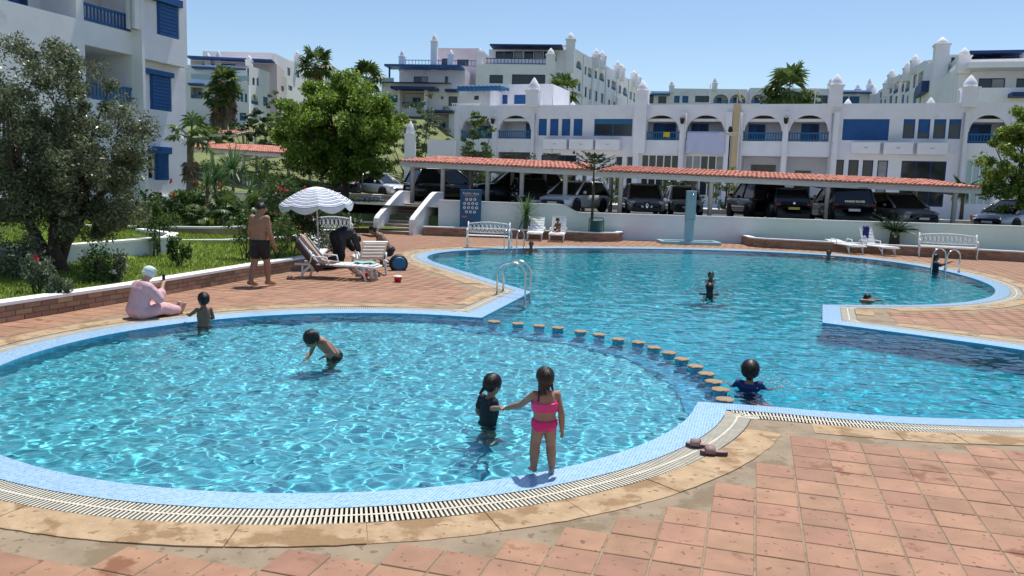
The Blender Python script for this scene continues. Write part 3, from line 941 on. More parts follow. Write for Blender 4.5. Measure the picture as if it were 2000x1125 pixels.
carport('carport', 'long red tiled open carport above the white parking wall', (f0.x, ya), (f1.x, ya), 5.0, f0.z, f1.z, .38, [1.2, 5.3, 10.6, 16.4], 1.4, 0)
g0 = D(300, 285, 58); g1 = D(592, 303, 50)
carport('carport', 'red tiled carport on the slope behind the yucca plants', (g0.x, 58), (g1.x, 50), 5., g0.z, g1.z, .45, [3, 6, 9.2, 11.3], 0, 0)
h0 = D(398, 262, 72); h1 = D(462, 261, 72)
carport('carport', 'small far red tiled shelter below the palm group', (h0.x, 72), (h1.x, 72), 4., h0.z, h1.z, .5, [.4, 2.4])
h0 = D(490, 260, 72); h1 = D(530, 259, 72)
carport('carport', 'small far red tiled shelter right of the palms', (h0.x, 72), (h1.x, 72), 4., h0.z, h1.z, .5, [.3, 1.6])

# ================================================================== buildings
class Fac:
    """a facade plane: origin o, direction u (to the viewer's right), outward normal n towards the camera"""
    def __init__(self, o, u):
        self.o = Vector((o[0], o[1])); self.u = Vector(u).normalized()
        self.n = Vector((self.u.y, -self.u.x))
        if self.n.dot(Vector((0, 0)) - self.o) < 0: self.n = -self.n
    def sz(self, px, py):
        d = ray(px, py); d2 = Vector((d[0], d[1]))
        t = self.n.dot(self.o) / self.n.dot(d2)
        p = d2 * t
        return (p - self.o).dot(self.u), EYE + d[2] * t
    def rect(self, x0, y0, x1, y1):
        a = self.sz(x0, y0); b_ = self.sz(x1, y1)
        return min(a[0], b_[0]), max(a[0], b_[0]), min(a[1], b_[1]), max(a[1], b_[1])
    def W(self, s, z, off=0.):
        p = self.o + self.u * s + self.n * off
        return (p.x, p.y, z)
    def box(self, mb, s0, s1, z0, z1, o0, o1):          # offsets along the outward normal
        v = [self.W(s, z, o) for o in (o0, o1) for s, z in ((s0, z0), (s1, z0), (s1, z1), (s0, z1))]
        mb.add(v, [(0, 1, 2, 3), (7, 6, 5, 4), (0, 4, 5, 1), (1, 5, 6, 2), (2, 6, 7, 3), (3, 7, 4, 0)])
        return mb
    def wall(self, mb, s0, s1, z0, z1, ops, dep=.3):
        """ops: (s0,s1,z0,z1,arch) openings cut into a front face with reveals"""
        ss = sorted({s0, s1, *[min(max(o[k], s0), s1) for o in ops for k in (0, 1)]})
        zs = sorted({z0, z1, *[min(max(o[k], z0), z1) for o in ops for k in (2, 3)]})
        for a, b_ in zip(ss[:-1], ss[1:]):
            run = None
            for c, d in zip(zs[:-1], zs[1:]):
                sm, zm = (a + b_) / 2, (c + d) / 2
                hole = any(o[0] < sm < o[1] and o[2] < zm < o[3] for o in ops)
                if not hole:
                    run = (run[0], d) if run else (c, d)
                if (hole or d == zs[-1]) and run:
                    mb.add([self.W(a, run[0]), self.W(b_, run[0]), self.W(b_, run[1]), self.W(a, run[1])], [(0, 1, 2, 3)])
                    run = None
        for o in ops:
            a, b_, c, d = max(o[0], s0), min(o[1], s1), max(o[2], z0), min(o[3], z1)
            arch = o[4] if len(o) > 4 else False
            if not arch:
                for p, q in (((a, c), (b_, c)), ((b_, c), (b_, d)), ((b_, d), (a, d)), ((a, d), (a, c))):
                    mb.add([self.W(*p), self.W(*q), self.W(*q, -dep), self.W(*p, -dep)], [(0, 1, 2, 3)])
            else:
                m_ = (a + b_) / 2; r = (b_ - a) / 2 * .94; rz = min(r, (d - c) * .6); zc = d - rz
                pts = [(m_ - r * math.cos(PI * k / 14), zc + rz * math.sin(PI * k / 14)) for k in range(15)]
                half = [(a, d)] 
                L_ = [(a, zc), (a, d), (m_, d)] + list(reversed(pts[:8]))
                R_ = [(m_, d), (b_, d), (b_, zc)] + list(reversed(pts[7:]))
                for poly in (L_, R_):
                    mb.add([self.W(*p) for p in poly], [tuple(range(len(poly)))])
                    mb.add([self.W(*p, -dep) for p in poly], [tuple(range(len(poly) - 1, -1, -1))])
                for p, q in zip(pts[:-1], pts[1:]):
                    mb.add([self.W(*p), self.W(*q), self.W(*q, -dep), self.W(*p, -dep)], [(0, 1, 2, 3)])
                for p, q in (((a, c), (b_, c)), ((a, c), (a, zc)), ((b_, c), (b_, zc)), ((a, zc), pts[0]), ((b_, zc), pts[-1])):
                    mb.add([self.W(*p), self.W(*q), self.W(*q, -dep), self.W(*p, -dep)], [(0, 1, 2, 3)])
        return mb
def shutter(F, t, r, mat='blue', off=-.1, slats=False, name='shutter'):
    s0, s1, z0, z1 = r
    mb = MB(); F.box(mb, s0 + .002, s1 - .002, z0 + .002, z1 - .002, off - .06, off)
    o = mb.build(name, mat, t)
    if slats:
        n = int((z1 - z0) / .14)
        for k in range(n):
            z = z0 + (z1 - z0) * k / n
            mb = MB(); F.box(mb, s0 + .05, s1 - .05, z + .015, z + (z1 - z0) / n - .02, off + .003, off + .03); mb.build('slat', mat, o)
    return o
def window(F, t, r, div=2, frame='blue_dark', off=-.14, head=0., glass='glass'):
    s0, s1, z0, z1 = r; w = min(.08, (s1 - s0) * .1)
    mb = MB()
    F.box(mb, s0 + .001, s1 - .001, z0 + .001, z0 + w, off - .05, off + .03); F.box(mb, s0 + .001, s1 - .001, z1 - w - head, z1 - .001, off - .05, off + .03)
    for k in range(div + 1):
        c = s0 + (s1 - s0) * k / div; c = min(max(c, s0 + w / 2), s1 - w / 2)
        F.box(mb, c - w / 2 + .001, c + w / 2 - .001, z0 + w, z1 - w - head, off - .05, off + .03)
    o = mb.build('window', frame, t)
    for k in range(div):
        a = s0 + (s1 - s0) * k / div + w / 2; b_ = s0 + (s1 - s0) * (k + 1) / div - w / 2
        mb = MB(); F.box(mb, a, b_, z0 + w, z1 - w - head, off - .03, off - .01); p = mb.build('pane', ('curtain' if glass == 'glass' and rnd.random() < .3 else glass), o)
    return o
def railing(F, t, s0, s1, z0, h=.95, off=-.08, mat='blue_teal', pitch=.17):
    mb = MB()
    F.box(mb, s0, s1, z0 + h - .09, z0 + h, off - .05, off + .03); F.box(mb, s0, s1, z0 + .06, z0 + .14, off - .04, off + .02)
    n = max(2, int((s1 - s0) / pitch))
    for k in range(n):
        c = s0 + (s1 - s0) * (k + .5) / n; F.box(mb, c - .03, c + .03, z0 + .14, z0 + h - .09, off - .03, off + .01)
    return mb.build('railing', mat, t)
def loggia(F, t, r, depth, door=None, rail=True, doormat='blue', back='plaster', railmat='blue_teal', div=2):
    """room behind an opening: floor, side walls, ceiling and back wall with a door"""
    s0, s1, z0, z1 = r
    mb = MB()
    for (a, b_) in (((s0, z0), (s1, z0)), ((s1, z0), (s1, z1)), ((s1, z1), (s0, z1)), ((s0, z1), (s0, z0))):
        mb.add([F.W(*a, -.3), F.W(*b_, -.3), F.W(*b_, -depth), F.W(*a, -depth)], [(0, 1, 2, 3)])
    mb.add([F.W(s0, z0, -depth), F.W(s1, z0, -depth), F.W(s1, z1, -depth), F.W(s0, z1, -depth)], [(0, 1, 2, 3)])
    o = mb.build('balcony', back, t)
    if door:
        a = s0 + (s1 - s0) * door[0]; b_ = s0 + (s1 - s0) * door[1]
        m_ = MB(); F.box(m_, a, b_, z0 + .02, z0 + (z1 - z0) * door[2], -depth + .004, -depth + .06); m_.build('door', doormat, o)
        if doormat.startswith('blue'):
            m_ = MB(); F.box(m_, a + (b_ - a) * .52, b_ - .08, z0 + .25, z0 + (z1 - z0) * door[2] - .1, -depth + .062, -depth + .07); m_.build('door_pane', 'blue_dark', o)
    if rail: railing(F, t, s0, s1, z0, min(.95, (z1 - z0) * .34), mat=railmat)
    return o
def pinnacle(t, p, w, z0, zcap, ztip, mat='plaster', turn=0):
    """square pillar, projecting cap and pointed dome"""
    mb = MB(); mb.M = Matrix.Translation((p[0], p[1], 0)) @ Matrix.Rotation(turn, 4, 'Z')
    mb.box(-w / 2, -w / 2, z0, w / 2, w / 2, zcap - w * .22); mb.box(-w * .54, -w * .54, zcap - w * .22, w * .54, w * .54, zcap - w * .1)
    mb.box(-w * .6, -w * .6, zcap - w * .1, w * .6, w * .6, zcap)
    o = mb.build('pinnacle', mat, t)
    h = ztip - zcap
    mb = MB(); mb.lathe([(w * .44, 0), (w * .45, h * .15), (w * .42, h * .32), (w * .34, h * .52), (w * .22, h * .72), (w * .1, h * .9), (.005, h)], (p[0], p[1], zcap), 14); mb.build('finial', mat, o, True)
def pin_px(F, t, px, ycap, ytip, ybase, w, off=-.4, mat='plaster_far'):
    if mat == 'plaster_far': w *= .74
    s, zc = F.sz(px, ycap); _, zt = F.sz(px, ytip); _, zb = F.sz(px, ybase)
    p = F.W(s, 0, off); pinnacle(t, p, w, zb, zc, zt, mat, math.atan2(F.u.y, F.u.x))

# ---- big house at left, facade aligned with the tile lattice
F1 = Fac((-14.4, 36.0), (.282, .959))
b1 = wthing('apartment_house', 'white apartment house with blue shutters behind the olive tree at left', 'building', (-16, 31, 1))
def R1(x0, y0, x1, y1): return F1.rect(x0, y0, x1, y1)
win_lo = R1(279, 285, 330.5, 352); win_mid = R1(274, 139, 336, 218.7); F1b = Fac((-14.4 + .959 * .42, 36.0 - .282 * .42), (.282, .959)); win_top = F1b.rect(262, -18, 350.7, 78)
log_mid = R1(174.7, 89, 262, 205); log_top = R1(160, -70, 257, 63.5); log_left = R1(2, -90, 152, 29)
log_left = (log_left[0], log_top[0] - .35, log_top[2], log_top[3]); log_mid = (log_top[0], log_top[1], log_mid[2], log_mid[3])
ops = [win_lo, win_mid, log_mid, log_top, log_left]
small = R1(50, 95, 82, 140); ops.append(small)
mb = MB(); F1.wall(mb, -16, 0, .6, 15, ops, .3)
F1.box(mb, -16, 0, .6, 15, -2.6, -14)
F1.box(mb, -.35, -.002, .6, 15, -2.6, -.3); mb.build('wall', 'plaster', b1)
s_, z_ = F1b.sz(274, 112); _, z2 = F1b.sz(365, 133)
mb = MB(); F1.box(mb, win_mid[0] - .25, .0, (z_ + z2) / 2, 15, .002, .42); mb2 = mb
# overhanging upper bay, cut as four bands around the top window
mb = MB()
bR = F1b.sz(365, 60)[0]; a0_, b0_, c0_, d0_ = win_top; lo = (z_ + z2) / 2
for (s0, s1, z0, z1) in ((win_mid[0] - .25, bR, lo, c0_), (win_mid[0] - .25, a0_, c0_, d0_), (b0_, bR, c0_, d0_), (win_mid[0] - .25, bR, d0_, 15)):
    F1.box(mb, s0, s1, z0, z1, .002, .42)
mb.build('upper_bay', 'plaster', b1)
mb = MB(); F1.box(mb, log_top[1] + .02, win_mid[0] - .252, .6, 15, .002, .46); mb.build('pilaster', 'plaster', b1)
sh_top = F1b.rect(310.7, 3, 350.7, 78)
shutter(F1, b1, (sh_top[0], sh_top[1], sh_top[2], sh_top[3]), off=.36, slats=True)
mb = MB(); F1.box(mb, a0_, sh_top[0] - .01, c0_, d0_, .2, .3); mb.build('window_panel', 'plaster', b1)
mb = MB(); F1.box(mb, a0_ - .1, b0_ + .1, sh_top[3] + .002, sh_top[3] + .28, .3, .55); mb.build('lintel', 'blue', b1)
sh_mid = R1(296, 145, 336, 218.7); s0m = win_mid[0]
shutter(F1, b1, (sh_mid[0], win_mid[1], win_mid[2], sh_mid[3]), off=-.04, slats=True)
mb = MB(); F1.box(mb, win_mid[0] + .01, sh_mid[0] - .01, win_mid[2], win_mid[3], -.25, -.1); mb.build('window_panel', 'plaster', b1)
mb = MB(); F1.box(mb, win_mid[0] - .05, win_mid[1] + .08, sh_mid[3] + .003, sh_mid[3] + .2, -.2, .1); mb.build('lintel', 'blue', b1)
mb = MB(); F1.box(mb, win_mid[0] - .05, win_mid[1] - .1, sh_mid[3] + .203, win_mid[3] - .002, -.29, -.05); mb.build('lintel_panel', 'plaster', b1)
m_ = (win_lo[0] + win_lo[1]) / 2
window(F1, b1, (win_lo[0], m_ - .02, win_lo[2], win_lo[3] - .32), 2, 'white_plastic')
shutter(F1, b1, (m_ + .02, win_lo[1], win_lo[2], win_lo[3] - .28), off=-.02, slats=True)
mb = MB(); F1.box(mb, win_lo[0] - .06, win_lo[1] + .08, win_lo[3] - .26, win_lo[3] + .02, -.2, .12); mb.build('lintel', 'blue', b1)
window(F1, b1, small, 2)
loggia(F1, b1, log_mid, 2.4, (.55, .85, .8), True)
loggia(F1, b1, log_top, 1.6, None, True, railmat='blue')
loggia(F1, b1, log_left, 1.6, (.55, .8, .75), False)
mb = MB(); F1.box(mb, -.6, .45, .6, F1.sz(378, 115)[1], -12, -.45); mb.build('side_wing', 'plaster', b1)
mb = MB(); F1.box(mb, -16.1, .02, .5, 1.35, .002, .12); mb.build('plinth', 'plaster', b1)
for k, (px, py) in enumerate([(198, 152)]):
    s, z = F1.sz(px, py)
    mb = MB(); F1.box(mb, s - .04, s + .04, z + .1, z + .5, -2.38, -2.1); mb.lathe([(.05, 0), (.13, .05), (.16, .3), (.2, .34), (.05, .5)], F1.W(s, z, -2.1), 8); mb.build('wall_lantern', 'black', b1)

# ---- long arcade house behind the carport
F4 = Fac(D(890, 207, 67).xy, (math.cos(-.352), math.sin(-.352)))
b4 = wthing('arcade_house', 'long white two storey house with arched balconies behind the carport', 'building', (14, 62, 1))
def R4(x0, y0, x1, y1): return F4.rect(x0, y0, x1, y1)
ztop = F4.sz(1150, 205)[1]; s_end = F4.sz(2140, 200)[0]
arch_px = [(900, 962), (973, 1038), (1252, 1327.7), (1339.5, 1416), (1452, 1529), (1540.6, 1620), (1891, 1971), (1985, 2068)]
zr_t = F4.sz(1005, 225)[1]; zr_b = F4.sz(1005, 271)[1]
arches = [(F4.sz(a, 250)[0], F4.sz(b_, 250)[0], zr_b, zr_t, True) for a, b_ in arch_px]
win_px = [(1051.7, 1067.7), (1074, 1090.5), (1097, 1113.6), (1120, 1137.5), (1764, 1787), (1793, 1816.5), (1823.6, 1847.5), (1853, 1877)]
zw_t = F4.sz(1100, 232)[1]; zw_b = F4.sz(1100, 265)[1]
wins = [(F4.sz(a, 250)[0], F4.sz(b_, 250)[0], zw_b, zw_t) for a, b_ in win_px]
wide = [(F4.sz(1160, 250)[0], F4.sz(1235, 250)[0], zw_b, zw_t), (F4.sz(1646, 250)[0], F4.sz(1736.5, 250)[0], zw_b - .15, zw_t)]
zl_t = F4.sz(1000, 297)[1]; zl_b = 1.15
low_log = [(F4.sz(a, 310)[0], F4.sz(b_, 310)[0], zl_b, zl_t) for a, b_ in [(900, 960), (972, 1034.7), (1448, 1525), (1537, 1618)]]
low_fr = [(F4.sz(a, 310)[0], F4.sz(b_, 310)[0], zl_b + .7, zl_t) for a, b_ in [(1252, 1326), (1338, 1414), (1888, 1945)]]
zv_t = F4.sz(1650, 312)[1]
low_w = [(F4.sz(a, 310)[0], F4.sz(b_, 310)[0], zl_b + .5, zv_t) for a, b_ in [(1630.5, 1649), (1658, 1678), (1686, 1706.7), (1715, 1735.5), (1762, 1850), (1057, 1126), (1202, 1216), (1224, 1236)]]
ops = arches + wins + wide + low_log + low_fr + low_w
mb = MB(); F4.wall(mb, 0, s_end, .4, ztop, ops, .3)
F4.box(mb, 0, s_end, .4, ztop - .6, -2.8, -12)
F4.box(mb, .001, .3, .4, ztop - .01, -.301, -2.79)
F4.box(mb, 0, s_end, ztop - .3, ztop - .02, -.301, -.6)
mb.build('wall', 'plaster', b4)
mb = MB(); F4.box(mb, .002, s_end, ztop - 1.2, ztop - 1.0, -.302, -12.1); mb.build('roof', 'plaster', b4)
doors = [(.3, .75, .62), (.6, .98, .74), (.2, .8, .74), (.05, .5, .74), (.08, .52, .72), (.3, .75, .74), (.05, .7, .74), (.2, .7, .74)]
for a, dr in zip(arches, doors): loggia(F4, b4, a[:4], 1.9, dr)
for k, w in enumerate(wins):
    if k < 4: shutter(F4, b4, w, 'blue')
    else: window(F4, b4, w, 1, 'blue', head=.22 if k != 5 else .8)
window(F4, b4, wide[0], 2, 'blue_teal', head=.3)
shutter(F4, b4, wide[1], 'blue')
loggia(F4, b4, low_log[0], 2.4, (.2, .9, .8), False, 'glass', 'interior'); loggia(F4, b4, low_log[1], 2.4, (.2, .95, .85), False, 'glass', 'interior')
loggia(F4, b4, low_log[2], 2.2, (.2, .85, .85), False, 'glass', 'plaster'); loggia(F4, b4, low_log[3], 2.2, (.2, .6, .75), False, 'glass', 'plaster')
window(F4, b4, low_fr[0], 5, 'white_plastic'); window(F4, b4, low_fr[1], 5, 'white_plastic'); window(F4, b4, low_fr[2], 4, 'white_plastic', glass='glass_rail')
for k, w in enumerate(low_w): window(F4, b4, w, 3 if k in (4, 5) else 1, 'blue_dark' if k < 6 else 'white_plastic')
for a, b_ in [(1066.7, 1111.5), (1116.8, 1162.7), (1167.6, 1214.5), (1663, 1718), (1725, 1782), (1790, 1848.5)]:
    s0 = F4.sz(a, 280)[0]; s1 = F4.sz(b_, 280)[0]; z1 = F4.sz(1130, 273)[1]; z0 = F4.sz(1130, 293)[1]
    mb = MB(); F4.box(mb, s0, s1, z0, z1, .003, .75); o = mb.build('planter_box', 'plaster', b4)
    mb = MB(); F4.box(mb, s0 + .08, s1 - .08, z1 - .02, z1 + .012, .08, .67); mb.build('soil', 'soil', o)
    mb = MB(); sm = (s0 + s1) / 2; F4.box(mb, sm - .12, sm + .12, (z0 + z1) / 2 - .02, (z0 + z1) / 2 + .04, .752, .78); mb.build('drain_spout', 'kerb', o)
# pilasters and arch frames
for px0, px1 in [(889, 899.5), (963, 972), (1039, 1050.5), (1239.5, 1250.5), (1328.5, 1338.5), (1417, 1429), (1443, 1451), (1530, 1539.5), (1621.5, 1638), (1876.5, 1889.5), (1972, 1984)]:
    s0, s1 = F4.sz(px0, 260)[0], F4.sz(px1, 260)[0]
    mb = MB(); F4.box(mb, s0, s1, .4, F4.sz(1000, 220)[1], .003, .22); mb.build('pilaster', 'plaster', b4)
s0, s1 = F4.sz(1430, 260)[0], F4.sz(1443.5, 260)[0]
mb = MB(); F4.box(mb, s0, s1, .4, ztop + .03, .004, .1); mb.build('tan_strip', 'plaster_tan', b4)
for px, ycap, ytip, w in [(1043, 177, 151, 1.0), (1255, 178, 157, .9), (1634, 167, 144, .9), (1895, 171, 146, .95)]:
    pin_px(F4, b4, px, ycap, ytip, 300 if px == 1255 else 210, w, .0, 'plaster')
for px, y0, y1 in [(1110, 206, 195), (1240, 206, 191), (1657, 202, 189), (1822, 202, 186)]:
    s, z = F4.sz(px, y0); _, z1 = F4.sz(px, y1)
    mb = MB(); h = z1 - z + .5
    mb.lathe([(.34, 0), (.36, h * .3), (.28, h * .6), (.12, h * .88), (.01, h)], F4.W(s, z - .5, -1.2), 12); mb.build('finial', 'wall_white', b4, True)
for px in (1047.5, 1340.5, 1448, 1625, 1880):
    s = F4.sz(px, 250)[0]; off_ = .225; mb = MB(); p0, p1 = Vector(F4.W(s, .6, off_ + .06)), Vector(F4.W(s, F4.sz(1000, 222)[1], off_ + .06)); mb.tube([p0, p1], .05, 8); mb.build('downpipe', 'kerb', b4, True)
for px in (965.5, 1333.5, 1535):
    s, z = F4.sz(px, 243); mb = MB(); mb.lathe([(.04, 0), (.13, .08), (.16, .36), (.2, .4), (.03, .55)], F4.W(s, z, .36), 8); F4.box(mb, s - .03, s + .03, z + .2, z + .3, .22, .36); mb.build('wall_lantern', 'black', b4)
for px, h in ((1090, 1.6), (1190, 1.1), (1375, 1.8), (1590, 1.4), (1760, 1.7)):
    s = F4.sz(px, 205)[0]; w = F4.W(s, ztop - 1, -3); mb = MB(); mb.tube([w, (w[0], w[1], ztop + h)], .025, 6); [mb.tube([(w[0] - .35 + .1 * k, w[1], ztop + h - .12 * k), (w[0] + .35 - .1 * k, w[1], ztop + h - .12 * k)], .012, 4) for k in range(3)]; mb.build('aerial', 'kerb', b4)
# terrace storey on the arcade house (left) with blue pergola
Ft = Fac(D(893, 207, 72).xy, F4.u)
def Rt(*a): return Ft.rect(*a)
s0, s1 = Ft.sz(897, 200)[0], Ft.sz(1078, 200)[0]; zt_ = Ft.sz(980, 165)[1]; zb_ = ztop - 1.0
w1 = Rt(981, 185, 991, 203); w2 = Rt(1004, 185, 1032, 203); w3 = Rt(926, 187, 935, 195)
mb = MB(); Ft.wall(mb, s0, s1, zb_, zt_, [w1, w2, w3], .25); Ft.box(mb, s0, s1, zb_, zt_ - .02, -.3, -5); mb.build('terrace_room', 'plaster', b4)
shutter(Ft, b4, w1); shutter(Ft, b4, w2); window(Ft, b4, w3, 1)
p0 = Rt(915, 174, 993, 180)
mb = MB()
for k in range(11):
    c = p0[0] + (p0[1] - p0[0]) * k / 10; Ft.box(mb, c - .06, c + .06, p0[2] + .1, p0[3], .0, 2.2)
Ft.box(mb, p0[0] - .2, p0[1] + .2, p0[2] - .1, p0[2] + .099, 1.9, 2.1); mb.build('pergola', 'blue_teal', b4)
railing(Ft, b4, *Rt(922, 200, 975, 204)[:2], ztop - .25, .5, 4.2, 'white_iron')
mb = MB(); Ft.box(mb, *Rt(975, 180, 981, 204)[:2], zb_, Ft.sz(978, 181)[1], .004, 2.0); mb.build('terrace_post', 'plaster', b4)

# ---- generic far building made of blocks
def block(t, F, x0, x1, ytop, zb, depth, wins=(), shut=(), logs=(), mat='plaster_far', dep=.25, par=None):
    s0, s1 = F.sz(x0, ytop)[0], F.sz(x1, ytop)[0]; zt = F.sz((x0 + x1) / 2, ytop)[1]
    cl = lambda r: (max(r[0], s0 + .15), min(r[1], s1 - .15), r[2], min(r[3], zt - .15))
    W_ = [cl(F.rect(*w[:4])) for w in wins]; S_ = [cl(F.rect(*w[:4])) for w in shut]; L_ = [cl(F.rect(*w[:4])) + (bool(len(w) > 4 and w[4]),) for w in logs]
    mb = MB(); F.wall(mb, s0, s1, zb, zt, W_ + S_ + L_, dep)
    if L_: F.box(mb, s0, s1, zb, zt - .02, -2., -depth); F.box(mb, s0 + .001, s1 - .001, zt - .2, zt - .03, -.26, -1.99); F.box(mb, s0 + .001, s0 + .2, zb, zt - .04, -.26, -1.99); F.box(mb, s1 - .2, s1 - .001, zb, zt - .04, -.26, -1.99)
    else: F.box(mb, s0, s1, zb, zt - .02, -dep - .03, -depth)
    mb.build('wall', mat, t)
    for w in W_: window(F, t, w, 2 if (w[1] - w[0]) > 2 else 1)
    for w in S_: shutter(F, t, w, 'blue_teal')
    for w, l in zip(L_, logs): loggia(F, t, w[:4], 1.9, (.3, .62, .75), True, back=mat)
    return zt
def canopy(t, F, x0, x1, y0, y1, off0, off1, mat='blue_dark'):
    s0, s1, z0, z1 = F.rect(x0, y0, x1, y1)
    mb = MB(); F.box(mb, s0, s1, z0, z1, off0, off1); mb.build('canopy', mat, t)
def farrail(t, F, x0, x1, y0, y1, off=.0, mat='blue_teal', pitch=.45):
    s0, s1, z0, z1 = F.rect(x0, y0, x1, y1); railing(F, t, s0, s1, z0, z1 - z0, off, mat, pitch)

# ---- centre block
b3 = wthing('apartment_block', 'tall stepped white apartment block with terraces and blue canopies in the centre', 'building', (2, 116, 8))
F3 = Fac(D(745, 200, 112).xy, (math.cos(-.12), math.sin(-.12)))
block(b3, F3, 745, 898, 163, 4, 10, [(876, 188, 893, 207), (861, 188, 866, 194)], [(757, 186, 779, 200)], [(785, 180, 833, 210), (846, 222, 876, 262)])
F3b = Fac(D(780, 150, 116).xy, F3.u)
block(b3, F3b, 780, 908, 133, 8, 10, [(808, 149, 836, 161), (869, 149, 875, 161)])
canopy(b3, F3b, 764, 908, 132, 138, .1, 3.5, 'blue')
mb = MB(); s_, z_ = F3b.sz(772, 162); F3b.box(mb, s_ - .1, s_ + .1, z_, F3b.sz(772, 137)[1], 2.9, 3.1); mb.build('post', 'blue_dark', b3)
canopy(b3, F3, 774, 858, 173, 179, .1, 3.); canopy(b3, F3, 873, 896, 176, 181, .1, 1.5); canopy(b3, F3, 838, 888, 217, 222, .1, 2.)
canopy(b3, F3, 744, 882, 161.5, 164, .0, 1.2)
s0, s1 = F3.sz(832, 200)[0], F3.sz(838, 200)[0]; mb = MB(); F3.box(mb, s0, s1, 4, F3.sz(835, 178)[1], .3, 1.2); mb.build('column', 'plaster_far', b3)
s0, s1 = F3.sz(781, 200)[0], F3.sz(785, 200)[0]; mb = MB(); F3.box(mb, s0, s1, 4, F3.sz(783, 178)[1], .3, 1.2); mb.build('column', 'plaster_far', b3)
s0, s1, z0, z1 = F3.rect(742, 152, 770, 162); mb = MB(); F3.box(mb, s0 - 2, s1, z0, z1, .2, .26); mb.build('glass_rail', 'glass_rail', b3)
farrail(b3, F3b, 790, 931, 117, 131, .2)
F3c = Fac(D(843, 120, 121).xy, F3.u)
block(b3, F3c, 843, 940, 94, 12, 9, [(863, 114, 876, 127), (893, 116, 915, 128)], mat='plaster_pink')
for px, yc, yt in [(786, 111, 97), (849, 81, 66), (881, 107, 97), (938, 103, 94)]: pin_px(F3b, b3, px, yc, yt, 140, 1.05 if px != 849 else 1.15, .1)
F3d = Fac(D(930, 150, 110).xy, F3.u)
block(b3, F3d, 930, 1078, 126, 6, 12, [(956, 146, 982, 163), (1000, 145, 1072, 166)], [])
farrail(b3, F3d, 948, 1070, 113, 126, -.1, 'blue_dark')
F3e = Fac(D(960, 120, 114).xy, F3.u)
block(b3, F3e, 955, 1105, 97, 10, 8, [(968, 100, 984, 123), (985, 100, 1002, 123), (1004, 100, 1020, 123), (1024, 100, 1041, 123), (1043, 100, 1060, 123), (1062, 100, 1072, 123)])
canopy(b3, F3e, 963, 1100, 93, 97.5, -1, 3.0)
pin_px(F3d, b3, 1075, 105, 92, 200, 1.5, -.6); pin_px(F3e, b3, 1114.5, 76, 62, 140, 1.6, -.5)
# right-hand return and receding wing
pA_, pB_ = D(1078, 200, 110).xy, D(1112, 200, 124).xy
Fr = Fac(pA_, (pB_ - pA_)); block(b3, Fr, 1078.5, 1112, 128, 6, 8, [(1083, 150, 1089, 162), (1085, 188, 1089, 203), (1091, 188, 1095, 203)])
s0, s1, z0, z1 = Fr.rect(1079, 116, 1110, 133)
railing(Fr, b3, s0, s1, Fr.sz(1095, 130)[1], 1.2, -.1, 'blue_teal', .5)
pA_, pB_ = D(1112, 200, 118).xy, D(1247, 200, 165).xy
Fw = Fac(pA_, (pB_ - pA_))
zw = []
bl = [(1112, 1140, 92), (1140, 1158, 107), (1158, 1184, 115), (1184, 1206, 132), (1206, 1228, 144), (1228, 1247, 156)]
for k, (a, b_, y) in enumerate(bl):
    w = b_ - a
    y2 = y + (b_ - a) * .30
    block(b3, Fw, a, b_ - .2, (y + y2) / 2, 5, 10, [(a + w * .12, y + 22, a + w * .3, y + 40), (a + w * .14, y + 62, a + w * .32, y + 84)], [(a + w * .62, y + 66, a + w * .78, y + 88)], [(a + w * .5, y + 24, a + w * .85, y + 46, k % 2 == 0)])
for px, yc, yt in [(1163, 107, 94), (1175, 110, 98), (1205, 129, 117), (1213, 134, 124), (1237, 145, 137), (1245, 152, 145)]: pin_px(Fw, b3, px, yc, yt, yc + 25, 1.5, .1)

# ---- far-left block
b2 = wthing('apartment_block', 'white apartment block with palms in front, between the left house and the round tree', 'building', (-34, 95, 8))
F2 = Fac(D(370, 250, 92).xy, (math.cos(.12), math.sin(.12)))
block(b2, F2, 360, 485, 158, 5, 8, [], [(463, 181, 467, 198), (470, 182, 475, 199), (478, 183, 483, 200), (468, 220, 481, 236)], [(372, 170, 396, 193)])
canopy(b2, F2, 372, 402, 164, 169, .1, 1.2, 'blue')
s0, s1, z0, z1 = F2.rect(372, 143, 486, 158); mb = MB(); F2.box(mb, s0, s1, z0, z1, -.3, -.2); mb.build('glass_rail', 'glass_rail', b2)
F2b = Fac(D(370, 150, 95).xy, F2.u)
block(b2, F2b, 374, 488, 134, 8, 6, [(380, 144, 400, 155), (415, 144, 440, 155)])
canopy(b2, F2b, 384, 488, 134, 142, .05, 2.2, 'blue')
F2c = Fac(D(370, 130, 98).xy, F2.u)
block(b2, F2c, 372, 540, 121, 10, 6, [(395, 124, 420, 131), (430, 124, 460, 131)], mat='plaster_pink')
canopy(b2, F2c, 374, 538, 117, 122, .05, 2.5, 'blue')
pA_, pB_ = D(486, 200, 93.5).xy, D(560, 200, 104).xy
F2r = Fac(pA_, (pB_ - pA_))
block(b2, F2r, 486, 560, 140, 5, 8, [(493, 151, 498, 167), (501, 152, 506, 168), (527, 156, 543, 174), (548, 167, 555, 179), (545, 192, 554, 203)], [(514, 188, 524, 206)], [(490, 182, 505, 206, True), (491, 216, 505, 243)])
pA_, pB_ = D(535, 150, 104).xy, D(700, 180, 150).xy
F2w = Fac(pA_, (pB_ - pA_))
block(b2, F2w, 535, 592, 117, 6, 9, [(561, 131, 567, 149), (578, 136, 585, 153), (563, 166, 571, 178)], [])
block(b2, F2w, 592, 640, 128, 6, 9, [(602, 150, 608, 165), (620, 150, 626, 165)])
block(b2, F2w, 640, 700, 140, 6, 9, [(650, 160, 656, 175), (670, 160, 676, 175)])
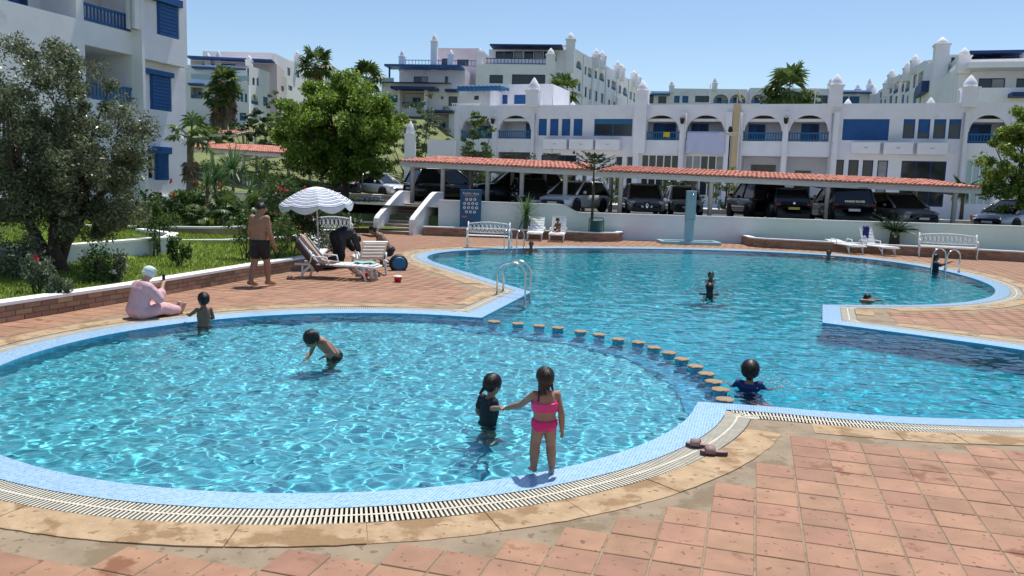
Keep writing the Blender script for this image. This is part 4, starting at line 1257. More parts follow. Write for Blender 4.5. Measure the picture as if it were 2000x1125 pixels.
for px, yc, yt, fc in [(407, 116, 103, F2c), (427, 114, 98, F2c), (487, 118, 108, F2b), (579, 108, 98, F2w), (643, 130, 118, F2w), (676, 138, 128, F2w)]: pin_px(fc, b2, px, yc, yt, yc + 18, .95, .1)

# ---- far centre row
b5 = wthing('apartment_row', 'low far white row of flats with arches above the arcade house roof', 'building', (45, 140, 8))
F5 = Fac(D(1262, 190, 140).xy, (math.cos(-.15), math.sin(-.15)))
block(b5, F5, 1262, 1313, 178, 4, 8, [(1265, 186, 1276, 202), (1286, 188, 1301, 202)])
canopy(b5, F5, 1266, 1308, 184, 187, .1, 1.5, 'blue_teal')
block(b5, F5, 1313, 1460, 173.5, 4, 8, [(1358, 187, 1385, 200)], [(1317, 187, 1327, 201), (1333, 187, 1344, 201)], [(1394, 184, 1422, 202, True), (1426, 184, 1456, 202, True)])
block(b5, F5, 1466, 1640, 172.5, 4, 8, [(1560, 187, 1580, 200), (1604, 186, 1616, 202)], [], [(1468, 184, 1498, 202, True), (1502, 184, 1530, 202, True)])
block(b5, F5, 1640, 1700, 176, 4, 8, [], [(1645, 188, 1656, 202), (1660, 188, 1678, 202)])
canopy(b5, F5, 1642, 1698, 181, 184, .1, 1.5, 'blue')
for px, yc, yt in [(1312, 168, 157), (1396, 163, 151), (1622, 164, 152), (1675, 174, 163), (1698, 166, 152)]: pin_px(F5, b5, px, yc, yt, yc + 14, 1.1, .1)

# ---- right-hand block
b6 = wthing('apartment_block', 'white apartment block with stepped pinnacled wing at the upper right', 'building', (45, 100, 8))
pA_, pB_ = D(1703, 190, 135).xy, D(1838, 190, 92).xy
F6 = Fac(pA_, (pB_ - pA_))
bl = [(1703, 1716, 184), (1716, 1734, 172), (1734, 1758, 152), (1758, 1780, 146), (1780, 1808, 126), (1808, 1838, 116)]
for k, (a, b_, y) in enumerate(bl):
    w = b_ - a
    h = (205 - y)
    block(b6, F6, a, b_ - .2, y, 5, 10, [(a + w * .15, y + h * .28, a + w * .32, y + h * .55), (a + w * .6, y + h * .7, a + w * .8, y + h * .95)] if h > 30 else [], [(a + w * .15, y + h * .68, a + w * .32, y + h * .95)] if h > 30 else [], [(a + w * .5, y + h * .22, a + w * .85, y + h * .52, k % 2 == 1)] if h > 40 else [])
for px, yc, yt in [(1706, 176, 165), (1734, 163, 152), (1743, 146, 135), (1774, 133, 120), (1789, 118, 107)]: pin_px(F6, b6, px, yc, yt, yc + 25, 1.25, .1)
F6b = Fac(D(1838, 150, 92).xy, (math.cos(-.3), math.sin(-.3)))
block(b6, F6b, 1836, 1874, 108, 5, 10, [(1858, 112, 1868, 124)])
pin_px(F6b, b6, 1841, 86, 71, 205, 1.9, -.3)
pA_, pB_ = D(1836, 190, 96).xy, D(1874, 190, 82).xy
F6c = Fac(pA_, (pB_ - pA_))
block(b6, F6c, 1836, 1874, 136, 5, 9, [(1838, 173, 1844, 198), (1852, 165, 1861, 190)])
s0, s1, z0, z1 = F6c.rect(1839, 118, 1873, 145); mb = MB(); F6c.box(mb, s0, s1, F6c.sz(1856, 134)[1] - .3, F6c.sz(1856, 122)[1], -.2, -.12); mb.build('glass_rail', 'glass_rail', b6)
F6d = Fac(D(1874, 190, 82).xy, (math.cos(-.3), math.sin(-.3)))
block(b6, F6d, 1874, 2120, 128, 5, 12, [(1912, 153, 1962, 175), (1986, 153, 2010, 176), (2025, 153, 2060, 176)])
mb = MB(); s0, s1 = F6d.sz(1874, 190)[0], F6d.sz(2120, 190)[0]; F6d.box(mb, s0, s1, 5, F6d.sz(1960, 177)[1], .004, 2.4); mb.build('balcony_parapet', 'plaster_far', b6)
mb = MB(); F6d.box(mb, s0, s1, F6d.sz(1960, 139)[1], F6d.sz(1960, 128)[1], .004, 2.6); mb.build('balcony_roof', 'plaster_far', b6)
F6e = Fac(D(1880, 120, 86).xy, F6d.u)
block(b6, F6e, 1884, 2000, 105, 10, 8, [(1890, 108, 1920, 127), (1922, 108, 1955, 127), (1957, 110, 1990, 127)], mat='interior')
canopy(b6, F6e, 1886, 1990, 105, 109, -.5, 2.)
canopy(b6, F6d, 1955, 2010, 189, 197, 2.42, 4, 'blue_dark')
pin_px(F6d, b6, 1882, 110, 93, 145, 1.5, .2); canopy(b6, F6c, 1822, 1836, 172, 179, .1, 2.)

# ================================================================== vegetation
def leaf_quads(C, size, up_bias=0., asp=.45, seed=0, dirs=None):
    """diamond leaves at points C, random direction; returns verts, faces"""
    r = np.random.default_rng(seed); n = len(C)
    a = r.normal(size=(n, 3)) if dirs is None else dirs + r.normal(size=(n, 3)) * .35
    a[:, 2] += up_bias
    a /= np.linalg.norm(a, axis=1)[:, None]
    b_ = r.normal(size=(n, 3)); b_ -= (b_ * a).sum(1)[:, None] * a; b_ /= np.linalg.norm(b_, axis=1)[:, None]
    L = (size * r.uniform(.65, 1.35, n))[:, None]
    nrm = np.cross(a, b_)
    p0 = C - a * L * .5; p2 = C + a * L * .5; mid = C + nrm * L * .06
    p1 = mid + b_ * L * asp * .5; p3 = mid - b_ * L * asp * .5
    v = np.stack([p0, p1, p2, p3], 1).reshape(-1, 3)
    return v, np.arange(4 * n).reshape(-1, 4)
def clumps(c, r, n, seed, shell=.55, flat=0.):
    q = np.random.default_rng(seed); out = []
    while len(out) < n:
        p = q.uniform(-1, 1, 3); d = np.linalg.norm(p)
        if d > 1 or d < shell * q.random(): continue
        out.append(np.array(c) + p * np.array(r))
    return np.array(out)
def crown(name, mat, parent, C, per, spread, size, seed=0, asp=.45, up=0.):
    q = np.random.default_rng(seed + 5); spread = np.array(spread)
    P = np.repeat(C, per, 0)
    g = q.normal(size=(len(P), 3)); g /= np.maximum(1e-6, np.linalg.norm(g, axis=1))[:, None]
    P = P + g * (q.random(len(P)) ** .55)[:, None] * spread * q.uniform(.6, 1.25, len(C)).repeat(per)[:, None]
    v, f = leaf_quads(P, size, up, asp, seed + 9)
    return npmesh(name, v, f, mat, parent)
def tree(name, label, base, lobes, nclump, per, spread, size, leaf, bark='trunk', trunks=1, r0=.14, seed=1, cat='tree', group=None, asp=.5, branches=16):
    """lobes: list of (centre, radii) in world coordinates"""
    t = wthing(name, label, cat, base, group)
    q = random.Random(seed); C = []
    vol = [l[1][0] * l[1][1] * l[1][2] for l in lobes]
    for k, (c, r) in enumerate(lobes): C.append(clumps(c, r, max(4, int(nclump * vol[k] / sum(vol))), seed * 31 + k))
    C = np.concatenate(C)
    b0 = Vector(base); mid = Vector(C.mean(0))
    mb = MB(); tips = []
    for k in range(trunks):
        off = Vector((q.uniform(-1, 1), q.uniform(-.5, .5), 0)) * (r0 * 1.2 if trunks > 1 else 0)
        fork = b0.lerp(mid, .45 + .1 * q.random()) + Vector((q.uniform(-1, 1), q.uniform(-1, 1), 0)) * (lobes[0][1][0] * (.45 if trunks > 1 else .08))
        m_ = (b0 + off).lerp(fork, .5) + Vector((q.uniform(-.1, .1), q.uniform(-.1, .1), 0))
        mb.tube([b0 + off - Vector((0, 0, .15)), b0 + off + (m_ - b0 - off) * .2, m_, fork], [r0 * 1.35, r0 * 1.05, r0 * .85, r0 * .6], 9); tips.append(fork)
    for k in range(branches):
        e = Vector(C[q.randrange(len(C))]); s = min(tips, key=lambda p: (p - e).length)
        m_ = s.lerp(e, .5) + Vector((q.uniform(-1, 1), q.uniform(-1, 1), q.uniform(0, 1))) * (e - s).length * .12
        mb.tube([s, m_, e], [r0 * .45, r0 * .28, r0 * .1], 6)
    mb.build('trunk', bark, t, True)
    crown('crown', leaf, t, C, per, spread, size, seed, asp)
    return t
def bush(name, label, base, r, n, size, leaf, seed=1, flowers=None, cat='shrub', group=None, nf=10, stems=5, lift=0., asp=.5, fs=.09):
    """r: (rx, ry, height)"""
    t = wthing(name, label, cat, base, group)
    q = random.Random(seed)
    cz = base[2] + lift + (r[2] - lift) * .52
    C = clumps((base[0], base[1], cz), (r[0], r[1], (r[2] - lift) * .5), max(6, n // 60), seed, .3)
    mb = MB()
    for k in range(stems):
        e = Vector(C[q.randrange(len(C))]); b0 = Vector(base) + Vector((q.uniform(-.3, .3) * r[0], q.uniform(-.3, .3) * r[1], -.05))
        mb.tube([b0, b0.lerp(e, .5) + Vector((q.uniform(-.1, .1), q.uniform(-.1, .1), 0)) * r[0], e], [.018, .013, .005] if r[2] < 2 else [.05, .035, .01], 5)
    mb.build('stem', 'trunk', t)
    crown('foliage', leaf, t, C, 60, [min(r[0], .8) * .45, min(r[1], .8) * .45, min(.5, r[2]) * .4], size, seed, asp)
    if flowers:
        for k in range(nf):
            a = q.uniform(0, 2 * PI); w = q.uniform(.3, 1)
            p = (base[0] + r[0] * w * math.cos(a), base[1] + r[1] * w * math.sin(a), cz + (r[2] - lift) * .5 * q.uniform(-.4, 1))
            v, f = leaf_quads(np.array([p] * 14) + np.random.default_rng(k + seed * 50).normal(size=(14, 3)) * fs * .3, fs, 0, .8, k)
            npmesh('flower', v, f, flowers, t)
    return t
def sword(mb, o, d, L, w, droop, n=4):
    """narrow leaf from o along d, drooping"""
    o = Vector(o); d = Vector(d).normalized(); side = d.cross(Vector((0, 0, 1)))
    if side.length < 1e-3: side = Vector((1, 0, 0))
    side.normalize(); v = []; p = o.copy(); dd = d.copy()
    for k in range(n + 1):
        t = k / n; ww = w * (.55 + 1.2 * t) * (1 - t) ** .6 + .002
        v += [tuple(p - side * ww), tuple(p + side * ww)]
        p = p + dd * (L / n); dd = (dd + Vector((0, 0, -droop / n))).normalized()
    mb.add(v, [(2 * k, 2 * k + 1, 2 * k + 3, 2 * k + 2) for k in range(n)])
def yucca(name, label, base, th, n, L, w, leaf='yuccaleaf', seed=1, droop=.5, low=-.5, lean=0, cat='yucca', group=None, tr=.06, heads=1):
    t = wthing(name, label, cat, base, group); q = random.Random(seed)
    mb = MB(); hs_ = []
    for h in range(heads):
        top = Vector(base) + Vector((lean + q.uniform(-.3, .3) * (heads > 1), q.uniform(-.2, .2) * (heads > 1), th * (1 - .3 * h / heads)))
        mb.tube([Vector(base) - Vector((0, 0, .1)), Vector(base).lerp(top, .5), top], [tr * 1.2, tr, tr], 8); hs_.append(top)
    mb.build('trunk', 'trunk_pale', t, True)
    mb = MB()
    for top in hs_:
        for k in range(n):
            a = q.uniform(0, 2 * PI); el = q.uniform(low, 1.45)
            d = Vector((math.cos(a) * math.cos(el), math.sin(a) * math.cos(el), math.sin(el)))
            sword(mb, top + Vector((0, 0, q.uniform(-.15, .1))), d, L * q.uniform(.7, 1.1), w, droop * q.uniform(.4, 1.3))
    mb.build('leaves', leaf, t); return t
def frond(mb, o, az, el, L, lw, droop, nl=22, fold=.5):
    """feather frond"""
    p = Vector(o); d = Vector((math.cos(az) * math.cos(el), math.sin(az) * math.cos(el), math.sin(el)))
    side = Vector((-math.sin(az), math.cos(az), 0)); pts = []
    for k in range(nl + 1):
        pts.append((p.copy(), d.copy())); p = p + d * (L / nl); d = (d + Vector((0, 0, -droop / nl))).normalized()
    for k, (p, d) in enumerate(pts[2:]):
        t = (k + 2) / nl; ll = lw * math.sin(PI * min(1, .15 + t * .85)) ** .6
        for s in (-1, 1):
            dd = (side * s * .8 + d * .65 + Vector((0, 0, .25 - fold * .5))).normalized()
            q_ = dd.cross(Vector((0, 0, 1))).normalized() * (.018 + .01 * lw)
            mb.add([p - q_ * .6, p + q_ * .6, p + dd * ll * .6 + q_ + Vector((0, 0, -.02)), p + dd * ll + Vector((0, 0, -ll * .25)), p + dd * ll * .6 - q_ + Vector((0, 0, -.02))], [(0, 1, 2, 3, 4)])
    mb.tube([pts[0][0], pts[nl // 3][0], pts[2 * nl // 3][0], pts[-1][0]], [.025, .02, .012, .005], 4)
def fan(mb, o, az, el, L, R, nb=13, q=random, wb=1.):
    d = Vector((math.cos(az) * math.cos(el), math.sin(az) * math.cos(el), math.sin(el)))
    side = Vector((-math.sin(az), math.cos(az), 0)); upv = side.cross(d)
    c = Vector(o) + d * L
    mb.tube([o, c], [.02, .014], 4)
    for k in range(nb):
        a = -1.75 + 3.5 * k / (nb - 1)
        dd = (d * math.cos(a) + side * math.sin(a) + Vector((0, 0, -.25))).normalized()
        w = (side * math.cos(a) - d * math.sin(a)) * (R * .10 * wb)
        m_ = c + dd * R * .55
        e = c + dd * R * q.uniform(.85, 1.05) + Vector((0, 0, -.22 * R))
        mb.add([c, m_ - w, e, m_ + w], [(0, 1, 2, 3)])
def fan_palm(name, label, base, h, n, L, R, leaf='palmleaf', seed=1, skirt=10, tr=.16, group=None, lean=0., nb=13, cat='palm tree', hi=1.4, lo=-.5):
    t = wthing(name, label, cat, base, group); q = random.Random(seed)
    top = Vector(base) + Vector((lean, 0, h))
    mb = MB(); mb.tube([Vector(base) - Vector((0, 0, .2)), Vector(base).lerp(top, .3), Vector(base).lerp(top, .7), top], [tr * 1.3, tr, tr * .95, tr * 1.1], 9); mb.build('trunk', 'trunk_pale', t, True)
    mb = MB()
    for k in range(n): fan(mb, top, q.uniform(0, 2 * PI), q.uniform(lo, hi), L * q.uniform(.7, 1.1), R * q.uniform(.8, 1.1), nb, q)
    mb.build('crown', leaf, t)
    if skirt:
        mb = MB()
        for k in range(skirt): fan(mb, top - Vector((0, 0, q.uniform(.1, h * .45))), q.uniform(0, 2 * PI), q.uniform(-1.45, -1.0), L * .5, R * .8, 7, q, 1.3)
        mb.build('dead_fronds', 'dryleaf', t)
    return t
def feather_palm(name, label, base, h, n, L, lw, leaf='palmleaf', seed=1, droop=1.1, tr=.1, group=None, lo=-.1, hi=1.3, cat='palm tree', bark='trunk'):
    t = wthing(name, label, cat, base, group); q = random.Random(seed); top = Vector(base) + Vector((0, 0, h))
    mb = MB(); mb.tube([Vector(base) - Vector((0, 0, .1)), Vector(base).lerp(top, .5), top], [tr * 1.3, tr * 1.05, tr], 9); mb.build('trunk', bark, t, True)
    for k in range(n):
        mb = MB(); frond(mb, top, 2 * PI * k / n + q.uniform(-.2, .2), q.uniform(lo, hi), L * q.uniform(.8, 1.1), lw, droop * q.uniform(.7, 1.2)); mb.build('frond', leaf, t)
    return t
def lz(x, y): return float(lawn_z([(x, y)])[0])

# olive tree by the wall
ob = G(112, 522, .42)
oc = lambda px, py, y=None: tuple(D(px, py, y or ob.y))
k_ = ob.y / FPX
tree('olive_tree', 'big grey green olive tree with dark forked trunk on the lawn at left', (ob.x, ob.y, .3),
     [(oc(85, 190), (115 * k_, 1.15, 105 * k_)), (oc(228, 265), (66 * k_, .8, 100 * k_)), (oc(130, 345), (150 * k_, 1.4, 120 * k_)), (oc(20, 320), (75 * k_, 1.1, 120 * k_)), (oc(150, 405), (125 * k_, 1.1, 62 * k_))],
     270, 230, (.27, .27, .25), .085, 'olive', 'trunk', 3, .13, 4, asp=.32, branches=40)
tb = Vector((D(670, 380, 43).x, 43, .85)); k_ = 43 / FPX
tree('leafy_tree', 'round bright green leafy tree standing between the umbrella and the carport', tuple(tb),
     [(oc(655, 245, 43), (112 * k_, 3.0, 92 * k_)), (oc(730, 255, 43), (62 * k_, 2.2, 75 * k_)), (oc(588, 275, 43), (48 * k_, 2, 60 * k_)), (oc(668, 185, 43), (50 * k_, 1.6, 45 * k_)), (oc(730, 190, 42.5), (35 * k_, 1.3, 40 * k_)), (oc(672, 310, 43), (105 * k_, 2.4, 40 * k_))],
     230, 270, (.6, .6, .42), .175, 'ficus', 'trunk', 1, .24, 5, asp=.6, branches=40)
k_ = 37.6 / FPX
rb = D(1985, 440, 37.6)
tree('leafy_tree', 'light green tree at the right end of the carport', (rb.x, 37.6, .95),
     [(oc(1995, 330, 37.6), (75 * k_, 1.7, 85 * k_)), (oc(2025, 265, 37.6), (55 * k_, 1.5, 70 * k_)), (oc(1955, 355, 37.6), (38 * k_, 1.1, 50 * k_))],
     90, 170, (.4, .4, .3), .16, 'rightleaf', 'trunk', 1, .11, 6, asp=.55, branches=20)
# far palms
def palm_px(px, py, y, h, **kw):
    p = D(px, py, y); return (p.x, y, p.z - h), h
for k, (px, py, y, h, n, R, lab) in enumerate([(437, 158, 80, 6.5, 34, 1.15, 'tallest shaggy fan palm in front of the far left block'), (421, 192, 79, 4.6, 26, 1.0, 'shorter fan palm at the left of the far palm group'), (452, 182, 82, 5.2, 24, .9, 'fan palm at the right of the far palm group'),
        (617, 128, 104, 8, 34, 1.6, 'fan palm rising above the round tree beside the far left block'), (716, 155, 100, 8, 30, 1.5, 'fan palm partly hidden behind the top of the round tree'),
        (1100, 178, 84, 9, 30, 1.3, 'fan palm above the arcade house roof beside the centre block'), (1541, 175, 80, 9, 32, 1.75, 'broad fan palm above the arcade house roof right of the satellite dish')]):
    b_, h_ = palm_px(px, py, y, h)
    fan_palm('fan_palm', lab, b_, h_, n, R * (.75 if k < 3 else .95), R, seed=20 + k, skirt=26 if k < 3 else 8, tr=.3 if k < 3 else .25, group='fan palms among the buildings', nb=11, hi=1.45, lo=-.6)
for k, (px, py, y, rx, h, lf, lab) in enumerate([(1580, 196, 79, 1.2, 1.5, 'midleaf', 'green shrub on the roof line beside the broad fan palm'), (1514, 194, 79, 1.4, 1.6, 'palmleaf', 'low palm-like shrub left of the broad fan palm'), (1905, 160, 83, .7, 3.2, 'darkleaf', 'dark climbing plant on the balcony of the right block'), (830, 262, 62, 2.2, 6.5, 'grayleaf', 'grey green tree behind the left end of the carport'), (790, 265, 64, 1.8, 6., 'midleaf', 'slim tree beside the white finial behind the carport'), (930, 285, 55, 1.2, 4.2, 'midleaf', 'light green tree in front of the left arches of the arcade house')]):
    p = D(px, py, y); bush('background_tree' if h > 3.5 else 'roof_shrub', lab, (p.x, y, p.z - h * .5), (rx, rx * .8, h), int(1500 * rx), .2, lf, 40 + k, cat='tree' if h > 3.5 else 'shrub')
p = D(802, 236, 60)
w_ = wthing('garden_pinnacle', 'white pointed garden pinnacle beside the trees left of the arcade house', 'pinnacle', (p.x, 60, 1))
pinnacle(w_, (p.x, 60), .75, 1.0, D(802, 262, 60).z, p.z, 'wall_white')
w_ = wthing('boundary_wall', 'white garden boundary wall left of the arcade house', 'wall', (D(870, 290, 58).x, 58, 1))
mb = MB(); a = D(835, 272, 58); b_ = D(889, 272, 58); mb.box(a.x, 58, .8, b_.x, 58.3, a.z); mb.build('wall_face', 'wall_white', w_)
# bushes behind the cars
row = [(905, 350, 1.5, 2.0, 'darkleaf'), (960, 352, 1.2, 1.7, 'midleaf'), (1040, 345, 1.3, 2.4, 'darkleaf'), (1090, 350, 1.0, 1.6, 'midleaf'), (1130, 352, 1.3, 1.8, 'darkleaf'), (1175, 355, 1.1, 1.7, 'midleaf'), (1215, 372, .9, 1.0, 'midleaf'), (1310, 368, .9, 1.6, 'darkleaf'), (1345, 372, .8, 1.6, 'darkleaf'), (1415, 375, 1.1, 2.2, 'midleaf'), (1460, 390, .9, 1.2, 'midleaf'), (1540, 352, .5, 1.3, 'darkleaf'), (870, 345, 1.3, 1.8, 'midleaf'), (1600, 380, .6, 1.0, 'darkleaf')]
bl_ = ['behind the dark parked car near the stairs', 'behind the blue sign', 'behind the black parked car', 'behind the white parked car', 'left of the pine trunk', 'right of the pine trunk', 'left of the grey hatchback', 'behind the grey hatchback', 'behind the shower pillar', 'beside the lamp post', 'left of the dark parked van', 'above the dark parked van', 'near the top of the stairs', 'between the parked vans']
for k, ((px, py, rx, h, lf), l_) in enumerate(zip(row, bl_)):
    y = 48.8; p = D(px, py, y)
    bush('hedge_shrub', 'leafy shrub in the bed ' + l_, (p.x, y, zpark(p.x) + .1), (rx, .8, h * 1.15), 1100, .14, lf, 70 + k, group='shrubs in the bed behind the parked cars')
def conifer(name, label, base, h, tiers, leaf='darkleaf', seed=1, w=1.2, bare=.4, upw=.35):
    t = wthing(name, label, 'tree', base); q = random.Random(seed)
    mb = MB(); mb.tube([Vector(base) - Vector((0, 0, .1)), Vector(base) + Vector((.02, 0, h * .5)), Vector(base) + Vector((0, 0, h))], [.07, .05, .015], 8); mb.build('trunk', 'trunk', t, True)
    pts = []; dirs = []
    mb = MB()
    for i in range(tiers):
        z = h * (bare + (1 - bare) * i / tiers); L = w * (1 - .75 * i / tiers) * q.uniform(.85, 1.1)
        for j in range(8):
            a = 2 * PI * j / 8 + i * .4 + q.uniform(-.15, .15); o = Vector(base) + Vector((0, 0, z))
            d = Vector((math.cos(a), math.sin(a), upw * q.uniform(.5, 1.3))); e = o + d * L
            mb.tube([o, o.lerp(e, .5) - Vector((0, 0, .04)), e], [.014, .01, .004], 4)
            for k in range(46):
                s = q.uniform(.12, 1); pts.append(tuple(o.lerp(e, s) + Vector((q.uniform(-.05, .05), q.uniform(-.05, .05), q.uniform(-.05, .04))))); dirs.append(tuple((d * .6 + Vector((-d.y, d.x, 0)) * q.choice((-1, 1)) * .9)))
    mb.build('branch', 'trunk', t)
    v, f = leaf_quads(np.array(pts), .13, 0, .35, seed, np.array(dirs)); npmesh('foliage', v, f, leaf, t)
    return t
p = D(1155, 445, 35.5)
conifer('pine_tree', 'slim dark pine with spreading top growing by the green bin', (p.x, 35.5, .28), D(1155, 296, 35.5).z - .28, 3, seed=3, w=1.15, bare=.78, upw=.42)
p = D(1155, 400, 46.2)
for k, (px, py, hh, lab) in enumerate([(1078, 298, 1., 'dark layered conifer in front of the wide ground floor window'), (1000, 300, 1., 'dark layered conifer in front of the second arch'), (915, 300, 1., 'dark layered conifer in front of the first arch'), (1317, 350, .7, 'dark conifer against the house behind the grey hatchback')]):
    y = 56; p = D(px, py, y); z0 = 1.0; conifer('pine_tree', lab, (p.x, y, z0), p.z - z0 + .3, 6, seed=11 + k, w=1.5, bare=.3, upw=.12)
# plants on the lawn at left
def GL(px, py, z): return G(px, py, z)
p = D(368, 345, 33); fan_palm('banana_palm', 'broad leaved palm with dark trunk at the corner of the left house', (p.x, 33, .95), D(368, 268, 33).z - .95, 17, .75, .62, 'midleaf', 3, 9, .13, nb=9, hi=1.3, lo=-.5, lean=.12)
for k, (px, py, y, th, n, L, w, lab) in enumerate([(455, 330, 31, 1.3, 70, 1.15, .035, 'tall yucca with sword leaves beside the left house'), (420, 352, 30, .8, 70, 1.05, .035, 'yucca with long green leaves in front of the red flowers'), (405, 365, 29.5, .5, 40, .8, .03, 'low yucca left of the sword leaved group'), (488, 372, 33, .9, 36, .9, .03, 'pale small yucca behind the standing man')]):
    p = D(px, py, y); z0 = lz(p.x, y); yucca('yucca', lab, (p.x, y, z0 - .05), max(.3, p.z - z0), n, L, w, seed=60 + k, droop=.9, group='yuccas in the garden')
p = D(528, 385, 30); feather_palm('date_palm', 'young feathery palm above the red rose bush', (p.x, 30, lz(p.x, 30)), .5, 26, 1.35, .36, 'palmleaf', 4, .9, .12, lo=.25, hi=1.4)
p = D(478, 408, 29); fan_palm('fan_palm', 'small fan palm with thin trunk behind the standing man', (p.x, 29, lz(p.x, 29)), .75, 22, .45, .5, seed=34, skirt=6, tr=.09, nb=15)
p = G(377, 428, .75); fan_palm('fan_palm', 'small low fan palm on the lawn in front of the left house', (p.x, p.y, lz(p.x, p.y)), .42, 22, .35, .36, seed=35, skirt=5, tr=.09, nb=15, hi=1.0, lo=-.3)
p = D(440, 395, 28); fan_palm('fan_palm', 'small fan palm left of the standing man', (p.x, 28, lz(p.x, 28)), .7, 16, .4, .45, seed=36, skirt=5, tr=.09, nb=15)
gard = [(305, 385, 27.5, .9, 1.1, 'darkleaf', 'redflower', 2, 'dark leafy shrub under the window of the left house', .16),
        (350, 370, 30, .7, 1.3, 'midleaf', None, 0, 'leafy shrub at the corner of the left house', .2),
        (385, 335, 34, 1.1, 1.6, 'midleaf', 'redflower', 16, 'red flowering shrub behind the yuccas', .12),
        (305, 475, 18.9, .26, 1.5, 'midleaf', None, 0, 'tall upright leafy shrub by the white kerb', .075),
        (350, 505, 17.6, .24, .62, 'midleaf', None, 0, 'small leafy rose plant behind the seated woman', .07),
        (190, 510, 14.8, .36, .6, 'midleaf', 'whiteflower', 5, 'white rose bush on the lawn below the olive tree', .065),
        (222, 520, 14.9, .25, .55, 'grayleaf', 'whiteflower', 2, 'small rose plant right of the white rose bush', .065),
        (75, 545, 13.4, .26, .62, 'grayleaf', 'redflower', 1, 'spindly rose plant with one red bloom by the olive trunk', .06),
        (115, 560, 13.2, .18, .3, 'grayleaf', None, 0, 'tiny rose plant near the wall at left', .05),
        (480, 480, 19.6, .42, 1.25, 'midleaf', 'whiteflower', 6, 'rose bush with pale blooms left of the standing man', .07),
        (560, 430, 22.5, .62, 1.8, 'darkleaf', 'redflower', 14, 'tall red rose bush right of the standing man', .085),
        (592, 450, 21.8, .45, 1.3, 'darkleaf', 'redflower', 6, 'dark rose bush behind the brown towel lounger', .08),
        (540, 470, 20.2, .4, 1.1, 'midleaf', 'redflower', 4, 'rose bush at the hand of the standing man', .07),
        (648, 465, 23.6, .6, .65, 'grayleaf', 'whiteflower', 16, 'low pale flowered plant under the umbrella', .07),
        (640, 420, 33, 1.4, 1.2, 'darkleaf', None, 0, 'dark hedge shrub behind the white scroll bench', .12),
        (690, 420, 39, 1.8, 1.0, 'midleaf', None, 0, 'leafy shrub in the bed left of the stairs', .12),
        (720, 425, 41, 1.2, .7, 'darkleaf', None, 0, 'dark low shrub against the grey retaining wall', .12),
        (600, 395, 34, 1.4, 1.3, 'midleaf', None, 0, 'green shrub behind the striped umbrella', .13),
        (565, 345, 40, 1.6, 1.5, 'midleaf', None, 0, 'bright leafy shrub below the slope carport', .16),
        (330, 410, 25.5, .4, .55, 'midleaf', 'whiteflower', 3, 'small flowering plant in front of the left house', .08),
        (290, 425, 23, .35, .5, 'midleaf', None, 0, 'small plant at the foot of the tall upright shrub', .08),
        (20, 460, 14.5, .6, .8, 'olive', None, 0, 'grey green shrub at the foot of the olive tree at the picture edge', .07)]
for k, (px, py, y, r, h, lf, fl, nf, lab, ls) in enumerate(gard):
    p = D(px, py, y); z0 = lz(p.x, y)
    bush('garden_shrub' if not (fl and 'rose' in lab) else 'rose_bush', lab, (p.x, y, z0 - .02), (r, r * .8, h), int(700 + 900 * r * (1 if ls > .1 else 1.6)), ls, lf, 90 + k, fl, nf=nf, lift=.15 * h if 'rose' in lab else 0, fs=.055 if y < 20 else (.075 if y < 30 else .15))
# planter plants
p = G(1026, 455, .3)
yucca('yucca', 'spiky yucca beside the white bench in the planter', (D(1026, 455, 35.3).x, 35.3, .28), D(1026, 418, 35.3).z - .28, 90, .95, .03, seed=66, droop=.7, low=-1.0, tr=.07)
p = D(1755, 478, 32.6)
feather_palm('sago_palm', 'dark green sago palm in the planter beside the right loungers', (p.x, 33.0, .28), .55, 26, 1.15, .2, 'darkleaf', 8, .75, .18, lo=.1, hi=1.2)
p = D(1330, 485, 33); 
for k, (px, y, l_) in enumerate([(1885, 52, 'feathery palm at the foot of the glazed bay of the arcade house')]):
    p = D(px, 345, y); feather_palm('date_palm', l_, (p.x, y, 1.), 1.7, 16, 1.4, .4, 'palmleaf', 12, 1.2, .1)
for k, (px, py, y, rx, h, lf, lab) in enumerate([(420, 338, 42, 1.3, 1.6, 'midleaf', 'rounded shrub below the slope carport near the left house'), (470, 335, 44, 1.5, 1.4, 'darkleaf', 'dark shrub under the middle of the slope carport'), (515, 338, 43, 1.2, 1.5, 'midleaf', 'green shrub under the right end of the slope carport'), (620, 350, 44, 1.6, 1.4, 'midleaf', 'shrub left of the round tree trunk'), (545, 365, 38, 1.1, 1.1, 'midleaf', 'low shrub behind the feathery palm')]):
    p = D(px, py, y); bush('garden_shrub', lab, (p.x, y, p.z - h * .5), (rx, rx * .7, h), int(900 * rx), .13, lf, 170 + k)
# slope trees
for k, (px, py, y, rx, h, lf, lab) in enumerate([(500, 250, 84, 2.4, 3.4, 'darkleaf', 'dark shrub tree below the far left block'), (540, 215, 88, 1.8, 5, 'grayleaf', 'olive coloured tree against the far left block'), (480, 265, 66, 1.8, 3.2, 'darkleaf', 'palm-like shrub between the red shelters'), (600, 290, 62, 3., 4., 'darkleaf', 'dark tree on the slope behind the round tree'), (410, 265, 60, 1.2, 2.4, 'midleaf', 'shrub at the corner behind the left house'), (560, 275, 70, 2.6, 3, 'midleaf', 'wide shrub on the grass slope'), (690, 300, 60, 2.5, 3.5, 'darkleaf', 'dark tree behind the white parked car')]):
    p = D(px, py, y); bush('background_tree', lab, (p.x, y, p.z - h * .5), (rx, rx * .8, h), int(700 * rx), .26, lf, 140 + k, cat='tree')

